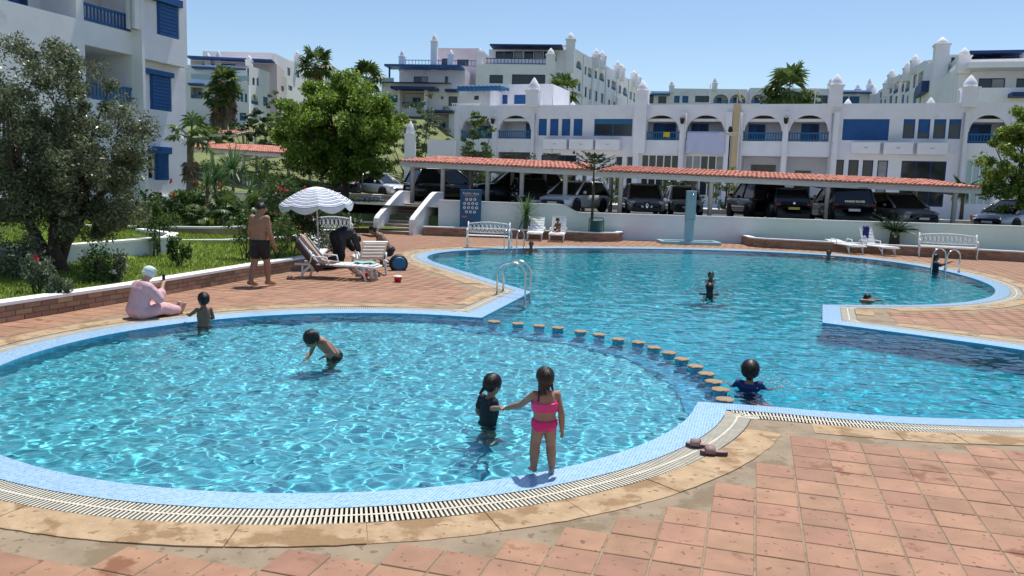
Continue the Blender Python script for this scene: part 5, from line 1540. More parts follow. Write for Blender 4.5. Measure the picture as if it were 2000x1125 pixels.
# ================================================================== furniture and small things
for n_, c_, r_ in [('blue_sheet', (.55, .56, .74), .9), ('yellow_cloth', (.6, .5, .04), .9), ('brown_towel', (.075, .05, .047), .95), ('beige_towel', (.42, .30, .24), .95), ('indigo_cloth', (.02, .018, .12), .9), ('red_plastic', (.55, .02, .025), .35), ('white_lid', (.8, .8, .78), .4), ('clear_plastic', (.55, .58, .58), .15), ('green_bin', (.01, .10, .10), .5), ('slipper', (.30, .19, .18), .7), ('slipper_sole', (.09, .06, .06), .8), ('umb_white', (.72, .73, .75), .8), ('umb_blue', (.05, .09, .20), .8), ('sign_blue', (.012, .09, .20), .4), ('sign_white', (.7, .72, .72), .5), ('sign_orange', (.5, .16, .06), .5), ('dish', (.45, .36, .12), .6), ('plate', (.6, .6, .58), .5), ('plate_yellow', (.5, .36, .08), .5), ('clay', (.35, .12, .06), .8), ('teal_cloth', (.2, .5, .5), .9), ('skin', (.33, .18, .115), .55), ('skin_dark', (.20, .105, .066), .55), ('skin_pale', (.45, .27, .19), .55), ('hair', (.012, .009, .008), .45), ('hair_brown', (.03, .017, .011), .45), ('lips', (.35, .12, .10), .5), ('eye', (.01, .01, .012), .3), ('pink_robe', (.64, .38, .40), .9), ('scarf', (.58, .66, .63), .9), ('swim_black', (.012, .013, .018), .7), ('pink_suit', (.62, .015, .15), .55), ('pink_suit2', (.72, .05, .22), .5), ('blue_shirt', (.015, .035, .14), .7), ('red_shorts', (.30, .05, .07), .8), ('navy', (.012, .015, .03), .7)]:
    pm(n_, c_, r_, .08 if 'skin' not in n_ else .16, 12, .15 if 'skin' not in n_ else .08, 60)

def label_copy(src, loc, rz, lab): 
    c = copy_tree(src); c.location = loc; c.rotation_euler = (0, 0, rz); c['label'] = lab; return c
# ---- white cast iron scroll bench (local: x along, y back, z up)
def make_bench(name, label, w, loc, rz):
    t = thing(name, label, 'bench', loc, rz, 'white scroll benches')
    h = w / 2
    for s in (-1, 1):
        mb = MB(); x = s * h
        mb.tube([(x, -.24, 0), (x, -.20, .12), (x, -.24, .28), (x, -.22, .42)], .022, 6); mb.tube([(x, .24, 0), (x, .18, .15), (x, .2, .42), (x, .27, .92)], .024, 6)
        mb.tube([(x, -.22, .42), (x, 0, .40), (x, .2, .42)], .02, 6); mb.tube([(x, -.24, 0), (x, 0, .14), (x, .24, 0)], .014, 6)
        mb.build('leg', 'white_iron', t, True)
        mb = MB(); mb.tube([(x, .23, .66), (x, .05, .68), (x, -.17, .66), (x, -.25, .62), (x, -.24, .56), (x, -.19, .56)], .02, 6); mb.tube([(x, -.2, .57), (x, -.22, .42)], .015, 6); mb.build('armrest', 'white_iron', t, True)
    for k in range(6):
        mb = MB(); y = -.22 + k * .082; mb.bbox(-h, y, .43, h, y + .055, .455, .006); mb.build('seat_slat', 'white_iron', t)
    by = lambda z: .205 + (z - .42) * .13
    mb = MB()
    tp = [(x, by(.88) , .84 + .07 * math.cos(PI * x / w)) for x in np.linspace(-h, h, 13)]
    mb.tube(tp, .02, 6); mb.tube([(x, by(.55), .55 - .02 * math.cos(PI * x / w)) for x in np.linspace(-h, h, 9)], .017, 6)
    n_ = int(w / .14)
    for k in range(n_):
        x0 = -h + w * k / n_; x1 = -h + w * (k + 1) / n_; xm = (x0 + x1) / 2
        zt = .83 + .07 * math.cos(PI * xm / w)
        mb.tube([(x0, by(.55), .55), (xm, by(.7), .7), (x1, by(zt), zt)], .011, 5); mb.tube([(x1, by(.55), .55), (xm, by(.7) + .01, .7), (x0, by(zt), zt)], .011, 5)
        mb.tube([(xm + .045 * math.cos(a), by(.7), .7 + .05 * math.sin(a)) for a in np.linspace(0, 2 * PI, 9)], .009, 5)
        mb.tube([(xm, by(.55), .55), (xm, by(.62), .65)], .009, 5); mb.tube([(xm, by(.75), .75), (xm, by(zt), zt)], .009, 5)
    mb.build('backrest', 'white_iron', t, True)
    return t
p = (G(908, 484) + G(997, 487)) / 2
bench = make_bench('bench', 'white cast iron scroll bench below the blue sign', 1.5, (p.x, p.y + .3, 0), -.05)
p = (G(1798, 503) + G(1917, 508)) / 2
make_bench('bench', 'white cast iron scroll bench right of the sago palm', 1.95, (p.x, p.y + .3, 0), -.36)
p = D(652, 465, 30.0)
make_bench('bench', 'white cast iron scroll bench partly hidden behind the striped umbrella', 1.35, (-6.62, 29.8, 0), .35)

# ---- plastic sun lounger (local: feet end -y? head end at +y, x across)
def make_lounger(label, loc, rz, back=.75, group='white plastic sun loungers'):
    t = thing('sun_lounger', label, 'sun lounger', loc, rz, group)
    mb = MB()
    for s in (-1, 1):
        mb.tube([(s * .29, -.95, .30), (s * .30, -.6, .33), (s * .30, 0, .33), (s * .30, .35, .33), (s * .30, .92, .33)], .03, 6)
    mb.tube([(-.29, -.95, .30), (.29, -.95, .30)], .03, 6); mb.build('frame', 'white_plastic', t, True)
    for k in range(9):
        y = -.92 + k * .14; mb = MB(); mb.bbox(-.28, y, .335, .28, y + .105, .36, .006); mb.build('slat', 'white_plastic', t)
    br = MB(); c, s_ = math.cos(back), math.sin(back)
    br.M = Matrix.Translation((0, .36, .35)) @ Matrix.Rotation(back, 4, 'X')
    for k in range(5): br.bbox(-.27, .02 + k * .135, -.012, .27, .13 + k * .135, .014, .006)
    br.tube([(-.28, 0, 0), (-.28, .72, 0), (.28, .72, 0), (.28, 0, 0)], .026, 6); br.M = None
    br.build('backrest', 'white_plastic', t)
    for (x, y, sp) in ((-.29, -.62, -.14), (.29, -.62, -.14), (-.29, .62, .16), (.29, .62, .16)):
        mb = MB(); mb.tube([(x, y - .1, .32), (x, y + sp * .6, .15), (x, y + sp, .0)], [.035, .03, .028], 6); mb.tube([(x, y + .12, .32), (x, y + sp * .8, .1)], .022, 6); mb.build('leg', 'white_plastic', t, True)
    for s in (-1, 1):
        if group == 'white plastic sun loungers':
            mb = MB(); mb.tube([(s * .33, .1, .33), (s * .34, .15, .5), (s * .34, .5, .52), (s * .33, .56, .33)], .022, 6); mb.build('armrest', 'white_plastic', t, True)
    return t
def on_deck(px, py): p = G(px, py); return (p.x, p.y, .002)
p = G(1047, 470); make_lounger('empty white plastic sun lounger beside the yucca', (p.x, p.y + .55, .002), -.10, .9)
p = G(1090, 472); make_lounger('white plastic sun lounger with a child sitting on it', (p.x, p.y + .5, .002), -.12, 1.1); CH = Vector((p.x, p.y + .5))
p = G(1665, 496); make_lounger('white plastic sun lounger lying flat beside the right planter', (p.x, p.y + .7, .002), .16, .12)
p = G(1722, 499); lg = make_lounger('white plastic sun lounger with a dark blue cloth on its back', (p.x, p.y + .6, .002), .3, 1.15)
LN = Vector((-4.05, 18.75)); make_lounger('white sun lounger covered with a brown striped towel', (LN.x, LN.y, .002), math.radians(83), .85)
p = Vector((-3.62, 20.35)); make_lounger('white sun lounger seen from behind beside the crouching man', (p.x, p.y, .002), PI + .35, .7)
# cloth on lounger, towel
t = wthing('blue_cloth', 'dark blue cloth hanging over the white lounger back', 'cloth', tuple(lg.location) )
mb = MB(); R_ = Matrix.Translation(lg.location) @ Matrix.Rotation(.3, 4, 'Z')
mb.M = R_
for k in range(6):
    pass
vv = []
for i in range(7):
    for j in range(7):
        x = -.2 + .3 * i / 6; s = j / 6; vv.append((x + .02 * math.sin(9 * s), .60 - .02 * math.sin(5 * i) - .08 * s - .06, 1.06 - .55 * s + .02 * math.sin(i * 2.2)))
mb.add(vv, [(i * 7 + j, i * 7 + j + 1, i * 7 + j + 8, i * 7 + j + 7) for i in range(6) for j in range(6)]); mb.M = None
o = mb.build('cloth', 'indigo_cloth', t, True); md = o.modifiers.new('s', 'SOLIDIFY'); md.thickness = .02
def drape(t, name, mat, u0, u1, lift):
    mb = MB(); mb.M = Matrix.Translation((LN.x, LN.y, 0)) @ Matrix.Rotation(math.radians(83), 4, 'Z')
    prof = [(.0, .377), (.1, .377), (.2, .38), (.36, .40), (.5, .54), (.66, .72), (.8, .90), (.86, .97), (.9, .9), (.92, .7)]
    n_ = 9; v = []
    for i in range(n_):
        f_ = i / (n_ - 1); x = u0 + (u1 - u0) * f_
        for k, (y, z) in enumerate(prof):
            e = max(0, abs(x) - .29); v.append((max(-.36, min(.36, x)) + .012 * math.sin(k * 1.7 + i), y + .012 * math.sin(i * 2.1 + k), z + lift - e * 2.2 * (1 if k > 2 else .4) + .01 * math.sin(i * 1.3 + k * 2)))
    m_ = len(prof)
    mb.add(v, [(i * m_ + k, i * m_ + k + 1, (i + 1) * m_ + k + 1, (i + 1) * m_ + k) for i in range(n_ - 1) for k in range(m_ - 1)])
    mb.M = None
    o = mb.build(name, mat, t, True); md = o.modifiers.new('s', 'SOLIDIFY'); md.thickness = .014; md.offset = 1
t = wthing('towel', 'brown towel with a pale stripe draped over the near lounger', 'towel', (LN.x, LN.y, .3))
drape(t, 'cloth', 'brown_towel', -.40, .36, .0); drape(t, 'stripe', 'beige_towel', -.06, .1, .018)
t = wthing('teal_towel', 'small pale teal cloth lying on the foot of the near lounger', 'towel', (LN.x + .6, LN.y, .36))
mb = MB(); mb.M = Matrix.Translation((LN.x + .62, LN.y + .05, .375))
vv = [(-.25 + .1 * i, -.18 + .09 * j, .02 + .02 * math.sin(i * 2.1 + j * 1.7)) for i in range(6) for j in range(5)]
mb.add(vv, [(i * 5 + j, i * 5 + j + 1, i * 5 + j + 6, i * 5 + j + 5) for i in range(5) for j in range(4)]); mb.M = None
o = mb.build('cloth', 'teal_cloth', t, True)

# ---- striped beach umbrella
def umbrella(loc):
    t = thing('beach_umbrella', 'white and blue striped beach umbrella over the loungers', 'umbrella', loc)
    mb = MB(); mb.tube([(0, 0, 0), (0, 0, 1.2), (.02, 0, 2.02)], .02, 8); mb.build('pole', 'white_iron', t, True)
    mb = MB(); mb.lathe([(.2, 0), (.2, .08), (.05, .12), (.035, .3)], (0, 0, 0), 12); mb.build('base', 'white_plastic', t, True)
    NP, R = 8, .95
    rings = 9
    def P(a, k):
        f_ = k / rings; ph = (a * NP / (2 * PI)) % 1; sag = math.sin(PI * ph)
        r = R * f_ * (1 - .05 * sag * f_); z = 2.08 - .43 * f_ ** 1.7 - .05 * sag * f_
        return (r * math.cos(a), r * math.sin(a), z)
    for p_ in range(NP):
        mbp = MB(); mi = []
        for k in range(rings):
            n_ = 6
            for q, (f0, f1, m_) in enumerate(((0, .45, 0), (.45, .62, 1), (.62, .8, 0), (.8, 1, 1))):
                if k < 2: m_ = 0
                for i in range(n_):
                    a0 = 2 * PI * (p_ + i / n_) / NP; a1 = 2 * PI * (p_ + (i + 1) / n_ - 1e-4) / NP
                    mbp.add([P(a0, k + f0), P(a0, k + f1), P(a1, k + f1), P(a1, k + f0)], [(0, 1, 2, 3)]); mi.append(m_)
        o = mbp.build('canopy_panel', ['umb_white', 'umb_blue'], t)
        o.data.polygons.foreach_set('material_index', mi)
        bm_ = bmesh.new(); bm_.from_mesh(o.data); bmesh.ops.remove_doubles(bm_, verts=bm_.verts, dist=.0005); bm_.to_mesh(o.data); bm_.free(); o.data.shade_smooth()
        mb = MB()
        for i in range(8):
            a0 = 2 * PI * (p_ + i / 8) / NP; a1 = 2 * PI * (p_ + (i + 1) / 8 - 1e-4) / NP
            q0, q1 = Vector(P(a0, rings)), Vector(P(a1, rings)); h0 = .07 + .09 * math.sin(PI * i / 8); h1 = .07 + .09 * math.sin(PI * (i + 1) / 8)
            mb.add([q0, q1, q1 + Vector((0, 0, -h1)), q0 + Vector((0, 0, -h0))], [(0, 1, 2, 3)])
        mb.build('valance', 'umb_white', t, True)
        mb = MB(); a0 = 2 * PI * p_ / NP; mb.tube([(.02, 0, 1.75), Vector(P(a0, rings * .5)) - Vector((0, 0, .02))], .006, 4); mb.tube([Vector(P(a0, k)) - Vector((0, 0, .015)) for k in range(0, rings + 1, 3)], .006, 4); mb.build('rib', 'white_iron', t)
    return t
p = D(625, 500, 21.4); u_ = umbrella((p.x, 21.4, 0)); u_.rotation_euler = (.05, -.06, .3)

# ---- shower
p = G(1345, 475); sc_ = thing('shower', 'teal rendered shower pillar standing in a shallow basin', 'shower', (p.x - .1, p.y - .4, 0), .02)
mb = MB(); mb.bbox(-.17, -.14, .0, .17, .16, 1.05, .012); mb.build('pillar_base', 'teal', sc_)
mb = MB(); mb.bbox(-.20 + .02, -.1, 1.0, .20 + .02, .16, 2.25, .012); mb.build('pillar', 'teal', sc_)
for x0, y0, x1, y1 in ((-1.25, -.62, 1.25, -.5), (-1.25, .5, 1.25, .62), (-1.25, -.499, -1.12, .499), (1.12, -.499, 1.25, .499)):
    mb = MB(); mb.bbox(x0, y0, -.005, x1, y1, .13, .01); mb.build('basin_rim', 'tealrim', sc_)
mb = MB(); mb.box(-1.12, -.5, -.005, 1.12, .5, .03); mb.build('basin_floor', 'teal', sc_)
mb = MB(); mb.tube([(.02, -.1, 2.1), (.02, -.25, 2.15), (.02, -.3, 2.1)], .015, 6); mb.lathe([(.015, 0), (.05, -.03), (.05, -.045)], (.02, -.3, 2.1), 10); mb.build('shower_head', 'steel', sc_, True)
mb = MB(); mb.lathe([(.02, 0), (.03, .02), (.03, .05), (.005, .06)], (-.2, -.02, .95), 8); mb.build('tap', 'steel', sc_, True)

# ---- pool ladders
def ladder(label, loc, rz):
    t = thing('pool_ladder', label, 'pool ladder', loc, rz, 'steel pool ladders')
    for s in (-.25, .25):
        mb = MB(); pts = [(s, -.34, 0), (s, -.34, .45)] + [(s, -.04 - .3 * math.cos(a), .45 + .24 * math.sin(a)) for a in np.linspace(.15, PI - .15, 9)] + [(s, .26, .45), (s, .26, -.1), (s, .27, -1.0)]
        mb.tube(pts, .021, 10); mb.build('rail', 'steel', t, True)
        mb = MB(); mb.lathe([(.045, 0), (.045, .012), (.024, .02)], (s, -.34, 0), 12); mb.build('flange', 'steel', t, True)
    for k in range(3):
        mb = MB(); mb.bbox(-.25, .22, -.32 - .25 * k, .25, .30, -.29 - .25 * k, .008); mb.build('tread', 'steel', t)
p = (G(995, 577) + G(1010, 571)) / 2
e_ = math.atan2(17.57 - 13.99, .43 + .48)
ladder('steel pool ladder at the tip of the left deck', (p.x + .05, p.y - .02, 0), e_ - PI)
p = G(1846, 531); ladder('steel pool ladder in front of the right bench', (p.x + .1, p.y + .25, 0), math.radians(115))
p = G(1003, 487); ladder('steel pool ladder in front of the bench below the sign', (p.x, p.y + .35, 0), PI - .45)

# ---- sign board
sg = thing('sign_board', 'blue pool rules sign with rows of white round icons', 'sign', (D(918, 450, 35.4).x, 35.45, .3))
mb = MB(); mb.bbox(-.46, -.03, .12, .46, .03, 1.72, .01); mb.build('board', 'sign_blue', sg)
for s in (-.42, .42):
    mb = MB(); mb.box(s - .03, .0, -.05, s + .03, .05, .118); mb.build('post', 'sign_blue', sg)
def text(body, size, loc, mat, parent, rot=(PI / 2, 0, 0), name='lettering', ext=.003):
    cu_ = bpy.data.curves.new(name, 'FONT'); cu_.body = body; cu_.size = size; cu_.align_x = 'CENTER'; cu_.extrude = ext; cu_.materials.append(M[mat])
    tmp = bpy.data.objects.new('tmp', cu_); me_ = bpy.data.meshes.new_from_object(tmp); bpy.data.objects.remove(tmp)
    o = bpy.data.objects.new(name, me_); col.objects.link(o); o.parent = parent; o.location = loc; tag(o, kind='stuff'); o.rotation_euler = rot
    if parent.name in WT: o.matrix_parent_inverse = Matrix.Translation(WT[parent.name]).inverted()
    return o
text('Kabila vista', .155, (0, -.034, 1.50), 'sign_white', sg)
mb = MB(); mb.box(-.28, -.036, 1.42, .30, -.031, 1.46); mb.build('subtitle', 'sign_orange', sg)
for r_, (n_, z) in enumerate(((3, 1.29), (4, 1.11), (4, .93), (3, .75))):
    for k in range(n_):
        x = (k - (n_ - 1) / 2) * .175; mb = MB(); mb.M = Matrix.Translation((x, -.031, z)) @ Matrix.Rotation(PI / 2, 4, 'X')
        mb.lathe([(.065, 0), (.065, .004)], n=14); mb.M = None; o = mb.build('icon', 'sign_white', sg)
        mb = MB(); mb.M = Matrix.Translation((x, -.0355, z)) @ Matrix.Rotation(PI / 2, 4, 'X') @ Matrix.Rotation(r_ * 1.3 + k, 4, 'Z'); mb.box(-.035, -.014, 0, .035, .014, .002); mb.lathe([(.018, 0), (.018, .002)], (.0, .03, 0), 8); mb.M = None; mb.build('pictogram', 'sign_blue', o)
mb = MB(); mb.box(-.36, -.035, .50, -.16, -.031, .57); mb.build('badge', 'sign_orange', sg)
# ---- bin
p = D(1163, 458, 35.0)
bn = thing('litter_bin', 'dark green litter bin in a tube frame at the foot of the pine', 'bin', (p.x, 34.75, .3))
mb = MB(); mb.lathe([(.22, .04), (.24, .06), (.275, .52), (.29, .53), (.29, .57), (.25, .57), (.22, .1)], n=18); mb.build('bucket', 'green_bin', bn, True)
mb = MB(); mb.tube([(-.31, .05, -.05), (-.31, .05, .62), (-.26, .05, .68), (.26, .05, .68), (.31, .05, .62), (.31, .05, -.05)], .018, 8); mb.build('frame', 'green_bin', bn, True)
ORD = 'first second third fourth fifth sixth seventh eighth ninth tenth eleventh twelfth thirteenth fourteenth fifteenth last'.split()
# ---- stools in the water
for k, p in enumerate(ST):
    t = thing('pool_stool', ORD[k] + ' tan topped mosaic stool in the pool counted from the left deck tip', 'stool', (p.x, p.y, 0), 0, 'line of round stools in the pool')
    mb = MB(); mb.lathe([(.085, KD), (.085, -.05), (.10, -.025)], n=14); o = mb.build('column', 'mosaic_wall', t, True); o.cycles.is_caustics_receiver = True
    mb = MB(); mb.lathe([(.09, -.025), (.104, -.02), (.107, -.01), (.098, -.002), (.01, .001)], n=18); [mb.v.__setitem__(i_, (mb.v[i_][0] * (1 + .06 * math.sin(i_ * 2.3 + k)), mb.v[i_][1] * (1 + .06 * math.cos(i_ * 1.9 + k * 2)), mb.v[i_][2])) for i_ in range(len(mb.v))]; mb.build('seat', 'stooltop', t)
# ---- lamp post, satellite dish, sheet, towel
p = D(1421, 345, 50.5); zt_ = D(1426, 262, 50.5).z
lp = thing('lamp_post', 'black lamp post with a flat disc top in front of the tan strip', 'lamp post', (p.x, 50.5, zpark(p.x)))
hh = zt_ - zpark(p.x)
mb = MB(); mb.lathe([(.16, 0), (.16, .1), (.09, .2), (.075, .9), (.05, 1.0), (.045, hh - .1)], n=10); mb.build('pole', 'black', lp, True)
mb = MB(); mb.lathe([(.05, hh - .1), (.62, hh), (.62, hh + .05), (.1, hh + .1)], n=18); mb.build('shade', 'kerb', lp, True)
mb = MB(); mb.lathe([(.1, hh + .1), (.16, hh + .2), (.1, hh + .45), (.02, hh + .5)], n=10); mb.build('cap', 'black', lp, True)
s_, z_ = F4.sz(1439, 207); w = F4.W(s_, z_, -.2)
sd = thing('satellite_dish', 'yellowed satellite dish on the roof above the tan strip', 'satellite dish', (w[0], w[1], ztop))
mb = MB(); mb.M = Matrix.Translation((.05, 0, .55)) @ Matrix.Rotation(1.25, 4, 'Y') @ Matrix.Rotation(.3, 4, 'X'); mb.lathe([(.01, 0), (.3, .04), (.52, .14), (.53, .15), (.3, .06), (.02, .02)], n=18); mb.M = None; mb.build('dish', 'dish', sd, True)
mb = MB(); mb.tube([(0, 0, -.05), (0, 0, .5)], .035, 8); mb.build('mast', 'steel', sd); mb = MB(); mb.tube([(.05, 0, .3), (.45, -.1, .5)], .015, 6); mb.build('feed_arm', 'steel', sd)
def hang(name, label, cat, r, mat, off, wave_=.03):
    s0, s1, z0, z1 = F4.rect(*r); t = wthing(name, label, cat, F4.W((s0 + s1) / 2, z0, off)); mb = MB(); n_, m_ = 14, 8; v = []
    for i in range(n_ + 1):
        for j in range(m_ + 1):
            f_, g_ = i / n_, j / m_; v.append(F4.W(s0 + (s1 - s0) * f_, z1 - (z1 - z0) * g_ * (1 - .05 * math.sin(f_ * 6) - .1 * max(0, f_ - .8)), off + wave_ * math.sin(f_ * 17 + g_ * 3) * g_ + .03 * math.sin(f_ * 5) * g_))
    mb.add(v, [(i * (m_ + 1) + j, i * (m_ + 1) + j + 1, (i + 1) * (m_ + 1) + j + 1, (i + 1) * (m_ + 1) + j) for i in range(n_) for j in range(m_)])
    o = mb.build('cloth', mat, t, True); md = o.modifiers.new('s', 'SOLIDIFY'); md.thickness = .012
hang('bed_sheet', 'pale lavender bed sheet hanging over an arched balcony railing', 'sheet', (1343, 257, 1416, 302), 'blue_sheet', .30, .07)
hang('yellow_towel', 'yellow towel hanging on the arched balcony railing beside the bed sheet', 'towel', (1296, 258, 1308, 268), 'yellow_cloth', .05)
# planter pots by the wall at right
p = D(1906, 430, 45.5); t = thing('clay_pot', 'brown clay plant pot behind the wall under the right end of the carport', 'pot', (p.x, 45.5, zpark(p.x)))
mb = MB(); mb.lathe([(.18, 0), (.28, .35), (.3, .5), (.33, .52), (.33, .58), (.27, .58), (.25, .4)], n=14); mb.build('pot', 'clay', t, True); mb = MB(); mb.lathe([(.26, .5), (.02, .53)], n=12); mb.build('soil', 'soil', t)

# ---- small things on the deck
def slipper(label, loc, rz):
    t = thing('slipper', label, 'slipper', loc, rz, 'pair of slippers'); out = []
    prof = [(-.115, .0, .028), (-.105, .022, .03), (-.06, .032, .031), (0, .033, .033), (.06, .042, .036), (.1, .036, .04), (.12, .018, .044), (.124, 0, .046)]
    mb = MB(); top = [(w_, y, .034) for y, w_, _ in prof] ; v = [(w_, y) for y, w_, _ in prof] + [(-w_, y) for y, w_, _ in reversed(prof[1:-1])]
    mb.prism(v, 0, .028); mb.build('sole', 'slipper_sole', t); mb = MB(); mb.prism([(a * .93, b_ * .97) for a, b_ in v], .0285, .034); mb.build('footbed', 'slipper', t)
    mb = MB(); n_ = 9; vv = []
    for y, k in ((-.005, 1.), (.035, 1.05), (.08, .9)):
        for i in range(n_):
            a = PI * i / (n_ - 1); vv.append((.044 * k * math.cos(a), y, .02 + .043 * k * math.sin(a) ** .7))
    mb.add(vv, [(j * n_ + i, j * n_ + i + 1, (j + 1) * n_ + i + 1, (j + 1) * n_ + i) for j in range(2) for i in range(n_ - 1)])
    o = mb.build('strap', 'slipper', t, True); md = o.modifiers.new('s', 'SOLIDIFY'); md.thickness = .009
p = G(1366, 874); slipper('dusty pink slipper lying half on the drain grate', (p.x, p.y, .003), math.radians(70))
p = G(1395, 889); slipper('dusty pink slipper lying on the sandstone next to the grate', (p.x, p.y, .006), math.radians(82))
p = G(569, 546); slipper('dark sandal under the head end of the near lounger', (p.x, p.y, .003), 1.2)
def bucket(label, loc, s=1., lid=True):
    t = thing('bucket', label, 'bucket', loc); mb = MB(); mb.lathe([(.07 * s, 0), (.095 * s, .11 * s), (.1 * s, .12 * s), (.088 * s, .12 * s), (.06 * s, .012)], n=16); mb.build('pail', 'red_plastic', t, True)
    if lid: mb = MB(); mb.lathe([(.105 * s, .118 * s), (.105 * s, .135 * s), (.09 * s, .145 * s), (.01, .147 * s)], n=16); mb.build('lid', 'white_lid', t, True)
p = G(777, 551); bucket('red toy bucket with a white rim standing alone on the deck', (p.x, p.y, .002), 1.0)
p = G(712, 543); bucket('red toy bucket under the foot of the near lounger', (p.x, p.y, .002), 1.0, False)
def bottle(label, loc, h, r, cap='white_lid'):
    t = thing('bottle', label, 'bottle', loc); mb = MB(); mb.lathe([(r, 0), (r, h * .62), (r * .85, h * .72), (r * .35, h * .85), (r * .35, h * .9)], n=12); mb.build('body', 'clear_plastic', t, True)
    mb = MB(); mb.lathe([(r * .42, h * .9), (r * .42, h), (.002, h)], n=10); mb.build('cap', cap, t)
p = G(725, 548); bottle('tall clear water bottle next to the near lounger', (p.x, p.y, .002), .26, .04)
p = G(735, 544); bottle('small white bottle behind the tall clear bottle', (p.x, p.y, .002), .17, .035)
p = Vector((-2.95, 20.9))
t = thing('swim_bag', 'rounded dark and teal patterned swim bag beside the crouching man', 'bag', (p.x, p.y, .0), .3)
mb = MB(); mb.M = Matrix.Translation((0, 0, .17)) @ Matrix.Rotation(PI / 2, 4, 'X'); mb.lathe([(.02, -.1), (.2, -.1), (.24, -.05), (.24, .05), (.2, .1), (.02, .1)], n=20); mb.M = Matrix.Scale(1.3, 4, (1, 0, 0)) ; mb.M = None; mb.build('body', 'black', t, True)
mb = MB(); mb.M = Matrix.Translation((0, -.102, .17)) @ Matrix.Rotation(PI / 2, 4, 'X'); mb.lathe([(.19, 0), (.15, .01), (.01, .012)], n=14); mb.M = None; mb.build('patch', 'blue_teal', t, True)
t = thing('bag', 'black bag lying on the deck under the bending woman', 'bag', (-4.75, 20.7, 0), .4)
mb = MB(); mb.ell((0, 0, .13), (.3, .2, .15)); mb.ell((.12, -.05, .2), (.17, .15, .13)); mb.build('body', 'black', t, True); mb = MB(); mb.tube([(-.15, 0, .22), (-.1, 0, .38), (.1, 0, .38), (.15, 0, .24)], .012, 6); mb.build('handle', 'black', t, True)

# ================================================================== people
AD = dict(pel=(0, 0, .525), che=(0, .0, .70), nek=(0, -.005, .825), head=(0, .012, .925), sl=(-.108, 0, .80), sr=(.108, 0, .80), el=(-.145, -.01, .63), er=(.145, -.01, .63), wl=(-.155, .04, .485), wr=(.155, .04, .485), hl=(-.052, 0, .50), hr=(.052, 0, .50), kl=(-.055, .012, .28), kr=(.055, .012, .28), al=(-.055, -.01, .045), ar=(.055, -.01, .045), tl=(-.06, .09, .015), tr=(.06, .09, .015))
KD_ = dict(pel=(0, 0, .475), che=(0, 0, .64), nek=(0, -.005, .765), head=(0, .012, .885), sl=(-.098, 0, .735), sr=(.098, 0, .735), el=(-.135, -.01, .58), er=(.135, -.01, .58), wl=(-.15, .03, .455), wr=(.15, .03, .455), hl=(-.048, 0, .455), hr=(.048, 0, .455), kl=(-.052, .01, .25), kr=(.052, .01, .25), al=(-.052, -.01, .045), ar=(.052, -.01, .045), tl=(-.055, .085, .017), tr=(.055, .085, .017))
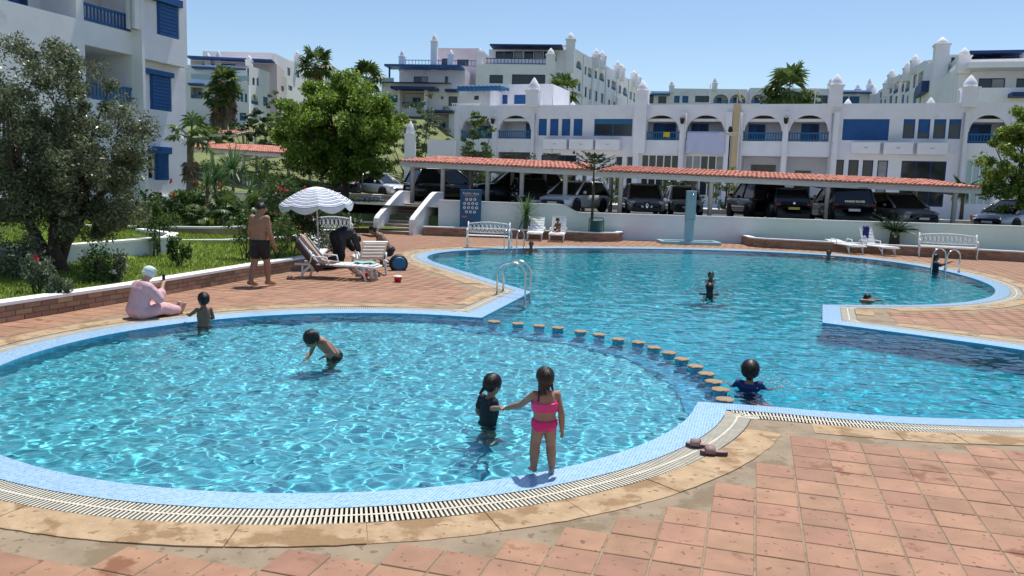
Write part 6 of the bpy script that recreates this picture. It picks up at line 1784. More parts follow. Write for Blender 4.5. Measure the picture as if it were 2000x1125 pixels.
def person(label, loc, heading, H, kid=False, over=None, build=1., skin='skin', hair='hair', style='short', clothes=(), face=None, scarf=None, world=None, voxel=.0052, tilt=0., hv=1.12):
    t = thing('person', label, 'person', loc); o0 = Vector(loc)
    J = dict(KD_ if kid else AD); J.update(over or {})
    Rz = Matrix.Rotation(heading, 3, 'Z') @ Matrix.Rotation(tilt, 3, 'X')
    J = {k: Rz @ (Vector(v) * H) for k, v in J.items()}
    for k, v in (world or {}).items(): J[k] = Vector(v) - o0
    b_ = build * H
    hk = H * (1.42 if kid else 1.)
    hr_ = (.046 * hk, .054 * hk, .063 * hk)
    J['head'] = J['head'] - (J['head'] - J['nek']).normalized() * .012 * H
    side = (J['sr'] - J['sl']).normalized(); hip = (J['hr'] - J['hl']).normalized()
    tabs = [(0, .062, .05), (.12, .088, .066), (.28, .093, .068), (.45, .083, .060), (.62, .092, .064), (.8, .102, .063), (.93, .075, .05), (1, .04, .04)]
    up_ = (J['che'] - J['pel']).normalized()
    cp = [J['pel'] - up_ * .055 * H, J['pel'], (J['pel'] + J['che']) / 2, J['che'], J['nek']]
    ts = [0, .22, .5, .75, 1]
    def cen_(s):
        for i in range(4):
            if s <= ts[i + 1] + 1e-9:
                f_ = (s - ts[i]) / (ts[i + 1] - ts[i]); p0, p1, p2, p3 = cp[max(i - 1, 0)], cp[i], cp[i + 1], cp[min(i + 2, 4)]
                return .5 * (2 * p1 + (p2 - p0) * f_ + (2 * p0 - 5 * p1 + 4 * p2 - p3) * f_ * f_ + (3 * p1 - p0 - 3 * p2 + p3) * f_ ** 3)
        return cp[-1]
    def torso(mb, s0, s1, inf=0., n_=18):
        st_ = [s0 + (s1 - s0) * i / 13 for i in range(14)]; v = []
        for s in st_:
            for q in range(len(tabs) - 1):
                if tabs[q][0] <= s <= tabs[q + 1][0] + 1e-9:
                    f_ = (s - tabs[q][0]) / (tabs[q + 1][0] - tabs[q][0]); w = tabs[q][1] + f_ * (tabs[q + 1][1] - tabs[q][1]); d = tabs[q][2] + f_ * (tabs[q + 1][2] - tabs[q][2]); break
            c = cen_(s); tg = (cen_(min(1, s + .02)) - cen_(max(0, s - .02))).normalized(); sd = hip.lerp(side, s).normalized(); sd = (sd - tg * sd.dot(tg)).normalized(); dp = tg.cross(sd)
            kw = (.93 if kid else 1.)
            for k in range(n_):
                a = 2 * PI * k / n_; ca, sa_ = math.cos(a), math.sin(a)
                v.append(tuple(c + sd * ((w * b_ * kw + inf) * math.copysign(abs(ca) ** .85, ca)) + dp * ((d * b_ * (1.05 if kid else 1) + inf) * math.copysign(abs(sa_) ** .85, sa_))))
        f = [(i * n_ + k, i * n_ + (k + 1) % n_, (i + 1) * n_ + (k + 1) % n_, (i + 1) * n_ + k) for i in range(13) for k in range(n_)] + [tuple(range(n_ - 1, -1, -1)), tuple(range(13 * n_, 14 * n_))]
        mb.add(v, f)
    def limb(mb, a, m_, b2, r, inf=0., f1=1., f2=1., bulge=1.12):
        A, B, C_ = J[a], J[m_], J[b2]; r = [x * b_ + inf for x in r]
        e = A.lerp(B, f1); mb.cap_(A, e, r[0], r[0] + (r[1] - r[0]) * f1, 12)
        if f1 >= 1 and f2 > 0:
            e2 = B.lerp(C_, f2); m2 = B.lerp(C_, min(.3, f2)); mb.cap_(B, m2, r[1], (r[1] + (r[2] - r[1]) * .15) * bulge, 12); mb.cap_(m2, e2, (r[1] + (r[2] - r[1]) * .15) * bulge, r[1] + (r[2] - r[1]) * f2, 12)
    ARM = (.030, .0235, .0155); LEG = (.050, .033, .0205)
    if kid: ARM = (.028, .023, .018); LEG = (.052, .036, .024)
    fd = Vector(face) if face is not None else Rz @ Vector((0, 1, 0)); fd.normalize()
    hup = (J['head'] - J['nek']).normalized(); hup = (hup - fd * hup.dot(fd)); hup = (hup if hup.length > .2 else Vector((0, 0, 1)) - fd * fd.z).normalized(); hs_ = fd.cross(hup)
    HR = Matrix((hs_, fd, hup)).transposed(); hc = J['head']
    mb = MB(); torso(mb, 0, 1)
    mb.cap_(J['nek'] - up_ * .01 * H, J['head'] - hup * hr_[2] * .4, max(.036 * H, .034 * b_), .034 * H * (1.1 if kid else 1), 12)
    mb.ell(hc, hr_, 16, 12, HR); mb.ell(hc + HR @ Vector((0, hr_[1] * .28, -hr_[2] * .45)), (hr_[0] * .74, hr_[1] * .68, hr_[2] * .6), 12, 8, HR)
    mb.ell(hc + HR @ Vector((0, hr_[1] * 1.02, -hr_[2] * .12)), (hr_[0] * .17, hr_[1] * .22, hr_[2] * .2), 8, 6, HR)
    for s in (-1, 1): mb.ell(hc + HR @ Vector((s * hr_[0] * 1.02, -hr_[1] * .05, -hr_[2] * .1)), (hr_[0] * .12, hr_[1] * .22, hr_[2] * .26), 8, 6, HR)
    for a, m_, b2 in (('sl', 'el', 'wl'), ('sr', 'er', 'wr')):
        mb.cap_(J[a], cen_(.86), ARM[0] * b_ * 1.15, .04 * b_, 12)
        limb(mb, a, m_, b2, ARM)
        f_ = (J[b2] - J[m_]).normalized(); sd = f_.cross(Vector((0, 0, 1)));  sd = (sd if sd.length > .1 else Vector((1, 0, 0))).normalized(); hn = sd.cross(f_)
        hl = .1 * H * (.95 if kid else 1.); p = J[b2]
        HRm = Matrix((sd, f_, hn)).transposed()
        mb.ell(p + f_ * hl * .27, (hl * .23, hl * .34, hl * .13), 10, 8, HRm)
        for q in range(4):
            r0_ = p + f_ * hl * .52 + sd * hl * (-.165 + .11 * q); ln = hl * (.36, .43, .40, .31)[q]
            m2 = r0_ + f_ * ln * .55 - hn * ln * .12; mb.cap_(r0_, m2, hl * .058, hl * .052, 6); mb.cap_(m2, m2 + f_ * ln * .4 - hn * ln * .3, hl * .052, hl * .044, 6)
        sg_ = -1 if a == 'sr' else 1
        r0_ = p + f_ * hl * .2 + sd * hl * .18 * sg_; mb.cap_(r0_, r0_ + f_ * hl * .22 + sd * hl * .16 * sg_ - hn * hl * .06, hl * .065, hl * .05, 6)
    for a, m_, b2, tt in (('hl', 'kl', 'al', 'tl'), ('hr', 'kr', 'ar', 'tr')):
        limb(mb, a, m_, b2, LEG)
        A, T_2 = J[b2], J[tt]; d = (T_2 - A); heel = A - d * .28 - (A - T_2) * 0; heel = Vector((heel.x, heel.y, min(heel.z, A.z) - .012 * H))
        mb.cap_(A, T_2.lerp(A, .25) , .021 * b_, .02 * b_, 10); mb.cap_(heel, T_2.lerp(A, .3), .02 * b_, .022 * b_, 10); mb.ell(T_2, (.026 * b_, .026 * b_, .012 * b_), 10, 6)
    def fin(o, vx):
        m1 = o.modifiers.new('r', 'REMESH'); m1.mode = 'VOXEL'; m1.voxel_size = vx * H; m1.use_smooth_shade = True
        m2 = o.modifiers.new('s', 'SMOOTH'); m2.factor = .5; m2.iterations = 4
        o.cycles.is_caustics_receiver = True; return o
    fin(mb.build('body', skin, t), voxel)
    for s in (-1, 1):
        mb = MB(); mb.ell(hc + HR @ Vector((s * hr_[0] * .42, hr_[1] * .88, hr_[2] * .02)), (hr_[0] * .16, hr_[1] * .08, hr_[2] * .07), 8, 6, HR); mb.build('eye', 'eye', t, True)
    mb = MB(); mb.ell(hc + HR @ Vector((0, hr_[1] * .9, -hr_[2] * .5)), (hr_[0] * .3, hr_[1] * .1, hr_[2] * .06), 8, 6, HR); mb.build('mouth', 'lips', t, True)
    for nm, mt, kind, a0_, a1_ in clothes:
        mb = MB(); inf = .010 * H * (1. if kind != 'robe' else 2.2)
        if kind == 'shorts': torso(mb, .0, .30, inf); [limb(mb, *l, LEG, inf * 1.5, a0_, 0) for l in (('hl', 'kl', 'al'), ('hr', 'kr', 'ar'))]
        elif kind == 'brief': torso(mb, .0, .34, inf); [mb.ell(J[h_] + up_ * .012 * H - side.cross(up_) * .0, (.060 * b_, .072 * b_, .066 * b_), 12, 8) for h_ in ('hl', 'hr')]
        elif kind == 'top':
            torso(mb, a0_, a1_, inf)
            for s_, sh in ((-1, 'sl'), (1, 'sr')):
                mb.cap_(cen_(a1_ - .03) + side * s_ * .07 * b_ - side.cross(up_) * .05 * b_, J[sh].lerp(J['nek'], .45) + up_ * .012 * H, .017 * H, .02 * H, 8); mb.cap_(cen_(a1_ - .03) + side * s_ * .07 * b_ + side.cross(up_) * .05 * b_, J[sh].lerp(J['nek'], .45) + up_ * .012 * H, .017 * H, .02 * H, 8)
        elif kind == 'shirt':
            torso(mb, .22, .95, inf); [limb(mb, *l, ARM, inf * 1.3, a0_, 0) for l in (('sl', 'el', 'wl'), ('sr', 'er', 'wr'))]; [mb.cap_(J[q], cen_(.86), ARM[0] * b_ * 1.15 + inf, .04 * b_ + inf, 12) for q in ('sl', 'sr')]
        elif kind == 'robe':
            torso(mb, .0, .95, inf); [limb(mb, *l, ARM, inf * 1.1, 1, a0_) for l in (('sl', 'el', 'wl'), ('sr', 'er', 'wr'))]; [mb.cap_(J[q], cen_(.86), ARM[0] * b_ * 1.15 + inf, .04 * b_ + inf, 12) for q in ('sl', 'sr')]
            [limb(mb, *l, LEG, inf * 1.2, 1, a1_) for l in (('hl', 'kl', 'al'), ('hr', 'kr', 'ar'))]; mb.cap_(J['pel'], (J['kl'] + J['kr']) / 2, .09 * b_, .06 * b_, 12)
        o = fin(mb.build(nm, mt, t), voxel * 1.15)
        if kind == 'robe':
            o.modifiers[1].iterations = 10; tx = bpy.data.textures.new('folds', 'CLOUDS'); tx.noise_scale = .2; tx.noise_depth = 2
            dm = o.modifiers.new('d', 'DISPLACE'); dm.texture = tx; dm.strength = .03; dm.mid_level = .5
    mb = MB()
    if scarf:
        mb.ell(hc + HR @ Vector((0, -hr_[1] * .18, hr_[2] * .28)), (hr_[0] * 1.42, hr_[1] * 1.38, hr_[2] * 1.02), 18, 12, HR)
        for k in range(6): mb.tube([hc + HR @ Vector((math.cos(a) * hr_[0] * 1.2, -hr_[1] * .2 + math.sin(a) * hr_[1] * (1.22 - .02 * k), hr_[2] * (-.15 + .2 * k + .25 * math.sin(a)))) for a in np.linspace(0, 2 * PI, 14)], hr_[0] * .13, 6)
        mb.ell(hc + HR @ Vector((0, -hr_[1] * 1.1, -hr_[2] * .25)), (hr_[0] * .7, hr_[1] * .4, hr_[2] * .5), 12, 8, HR)
        fin(mb.build('head_scarf', scarf, t), voxel)
    elif style:
        mb.ell(hc + HR @ Vector((0, -hr_[1] * .22, hr_[2] * .26)), (hr_[0] * hv * 1.03, hr_[1] * hv * .97, hr_[2] * .88 * (.5 + .5 * hv)), 18, 12, HR)
        if style != 'crop': mb.ell(hc + HR @ Vector((0, -hr_[1] * .42, -hr_[2] * .12)), (hr_[0] * hv, hr_[1] * .78 * hv, hr_[2] * .75), 14, 10, HR)
        if style == 'long':
            for s in (-1, 0, 1): mb.cap_(hc + HR @ Vector((s * hr_[0] * .6, -hr_[1] * .55, 0)), hc + HR @ Vector((s * hr_[0] * .75, -hr_[1] * .85, -hr_[2] * 2.3)), hr_[0] * .55, hr_[0] * .3, 8)
        if style == 'pony':
            mb.cap_(hc + HR @ Vector((0, -hr_[1] * 1.0, -hr_[2] * .45)), hc + HR @ Vector((0, -hr_[1] * 1.35, -hr_[2] * 1.25)), hr_[0] * .34, hr_[0] * .2, 8)
        if style == 'bun': mb.ell(hc + HR @ Vector((0, -hr_[1] * 1.15, -hr_[2] * .55)), (hr_[0] * .5, hr_[1] * .42, hr_[2] * .4), 10, 8, HR)
        if style == 'halfup':
            mb.cap_(hc + HR @ Vector((-hr_[0] * .1, -hr_[1] * .3, hr_[2] * 1.05)), hc + HR @ Vector((-hr_[0] * .5, -hr_[1] * .8, hr_[2] * .75)), hr_[0] * .32, hr_[0] * .22, 8)
            for s in (-1, -.4, .2, .8): mb.cap_(hc + HR @ Vector((s * hr_[0] * .8, -hr_[1] * .5, 0)), hc + HR @ Vector((s * hr_[0] * .95, -hr_[1] * .75, -hr_[2] * (1.7 - .4 * (s > 0)))), hr_[0] * .4, hr_[0] * .14, 8)
            br = [hc + HR @ Vector((-hr_[0] * (1.0 + .25 * f_), -hr_[1] * .3, hr_[2] * (-.2 - 2.0 * f_))) for f_ in np.linspace(0, 1, 7)]
            for k, p in enumerate(br): mb.ell(p, (hr_[0] * .17, hr_[0] * .17, hr_[2] * .22), 8, 6)
        ho = fin(mb.build('hair', hair, t), voxel)
        q_ = np.random.default_rng(int(abs(loc[0] * 1000)) + 3); n_ = 420; vv = []
        th = q_.uniform(0, 2 * PI, n_); el_ = q_.uniform(-.1, 1.5, n_)
        for k in range(n_):
            u3 = Vector((math.cos(th[k]) * math.cos(el_[k]), math.sin(th[k]) * math.cos(el_[k]), math.sin(el_[k])))
            if u3.y > .45 and u3.z < .75: u3.y = -u3.y
            r_ = Vector((hr_[0] * hv * 1.02, hr_[1] * hv * .96, hr_[2] * .87 * (.5 + .5 * hv))); base_ = Vector((u3.x * r_.x, u3.y * r_.y - hr_[1] * .22, u3.z * r_.z + hr_[2] * .26))
            dn = Vector((u3.x * .25, u3.y * .25 - .15, -1.)).normalized(); dn = (dn - u3 * dn.dot(u3) * .8).normalized()
            ln = hr_[2] * q_.uniform(.35, .8); sd3 = dn.cross(u3).normalized() * hr_[0] * .03
            b3_, e3_ = base_ + u3 * hr_[0] * .02, base_ + dn * ln + u3 * hr_[0] * q_.uniform(.04, .22)
            vv += [tuple(hc + HR @ (b3_ - sd3)), tuple(hc + HR @ (b3_ + sd3)), tuple(hc + HR @ e3_)]
        tag(npmesh('strands', np.array(vv), np.arange(3 * n_).reshape(-1, 3), hair, ho), kind='stuff')
    return t
def face_to(dx, dy): return -math.atan2(dx, dy)
# man standing in black trunks
p = G(508, 559)
person('man in black swim trunks standing barefoot by the garden wall, back turned', (p.x, p.y, .022), face_to(.42, .9), 1.76, False,
       dict(al=(-.055, -.10, .05), tl=(-.06, .0, .012), kl=(-.055, -.03, .27), ar=(.055, .08, .045), tr=(.06, .18, .012), kr=(.055, .06, .28), head=(.01, .035, .92), el=(-.15, .0, .63), wl=(-.145, .07, .49), er=(.15, .0, .63), wr=(.14, .09, .485)), 1.25, 'skin', 'hair', 'crop', [('swim_trunks', 'swim_black', 'shorts', .62, 0)], face=(.85, .4, -.35))
# woman in pink robe sitting on the rim
p = G(268, 622); f_ = (G(366, 618) - G(285, 628)); 
person('woman in a pink robe and pale headscarf sitting on the pool edge holding something', (p.x, p.y, .01), face_to(f_.x, f_.y), 1.5, False,
       dict(pel=(0, 0, .08), che=(0, .055, .265), nek=(0, .10, .385), head=(0, .155, .47), sl=(-.105, .075, .325), sr=(.105, .075, .325), el=(-.15, .16, .20), er=(.15, .17, .20), wl=(-.05, .265, .33), wr=(.05, .27, .335), hl=(-.06, .02, .06), hr=(.06, .02, .06), kl=(-.06, .25, .075), kr=(.06, .25, .075), al=(-.045, .48, .035), ar=(.045, .48, .035), tl=(-.05, .52, .11), tr=(.05, .52, .11)),
       1.15, 'skin_pale', 'hair', None, [('robe', 'pink_robe', 'robe', .45, .75)], scarf='scarf', face=(f_.x, f_.y, -.5))
wq = p + Vector((f_.x, f_.y, 0)).normalized() * 1.5 * .31
t = thing('camera_phone', 'small dark phone held by the seated woman', 'phone', (wq.x, wq.y, 1.5 * .36), face_to(f_.x, f_.y))
mb = MB(); mb.bbox(-.04, -.006, -.0, .04, .006, .13, .005); mb.build('body', 'black', t); mb = MB(); mb.box(-.034, -.0075, .012, .034, -.0062, .118); mb.build('screen', 'glass', t)
# boy in the water next to her
p = G(398, 636, WL); fx = G(372, 622) - p
person('bare chested boy standing waist deep in the water beside the woman', (p.x, p.y, KD), face_to(-.8, .75), 1.13, True, dict(el=(-.16, .08, .66), wl=(-.12, .22, .65), er=(.15, .02, .6), wr=(.12, .13, .58)), 1.0, 'skin_dark', 'hair', 'short', [('swim_trunks', 'swim_black', 'shorts', .5, 0)], face=(-.75, .65, -.15))
# wading boy bending
p = G(650, 700, WL)
person('boy in black trunks bending forward knee deep in the shallow pool', (p.x, p.y, KD), face_to(-.62, -.55), 1.16, True,
       dict(pel=(0, -.03, .52), che=(0, .10, .655), nek=(0, .19, .735), head=(-.02, .29, .745), sl=(-.1, .15, .715), sr=(.1, .15, .715), el=(-.21, .10, .60), er=(.17, .18, .56), wl=(-.09, .15, .55), wr=(.13, .26, .50), hl=(-.048, -.02, .50), hr=(.048, -.02, .50)), 1.0, 'skin', 'hair', 'short', [('swim_trunks', 'swim_black', 'shorts', .6, 0)], face=(-.5, -.45, -.8), hv=1.2)
# girl in pink
pf = (G(1040, 917) + G(1078, 914)) / 2
hand = D(990, 797, 6.75)
person('small girl in a pink two piece swimsuit standing on the mosaic edge', (pf.x, pf.y - .07, -.004), face_to(-.12, 1), .87, True,
       dict(al=(-.085, -.01, .05), ar=(.085, .0, .05), tl=(-.10, .07, .016), tr=(.10, .075, .016), kl=(-.075, .03, .25), kr=(.075, .03, .25), er=(.15, -.03, .57), wr=(.165, -.01, .42), head=(-.01, .03, .895), sl=(-.105, 0, .735), sr=(.105, 0, .735)), 1.30, 'skin', 'hair_brown', 'halfup', [('bikini_top', 'pink_suit2', 'top', .58, .82), ('bikini_bottom', 'pink_suit', 'brief', 0, 0)], face=(-.35, .9, -.25), hv=1.22,
       world=dict(el=tuple(D(1018, 790, 6.55)), wl=tuple(hand)), voxel=.0056)
# girl in black shirt
p = G(952, 822, WL)
person('girl in a black shirt standing waist deep holding the small girl by the hand', (p.x, p.y, KD), face_to(.75, .5), 1.07, True, dict(el=(-.15, -.02, .60), wl=(-.17, .05, .52), che=(0, .02, .64), nek=(0, .03, .765), head=(.0, .055, .885)), 1.02, 'skin', 'hair', 'pony', [('shirt', 'swim_black', 'shirt', .6, 0), ('shorts', 'swim_black', 'shorts', .5, 0)], face=(.7, .45, -.35), hv=1.2,
       world=dict(er=tuple(D(960, 798, p.y - .05)), wr=tuple(D(980, 797, 6.9))))
# swimmers
p = G(1463, 756, WL)
person('girl in a dark blue shirt swimming past the stools', (p.x, p.y, WL - .86), face_to(.3, 1), 1.22, True, dict(el=(-.17, .05, .63), wl=(-.22, .15, .64), er=(.17, .06, .62), wr=(.26, .12, .66), kl=(.02, -.15, .30), kr=(.12, -.2, .32), al=(.1, -.35, .35), ar=(.25, -.38, .38)), 1.05, 'skin', 'hair', 'bun', [('shirt', 'blue_shirt', 'shirt', .8, 0), ('leggings', 'blue_shirt', 'shorts', .95, 0)], face=(.3, 1, 0), hv=1.32)
p = G(1388, 546, WL)
person('swimmer facing the camera with only the head above the water in the deep pool', (p.x, p.y, WL - 1.26), face_to(.1, -1), 1.5, False, dict(el=(-.17, .05, .70), wl=(-.26, .15, .74), er=(.17, .05, .70), wr=(.26, .15, .74)), 1.0, 'skin_dark', 'hair', 'short', [('swimsuit', 'navy', 'shirt', .3, 0)], face=(0, -1, .05))
p = G(1385, 575, WL)
person('dark haired swimmer with spread arms seen from behind in the deep pool', (p.x, p.y, WL - 1.24), face_to(0, 1), 1.52, False, dict(el=(-.19, .05, .765), wl=(-.31, .1, .80), er=(.19, .05, .765), wr=(.31, .1, .80)), 1.0, 'skin_dark', 'hair', 'long', [('swimsuit', 'swim_black', 'shirt', .3, 0)], face=(0, 1, 0), hv=1.25)
p = G(1703, 590, WL); p = Vector((p.x, p.y + .25, 0))
person('swimmer resting an arm on the edge of the right deck', (p.x, p.y, WL - 1.33), face_to(.2, -1), 1.5, False, dict(el=(.05, .12, .905), wl=(-.12, .16, .91), er=(.18, .1, .9), wr=(.06, .17, .905)), 1.0, 'skin', 'hair', 'short', (), face=(.2, -1, -.2))
p = G(1618, 505, WL)
person('swimmer at the far edge of the pool left of the right loungers', (p.x, p.y, WL - 1.27), face_to(-.3, -1), 1.6, False, {}, 1.0, 'skin_dark', 'hair', 'short', (), face=(-.3, -1, 0))
p = G(1034, 487, WL)
person('swimmer at the far edge of the pool beside the back ladder', (p.x + .05, p.y - .3, WL - 1.25), face_to(.3, -1), 1.6, False, {}, 1.0, 'skin_dark', 'hair', 'short', (), face=(0, -1, 0))
p = G(1828, 530, WL)
person('long haired woman in dark swimwear holding on at the right ladder', (p.x - .05, p.y + .0, WL - 1.02), face_to(.6, -.3), 1.6, False, dict(er=(.2, .1, .78), wr=(.2, .25, .85)), 1.05, 'skin_dark', 'hair', 'long', [('swimsuit', 'navy', 'shirt', .9, 0)], face=(.7, -.3, -.1))
# child on the lounger
cq = Vector((CH.x + .02, CH.y + .12))
person('child in red shorts sitting on a white lounger below the parking wall', (cq.x, cq.y, .35), face_to(-.45, -1), 1.05, True, dict(pel=(0, 0, .09), che=(0, .03, .26), nek=(0, .06, .375), head=(0, .11, .49), sl=(-.1, .04, .345), sr=(.1, .04, .345), el=(-.14, .1, .22), er=(.14, .1, .22), wl=(-.05, .19, .24), wr=(.05, .19, .24), hl=(-.05, .02, .075), hr=(.05, .02, .075), kl=(-.08, .22, .12), kr=(.08, .22, .12), al=(-.06, .40, .045), ar=(.06, .40, .045), tl=(-.06, .46, .07), tr=(.06, .46, .07)), 1.05, 'skin_dark', 'hair', 'short', [('shorts', 'red_shorts', 'shorts', .8, 0)], face=(-.2, -1, -.5))
# bending woman in black, crouching man
person('woman in black bending over bags beside the loungers', (-4.55, 21.2, .02), face_to(.7, .7), 1.55, False, dict(pel=(0, -.06, .50), che=(0, .13, .57), nek=(0, .27, .52), head=(0, .35, .45), sl=(-.11, .2, .53), sr=(.11, .2, .53), el=(-.13, .26, .38), er=(.13, .26, .38), wl=(-.08, .34, .26), wr=(.08, .34, .26), kl=(-.06, 0, .27), kr=(.06, 0, .27)), 1.35, 'skin', 'hair', None, [('robe', 'swim_black', 'robe', .9, .9)], scarf='black', face=(.3, .8, -.7))
person('bare chested man crouching beside the white lounger', (-3.50, 21.9, .02), face_to(-1, -.05), 1.74, False, dict(pel=(0, -.10, .23), che=(0, .02, .385), nek=(0, .10, .485), head=(0, .185, .545), sl=(-.11, .05, .46), sr=(.11, .05, .46), er=(.12, .2, .44), wr=(.09, .34, .46), el=(-.14, .1, .30), wl=(-.12, .12, .16), hl=(-.05, -.09, .2), hr=(.05, -.09, .2), kl=(-.1, .13, .25), kr=(.08, .13, .12), al=(-.09, .0, .045), ar=(.07, -.1, .045), tl=(-.1, .09, .015), tr=(.07, .0, .015)), 1.08, 'skin_dark', 'hair', 'short', [('swim_trunks', 'navy', 'shorts', .7, 0)], face=(-1, -.1, -.45))
# splash behind the swimming girl
mb = MB(); q = random.Random(5); c0 = G(1505, 752, WL)
for k in range(150):
    x, y = q.gauss(0, .16), q.gauss(0, .28); r = q.uniform(.003, .009); mb.ell((c0.x + x, c0.y + y, WL + abs(q.gauss(.0, .05)) + .01), (r, r, r), 5, 4)
tag(mb.build('splash', 'white_plastic'), 'white water droplets splashing behind the swimming girl', 'splash', kind='stuff')

# ================================================================== cars
def carpaint(name, c):
    pm(name, c, .35, .03, 3, coat=.8, metal=.25, spec=.5)
for n_, c_ in [('paint_white', (.62, .63, .64)), ('paint_black', (.012, .013, .016)), ('paint_navy', (.012, .02, .03)), ('paint_grey', (.20, .19, .20)), ('paint_silver', (.48, .48, .50)), ('paint_dark', (.02, .022, .026))]: carpaint(n_, c_)
pm('car_glass', (.008, .009, .012), .06, .05, 1, spec=.7); pm('tail_light', (.16, .008, .012), .2, .05, 3, spec=.6); pm('head_light', (.35, .37, .4), .1, .05, 3, spec=.8); pm('chrome', (.7, .7, .72), .15, .02, 3, metal=1.); pm('car_trim', (.015, .015, .016), .6)
def car(name, label, loc, heading, L=4.3, W=1.8, H=1.6, paint='paint_black', kind='suv', emblem=None, plate='plate', lettering=None):
    """local axes: x right, y forward (nose at +y)"""
    t = thing(name, label, 'car', loc, heading, 'cars in the parking')
    belt = .60 * H; hood = .60 * H if kind == 'suv' else .56 * H; gc = .17
    hw = W / 2
    # lower body loft
    st_ = [(-.5, .84, .34, .50 * H), (-.49, .93, .26, .56 * H), (-.46, .98, gc, belt), (-.30, 1, gc, belt + .01), (0, 1, gc, belt), (.18, 1, gc, belt - .01), (.26, 1, gc, hood + .02), (.38, .985, gc, hood - .02), (.45, .95, gc, hood - .08), (.485, .87, .24, hood - .16), (.5, .74, .30, hood - .26)]
    v = []; n_ = 16
    for f_, w, z0, z1 in st_:
        for k in range(n_):
            a = 2 * PI * (k + .5) / n_; ca, sa_ = math.cos(a), math.sin(a)
            x = hw * w * math.copysign(abs(ca) ** .38, ca); z = (z0 + z1) / 2 + (z1 - z0) / 2 * math.copysign(abs(sa_) ** .45, sa_)
            v.append((x * (1 - .05 * max(0, (z - .62 * belt) / belt)), f_ * L, z))
    m_ = len(st_)
    mb = MB(); mb.add(v, [(i * n_ + k, i * n_ + (k + 1) % n_, (i + 1) * n_ + (k + 1) % n_, (i + 1) * n_ + k) for i in range(m_ - 1) for k in range(n_)] + [tuple(range(n_)), tuple(range(m_ * n_ - 1, (m_ - 1) * n_ - 1, -1))])
    body = mb.build('body', paint, t, True)
    # greenhouse
    if kind == 'suv': yb = (-.475, .27); yt = (-.40, .07)
    elif kind == 'hatch': yb = (-.47, .30); yt = (-.36, .08)
    else: yb = (-.40, .28); yt = (-.24, .05)
    zb, zt_ = belt - .06, H - .05
    def gh(f_, yy, ww, z): return (f_ * hw * ww, yy * L, z)
    bot = [gh(-1, yb[0], .90, zb), gh(1, yb[0], .90, zb), gh(1, yb[1], .90, zb), gh(-1, yb[1], .90, zb)]
    top = [gh(-1, yt[0], .72, zt_), gh(1, yt[0], .72, zt_), gh(1, yt[1], .72, zt_), gh(-1, yt[1], .72, zt_)]
    mb = MB(); mb.add(bot + top, [(0, 1, 5, 4), (1, 2, 6, 5), (2, 3, 7, 6), (3, 0, 4, 7), (4, 5, 6, 7)]); mb.build('glazing', 'car_glass', t)
    mb = MB(); mb.M = Matrix.Translation((0, (yt[0] + yt[1]) / 2 * L, zt_)); a, b_ = hw * .745, (yt[1] - yt[0]) / 2 * L + .05
    rings = [(1, 1, -.015), (1.0, 1.0, .02), (.94, .97, .05), (.7, .9, .075)]
    vv = []
    for sx_, sy_, z in rings:
        for k in range(20):
            q = 2 * PI * k / 20; c_, s__ = math.cos(q), math.sin(q); vv.append((a * sx_ * math.copysign(abs(c_) ** .3, c_), b_ * sy_ * math.copysign(abs(s__) ** .3, s__), z))
    mb.add(vv, [(i * 20 + k, i * 20 + (k + 1) % 20, (i + 1) * 20 + (k + 1) % 20, (i + 1) * 20 + k) for i in range(3) for k in range(20)] + [tuple(range(60, 80)), tuple(range(19, -1, -1))]); mb.M = None; mb.build('roof', paint, t, True)
    for s in (0, 1, 2, 3):
        mb = MB(); mb.tube([Vector(bot[s]) * 1.004, Vector(bot[s]).lerp(Vector(top[s]), .5) * 1.004, Vector(top[s])], [.065, .05, .045], 6); mb.build('pillar', paint, t, True)
    for s in (-1, 1):
        mb = MB(); f_ = .45; p0 = Vector(gh(s, -.10, .90, zb)); p1 = Vector(gh(s, -.12, .72, zt_)); mb.tube([p0 * 1.003, p1 * 1.0], [.05, .04], 6); mb.build('pillar', paint, t, True)
        mb = MB(); mb.ell((s * (hw + .10), .19 * L, belt + .06), (.10, .06, .08), 10, 8); mb.build('mirror', paint if kind != 'suv' else 'car_trim', t, True)
        for yy in (-.30, .31):
            w = mb = MB(); r = .335 if kind == 'suv' else .31
            mb.M = Matrix.Translation((s * (hw - .10), yy * L, r)) @ Matrix.Rotation(PI / 2 * s, 4, 'Y'); mb.lathe([(r * .62, -.10), (r * .95, -.11), (r, -.07), (r, .07), (r * .95, .11), (r * .62, .11)], n=20); mb.M = None; ty = mb.build('wheel', 'tyre', t, True)
            mb = MB(); mb.M = Matrix.Translation((s * (hw - .10), yy * L, r)) @ Matrix.Rotation(PI / 2 * s, 4, 'Y'); mb.lathe([(r * .64, .09), (r * .58, .10), (r * .5, .06), (r * .15, .075), (.01, .08)], n=12); mb.M = None; mb.build('rim', 'rim', ty)
            mb = MB(); mb.M = Matrix.Translation((s * (hw - .02), yy * L, r + .01)) @ Matrix.Rotation(PI / 2 * s, 4, 'Y'); mb.lathe([(r * 1.0, .018), (r * 1.16, .022), (r * 1.18, .0)], n=20, cap=False); mb.M = None; mb.build('wheel_arch', 'car_trim', t)
        # lights
        mb = MB(); mb.ell((s * hw * .70, .466 * L, hood - .20), (.20, .10, .075), 12, 8); mb.build('headlight', 'head_light', t, True)
        mb = MB(); mb.ell((s * hw * .78, -.487 * L, belt - .12), (.16, .06, .085 if kind != 'suv' else .06), 12, 8); mb.build('tail_light', 'tail_light', t, True)
        mb = MB(); mb.box(s * (hw * 1.0) - .01, -.05 * L, belt * .72, s * (hw * 1.0) + .012, .0 * L, belt * .72 + .035); mb.build('door_handle', 'chrome', t)
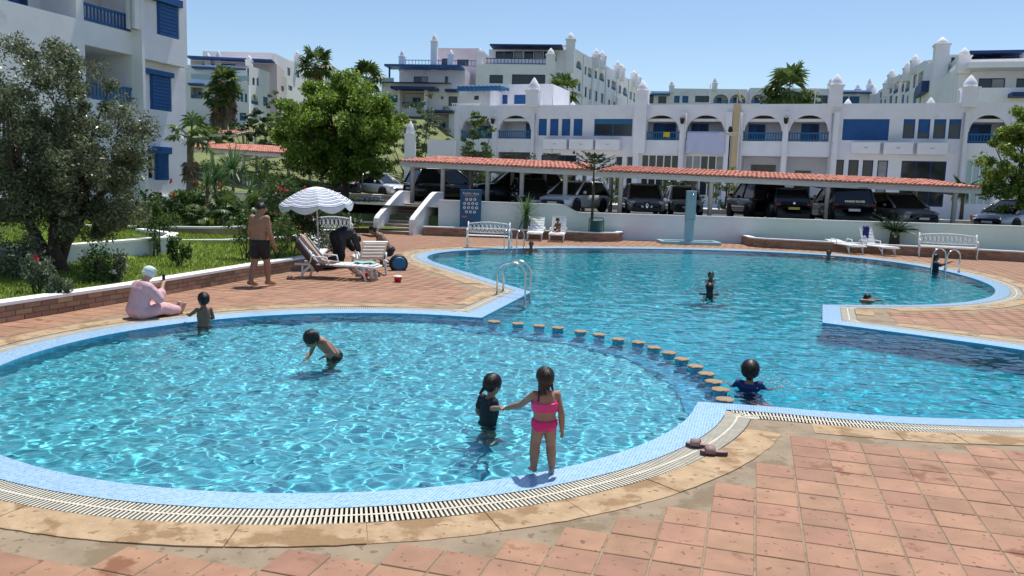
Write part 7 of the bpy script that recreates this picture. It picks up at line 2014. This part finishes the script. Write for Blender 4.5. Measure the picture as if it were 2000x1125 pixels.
    mb = MB(); mb.bbox(-hw * .62, .47 * L, hood - .40, hw * .62, .506 * L, hood - .26, .015); mb.build('grille', 'car_trim', t)
    mb = MB(); mb.bbox(-hw * .66, .455 * L, gc + .06, hw * .66, .502 * L, gc + .20, .015); mb.build('bumper', 'car_trim', t)
    mb = MB(); mb.bbox(-hw * .8, -.503 * L, gc + .05, hw * .8, -.46 * L, gc + .24, .015); mb.build('bumper', 'car_trim', t)
    mb = MB(); mb.bbox(-.25, -.512 * L, .50 * belt + .12, .25, -.495 * L, .50 * belt + .23, .004); mb.build('number_plate', plate, t)
    mb = MB(); mb.bbox(-.25, .503 * L, gc + .21, .25, .512 * L, gc + .31, .004); mb.build('number_plate', plate, t)
    # bonnet crease, windscreen frame
    mb = MB(); mb.tube([gh(-.9, yb[1], .95, zb + .06), gh(0, yb[1] + .008, .9, zb + .075), gh(.9, yb[1], .95, zb + .06)], .018, 6); mb.build('wiper_cowl', 'car_trim', t)
    if kind != 'sedan':
        mb = MB(); mb.bbox(-hw * .62, yt[0] * L - .14, zt_ + .005, hw * .62, yt[0] * L + .05, zt_ + .035, .008); mb.build('spoiler', paint, t)
    if emblem == 'diamond':
        mb = MB(); mb.M = Matrix.Translation((0, .512 * L, hood - .33)) @ Matrix.Rotation(-PI / 2, 4, 'X')
        mb.lathe([(.17, -.03), (.17, .012), (.15, .02)], n=20); mb.M = None; o = mb.build('emblem_base', 'black', t, True)
        mb = MB()
        pts = [(0, -.125), (.075, 0), (0, .125), (-.075, 0)]; inn = [(0, -.07), (.035, 0), (0, .07), (-.035, 0)]
        yv = .52 * L
        for i in range(4):
            j = (i + 1) % 4; mb.add([(pts[i][0], yv, hood - .33 + pts[i][1]), (pts[j][0], yv, hood - .33 + pts[j][1]), (inn[j][0], yv + .008, hood - .33 + inn[j][1]), (inn[i][0], yv + .008, hood - .33 + inn[i][1])], [(0, 1, 2, 3)])
        mb.build('emblem', 'chrome', t)
    elif emblem == 'round':
        mb = MB(); mb.M = Matrix.Translation((0, -.50 * L, belt - .06)) @ Matrix.Rotation(PI / 2, 4, 'X'); mb.lathe([(.06, -.02), (.06, .012), (.045, .016)], n=16); mb.M = None; mb.build('emblem', 'chrome', t, True)
    if lettering:
        text(lettering, .13, (0, -.4985 * L, belt + .0), 'chrome', t, rot=(PI / 2, 0, 0), name='lettering', ext=.004)
    return t
def park(px, ynear, zoff=0.): x = D(px, 400, ynear).x; return x
FRONT, REAR = PI, 0.
def putcar(name, label, px, yn, heading, **kw):
    L = kw.get('L', 4.3); x = D(px, 400, yn).x
    fx, fy = -math.sin(heading), math.cos(heading)
    cx, cyy = x, yn + abs(L / 2 * fy)
    car(name, label, (cx, cyy, zpark(cx) - .02), heading, **kw)
putcar('parked_car', 'white car parked under the trees left of the stairs', 728, 52, PI / 2 + 2.55, L=4.4, W=1.8, H=1.5, paint='paint_white', kind='hatch')
putcar('parked_car', 'dark car behind the round tree trunk left of the white car', 668, 51, .1, L=4.3, W=1.75, H=1.5, paint='paint_navy', kind='hatch')
putcar('parked_car', 'black off road car parked right at the top of the stairs', 868, 45, -1.05, L=4.6, W=1.9, H=1.85, paint='paint_black', kind='suv')
putcar('parked_car', 'black round bonneted car parked behind the yucca', 1036, 38.2, PI + .12, L=4.0, W=1.74, H=1.5, paint='paint_black', kind='hatch')
putcar('parked_car', 'tall dark van parked behind the black round bonneted car', 1008, 43.0, PI / 2 + .2, L=4.8, W=1.9, H=2.0, paint='paint_navy', kind='suv')
putcar('parked_car', 'white car parked behind the pine trunk', 1128, 37.4, PI - .62, L=4.0, W=1.75, H=1.45, paint='paint_white', kind='hatch')
putcar('parked_car', 'dark grey hatchback with a diamond badge facing the pool', 1268, 37.0, PI - .05, L=4.05, W=1.78, H=1.45, paint='paint_grey', kind='hatch', emblem='diamond')
putcar('parked_car', 'small silver car parked behind the shower pillar', 1347, 39.6, PI - .05, L=3.7, W=1.62, H=1.45, paint='paint_silver', kind='hatch')
putcar('parked_car', 'dark green van parked left of the black car with yellow plate', 1502, 38.6, .05, L=4.4, W=1.8, H=1.8, paint='paint_navy', kind='suv', emblem='round')
putcar('parked_car', 'black car with a yellow number plate parked in the middle of the carport', 1553, 36.9, -.02, L=4.3, W=1.82, H=1.55, paint='paint_black', kind='hatch', emblem='round', plate='plate_yellow')
putcar('parked_car', 'large black off road car with lettering on its tailgate', 1682, 36.7, -.12, L=4.8, W=2.05, H=1.72, paint='paint_black', kind='suv', lettering='RANGE ROVER')
putcar('parked_car', 'grey car with wide black grille parked at the right of the carport', 1790, 36.8, PI + .18, L=4.4, W=1.95, H=1.55, paint='paint_grey', kind='hatch')
putcar('parked_car', 'silver car at the right edge of the picture', 2010, 37.5, PI / 2 + .5, L=4.2, W=1.78, H=1.5, paint='paint_silver', kind='hatch')
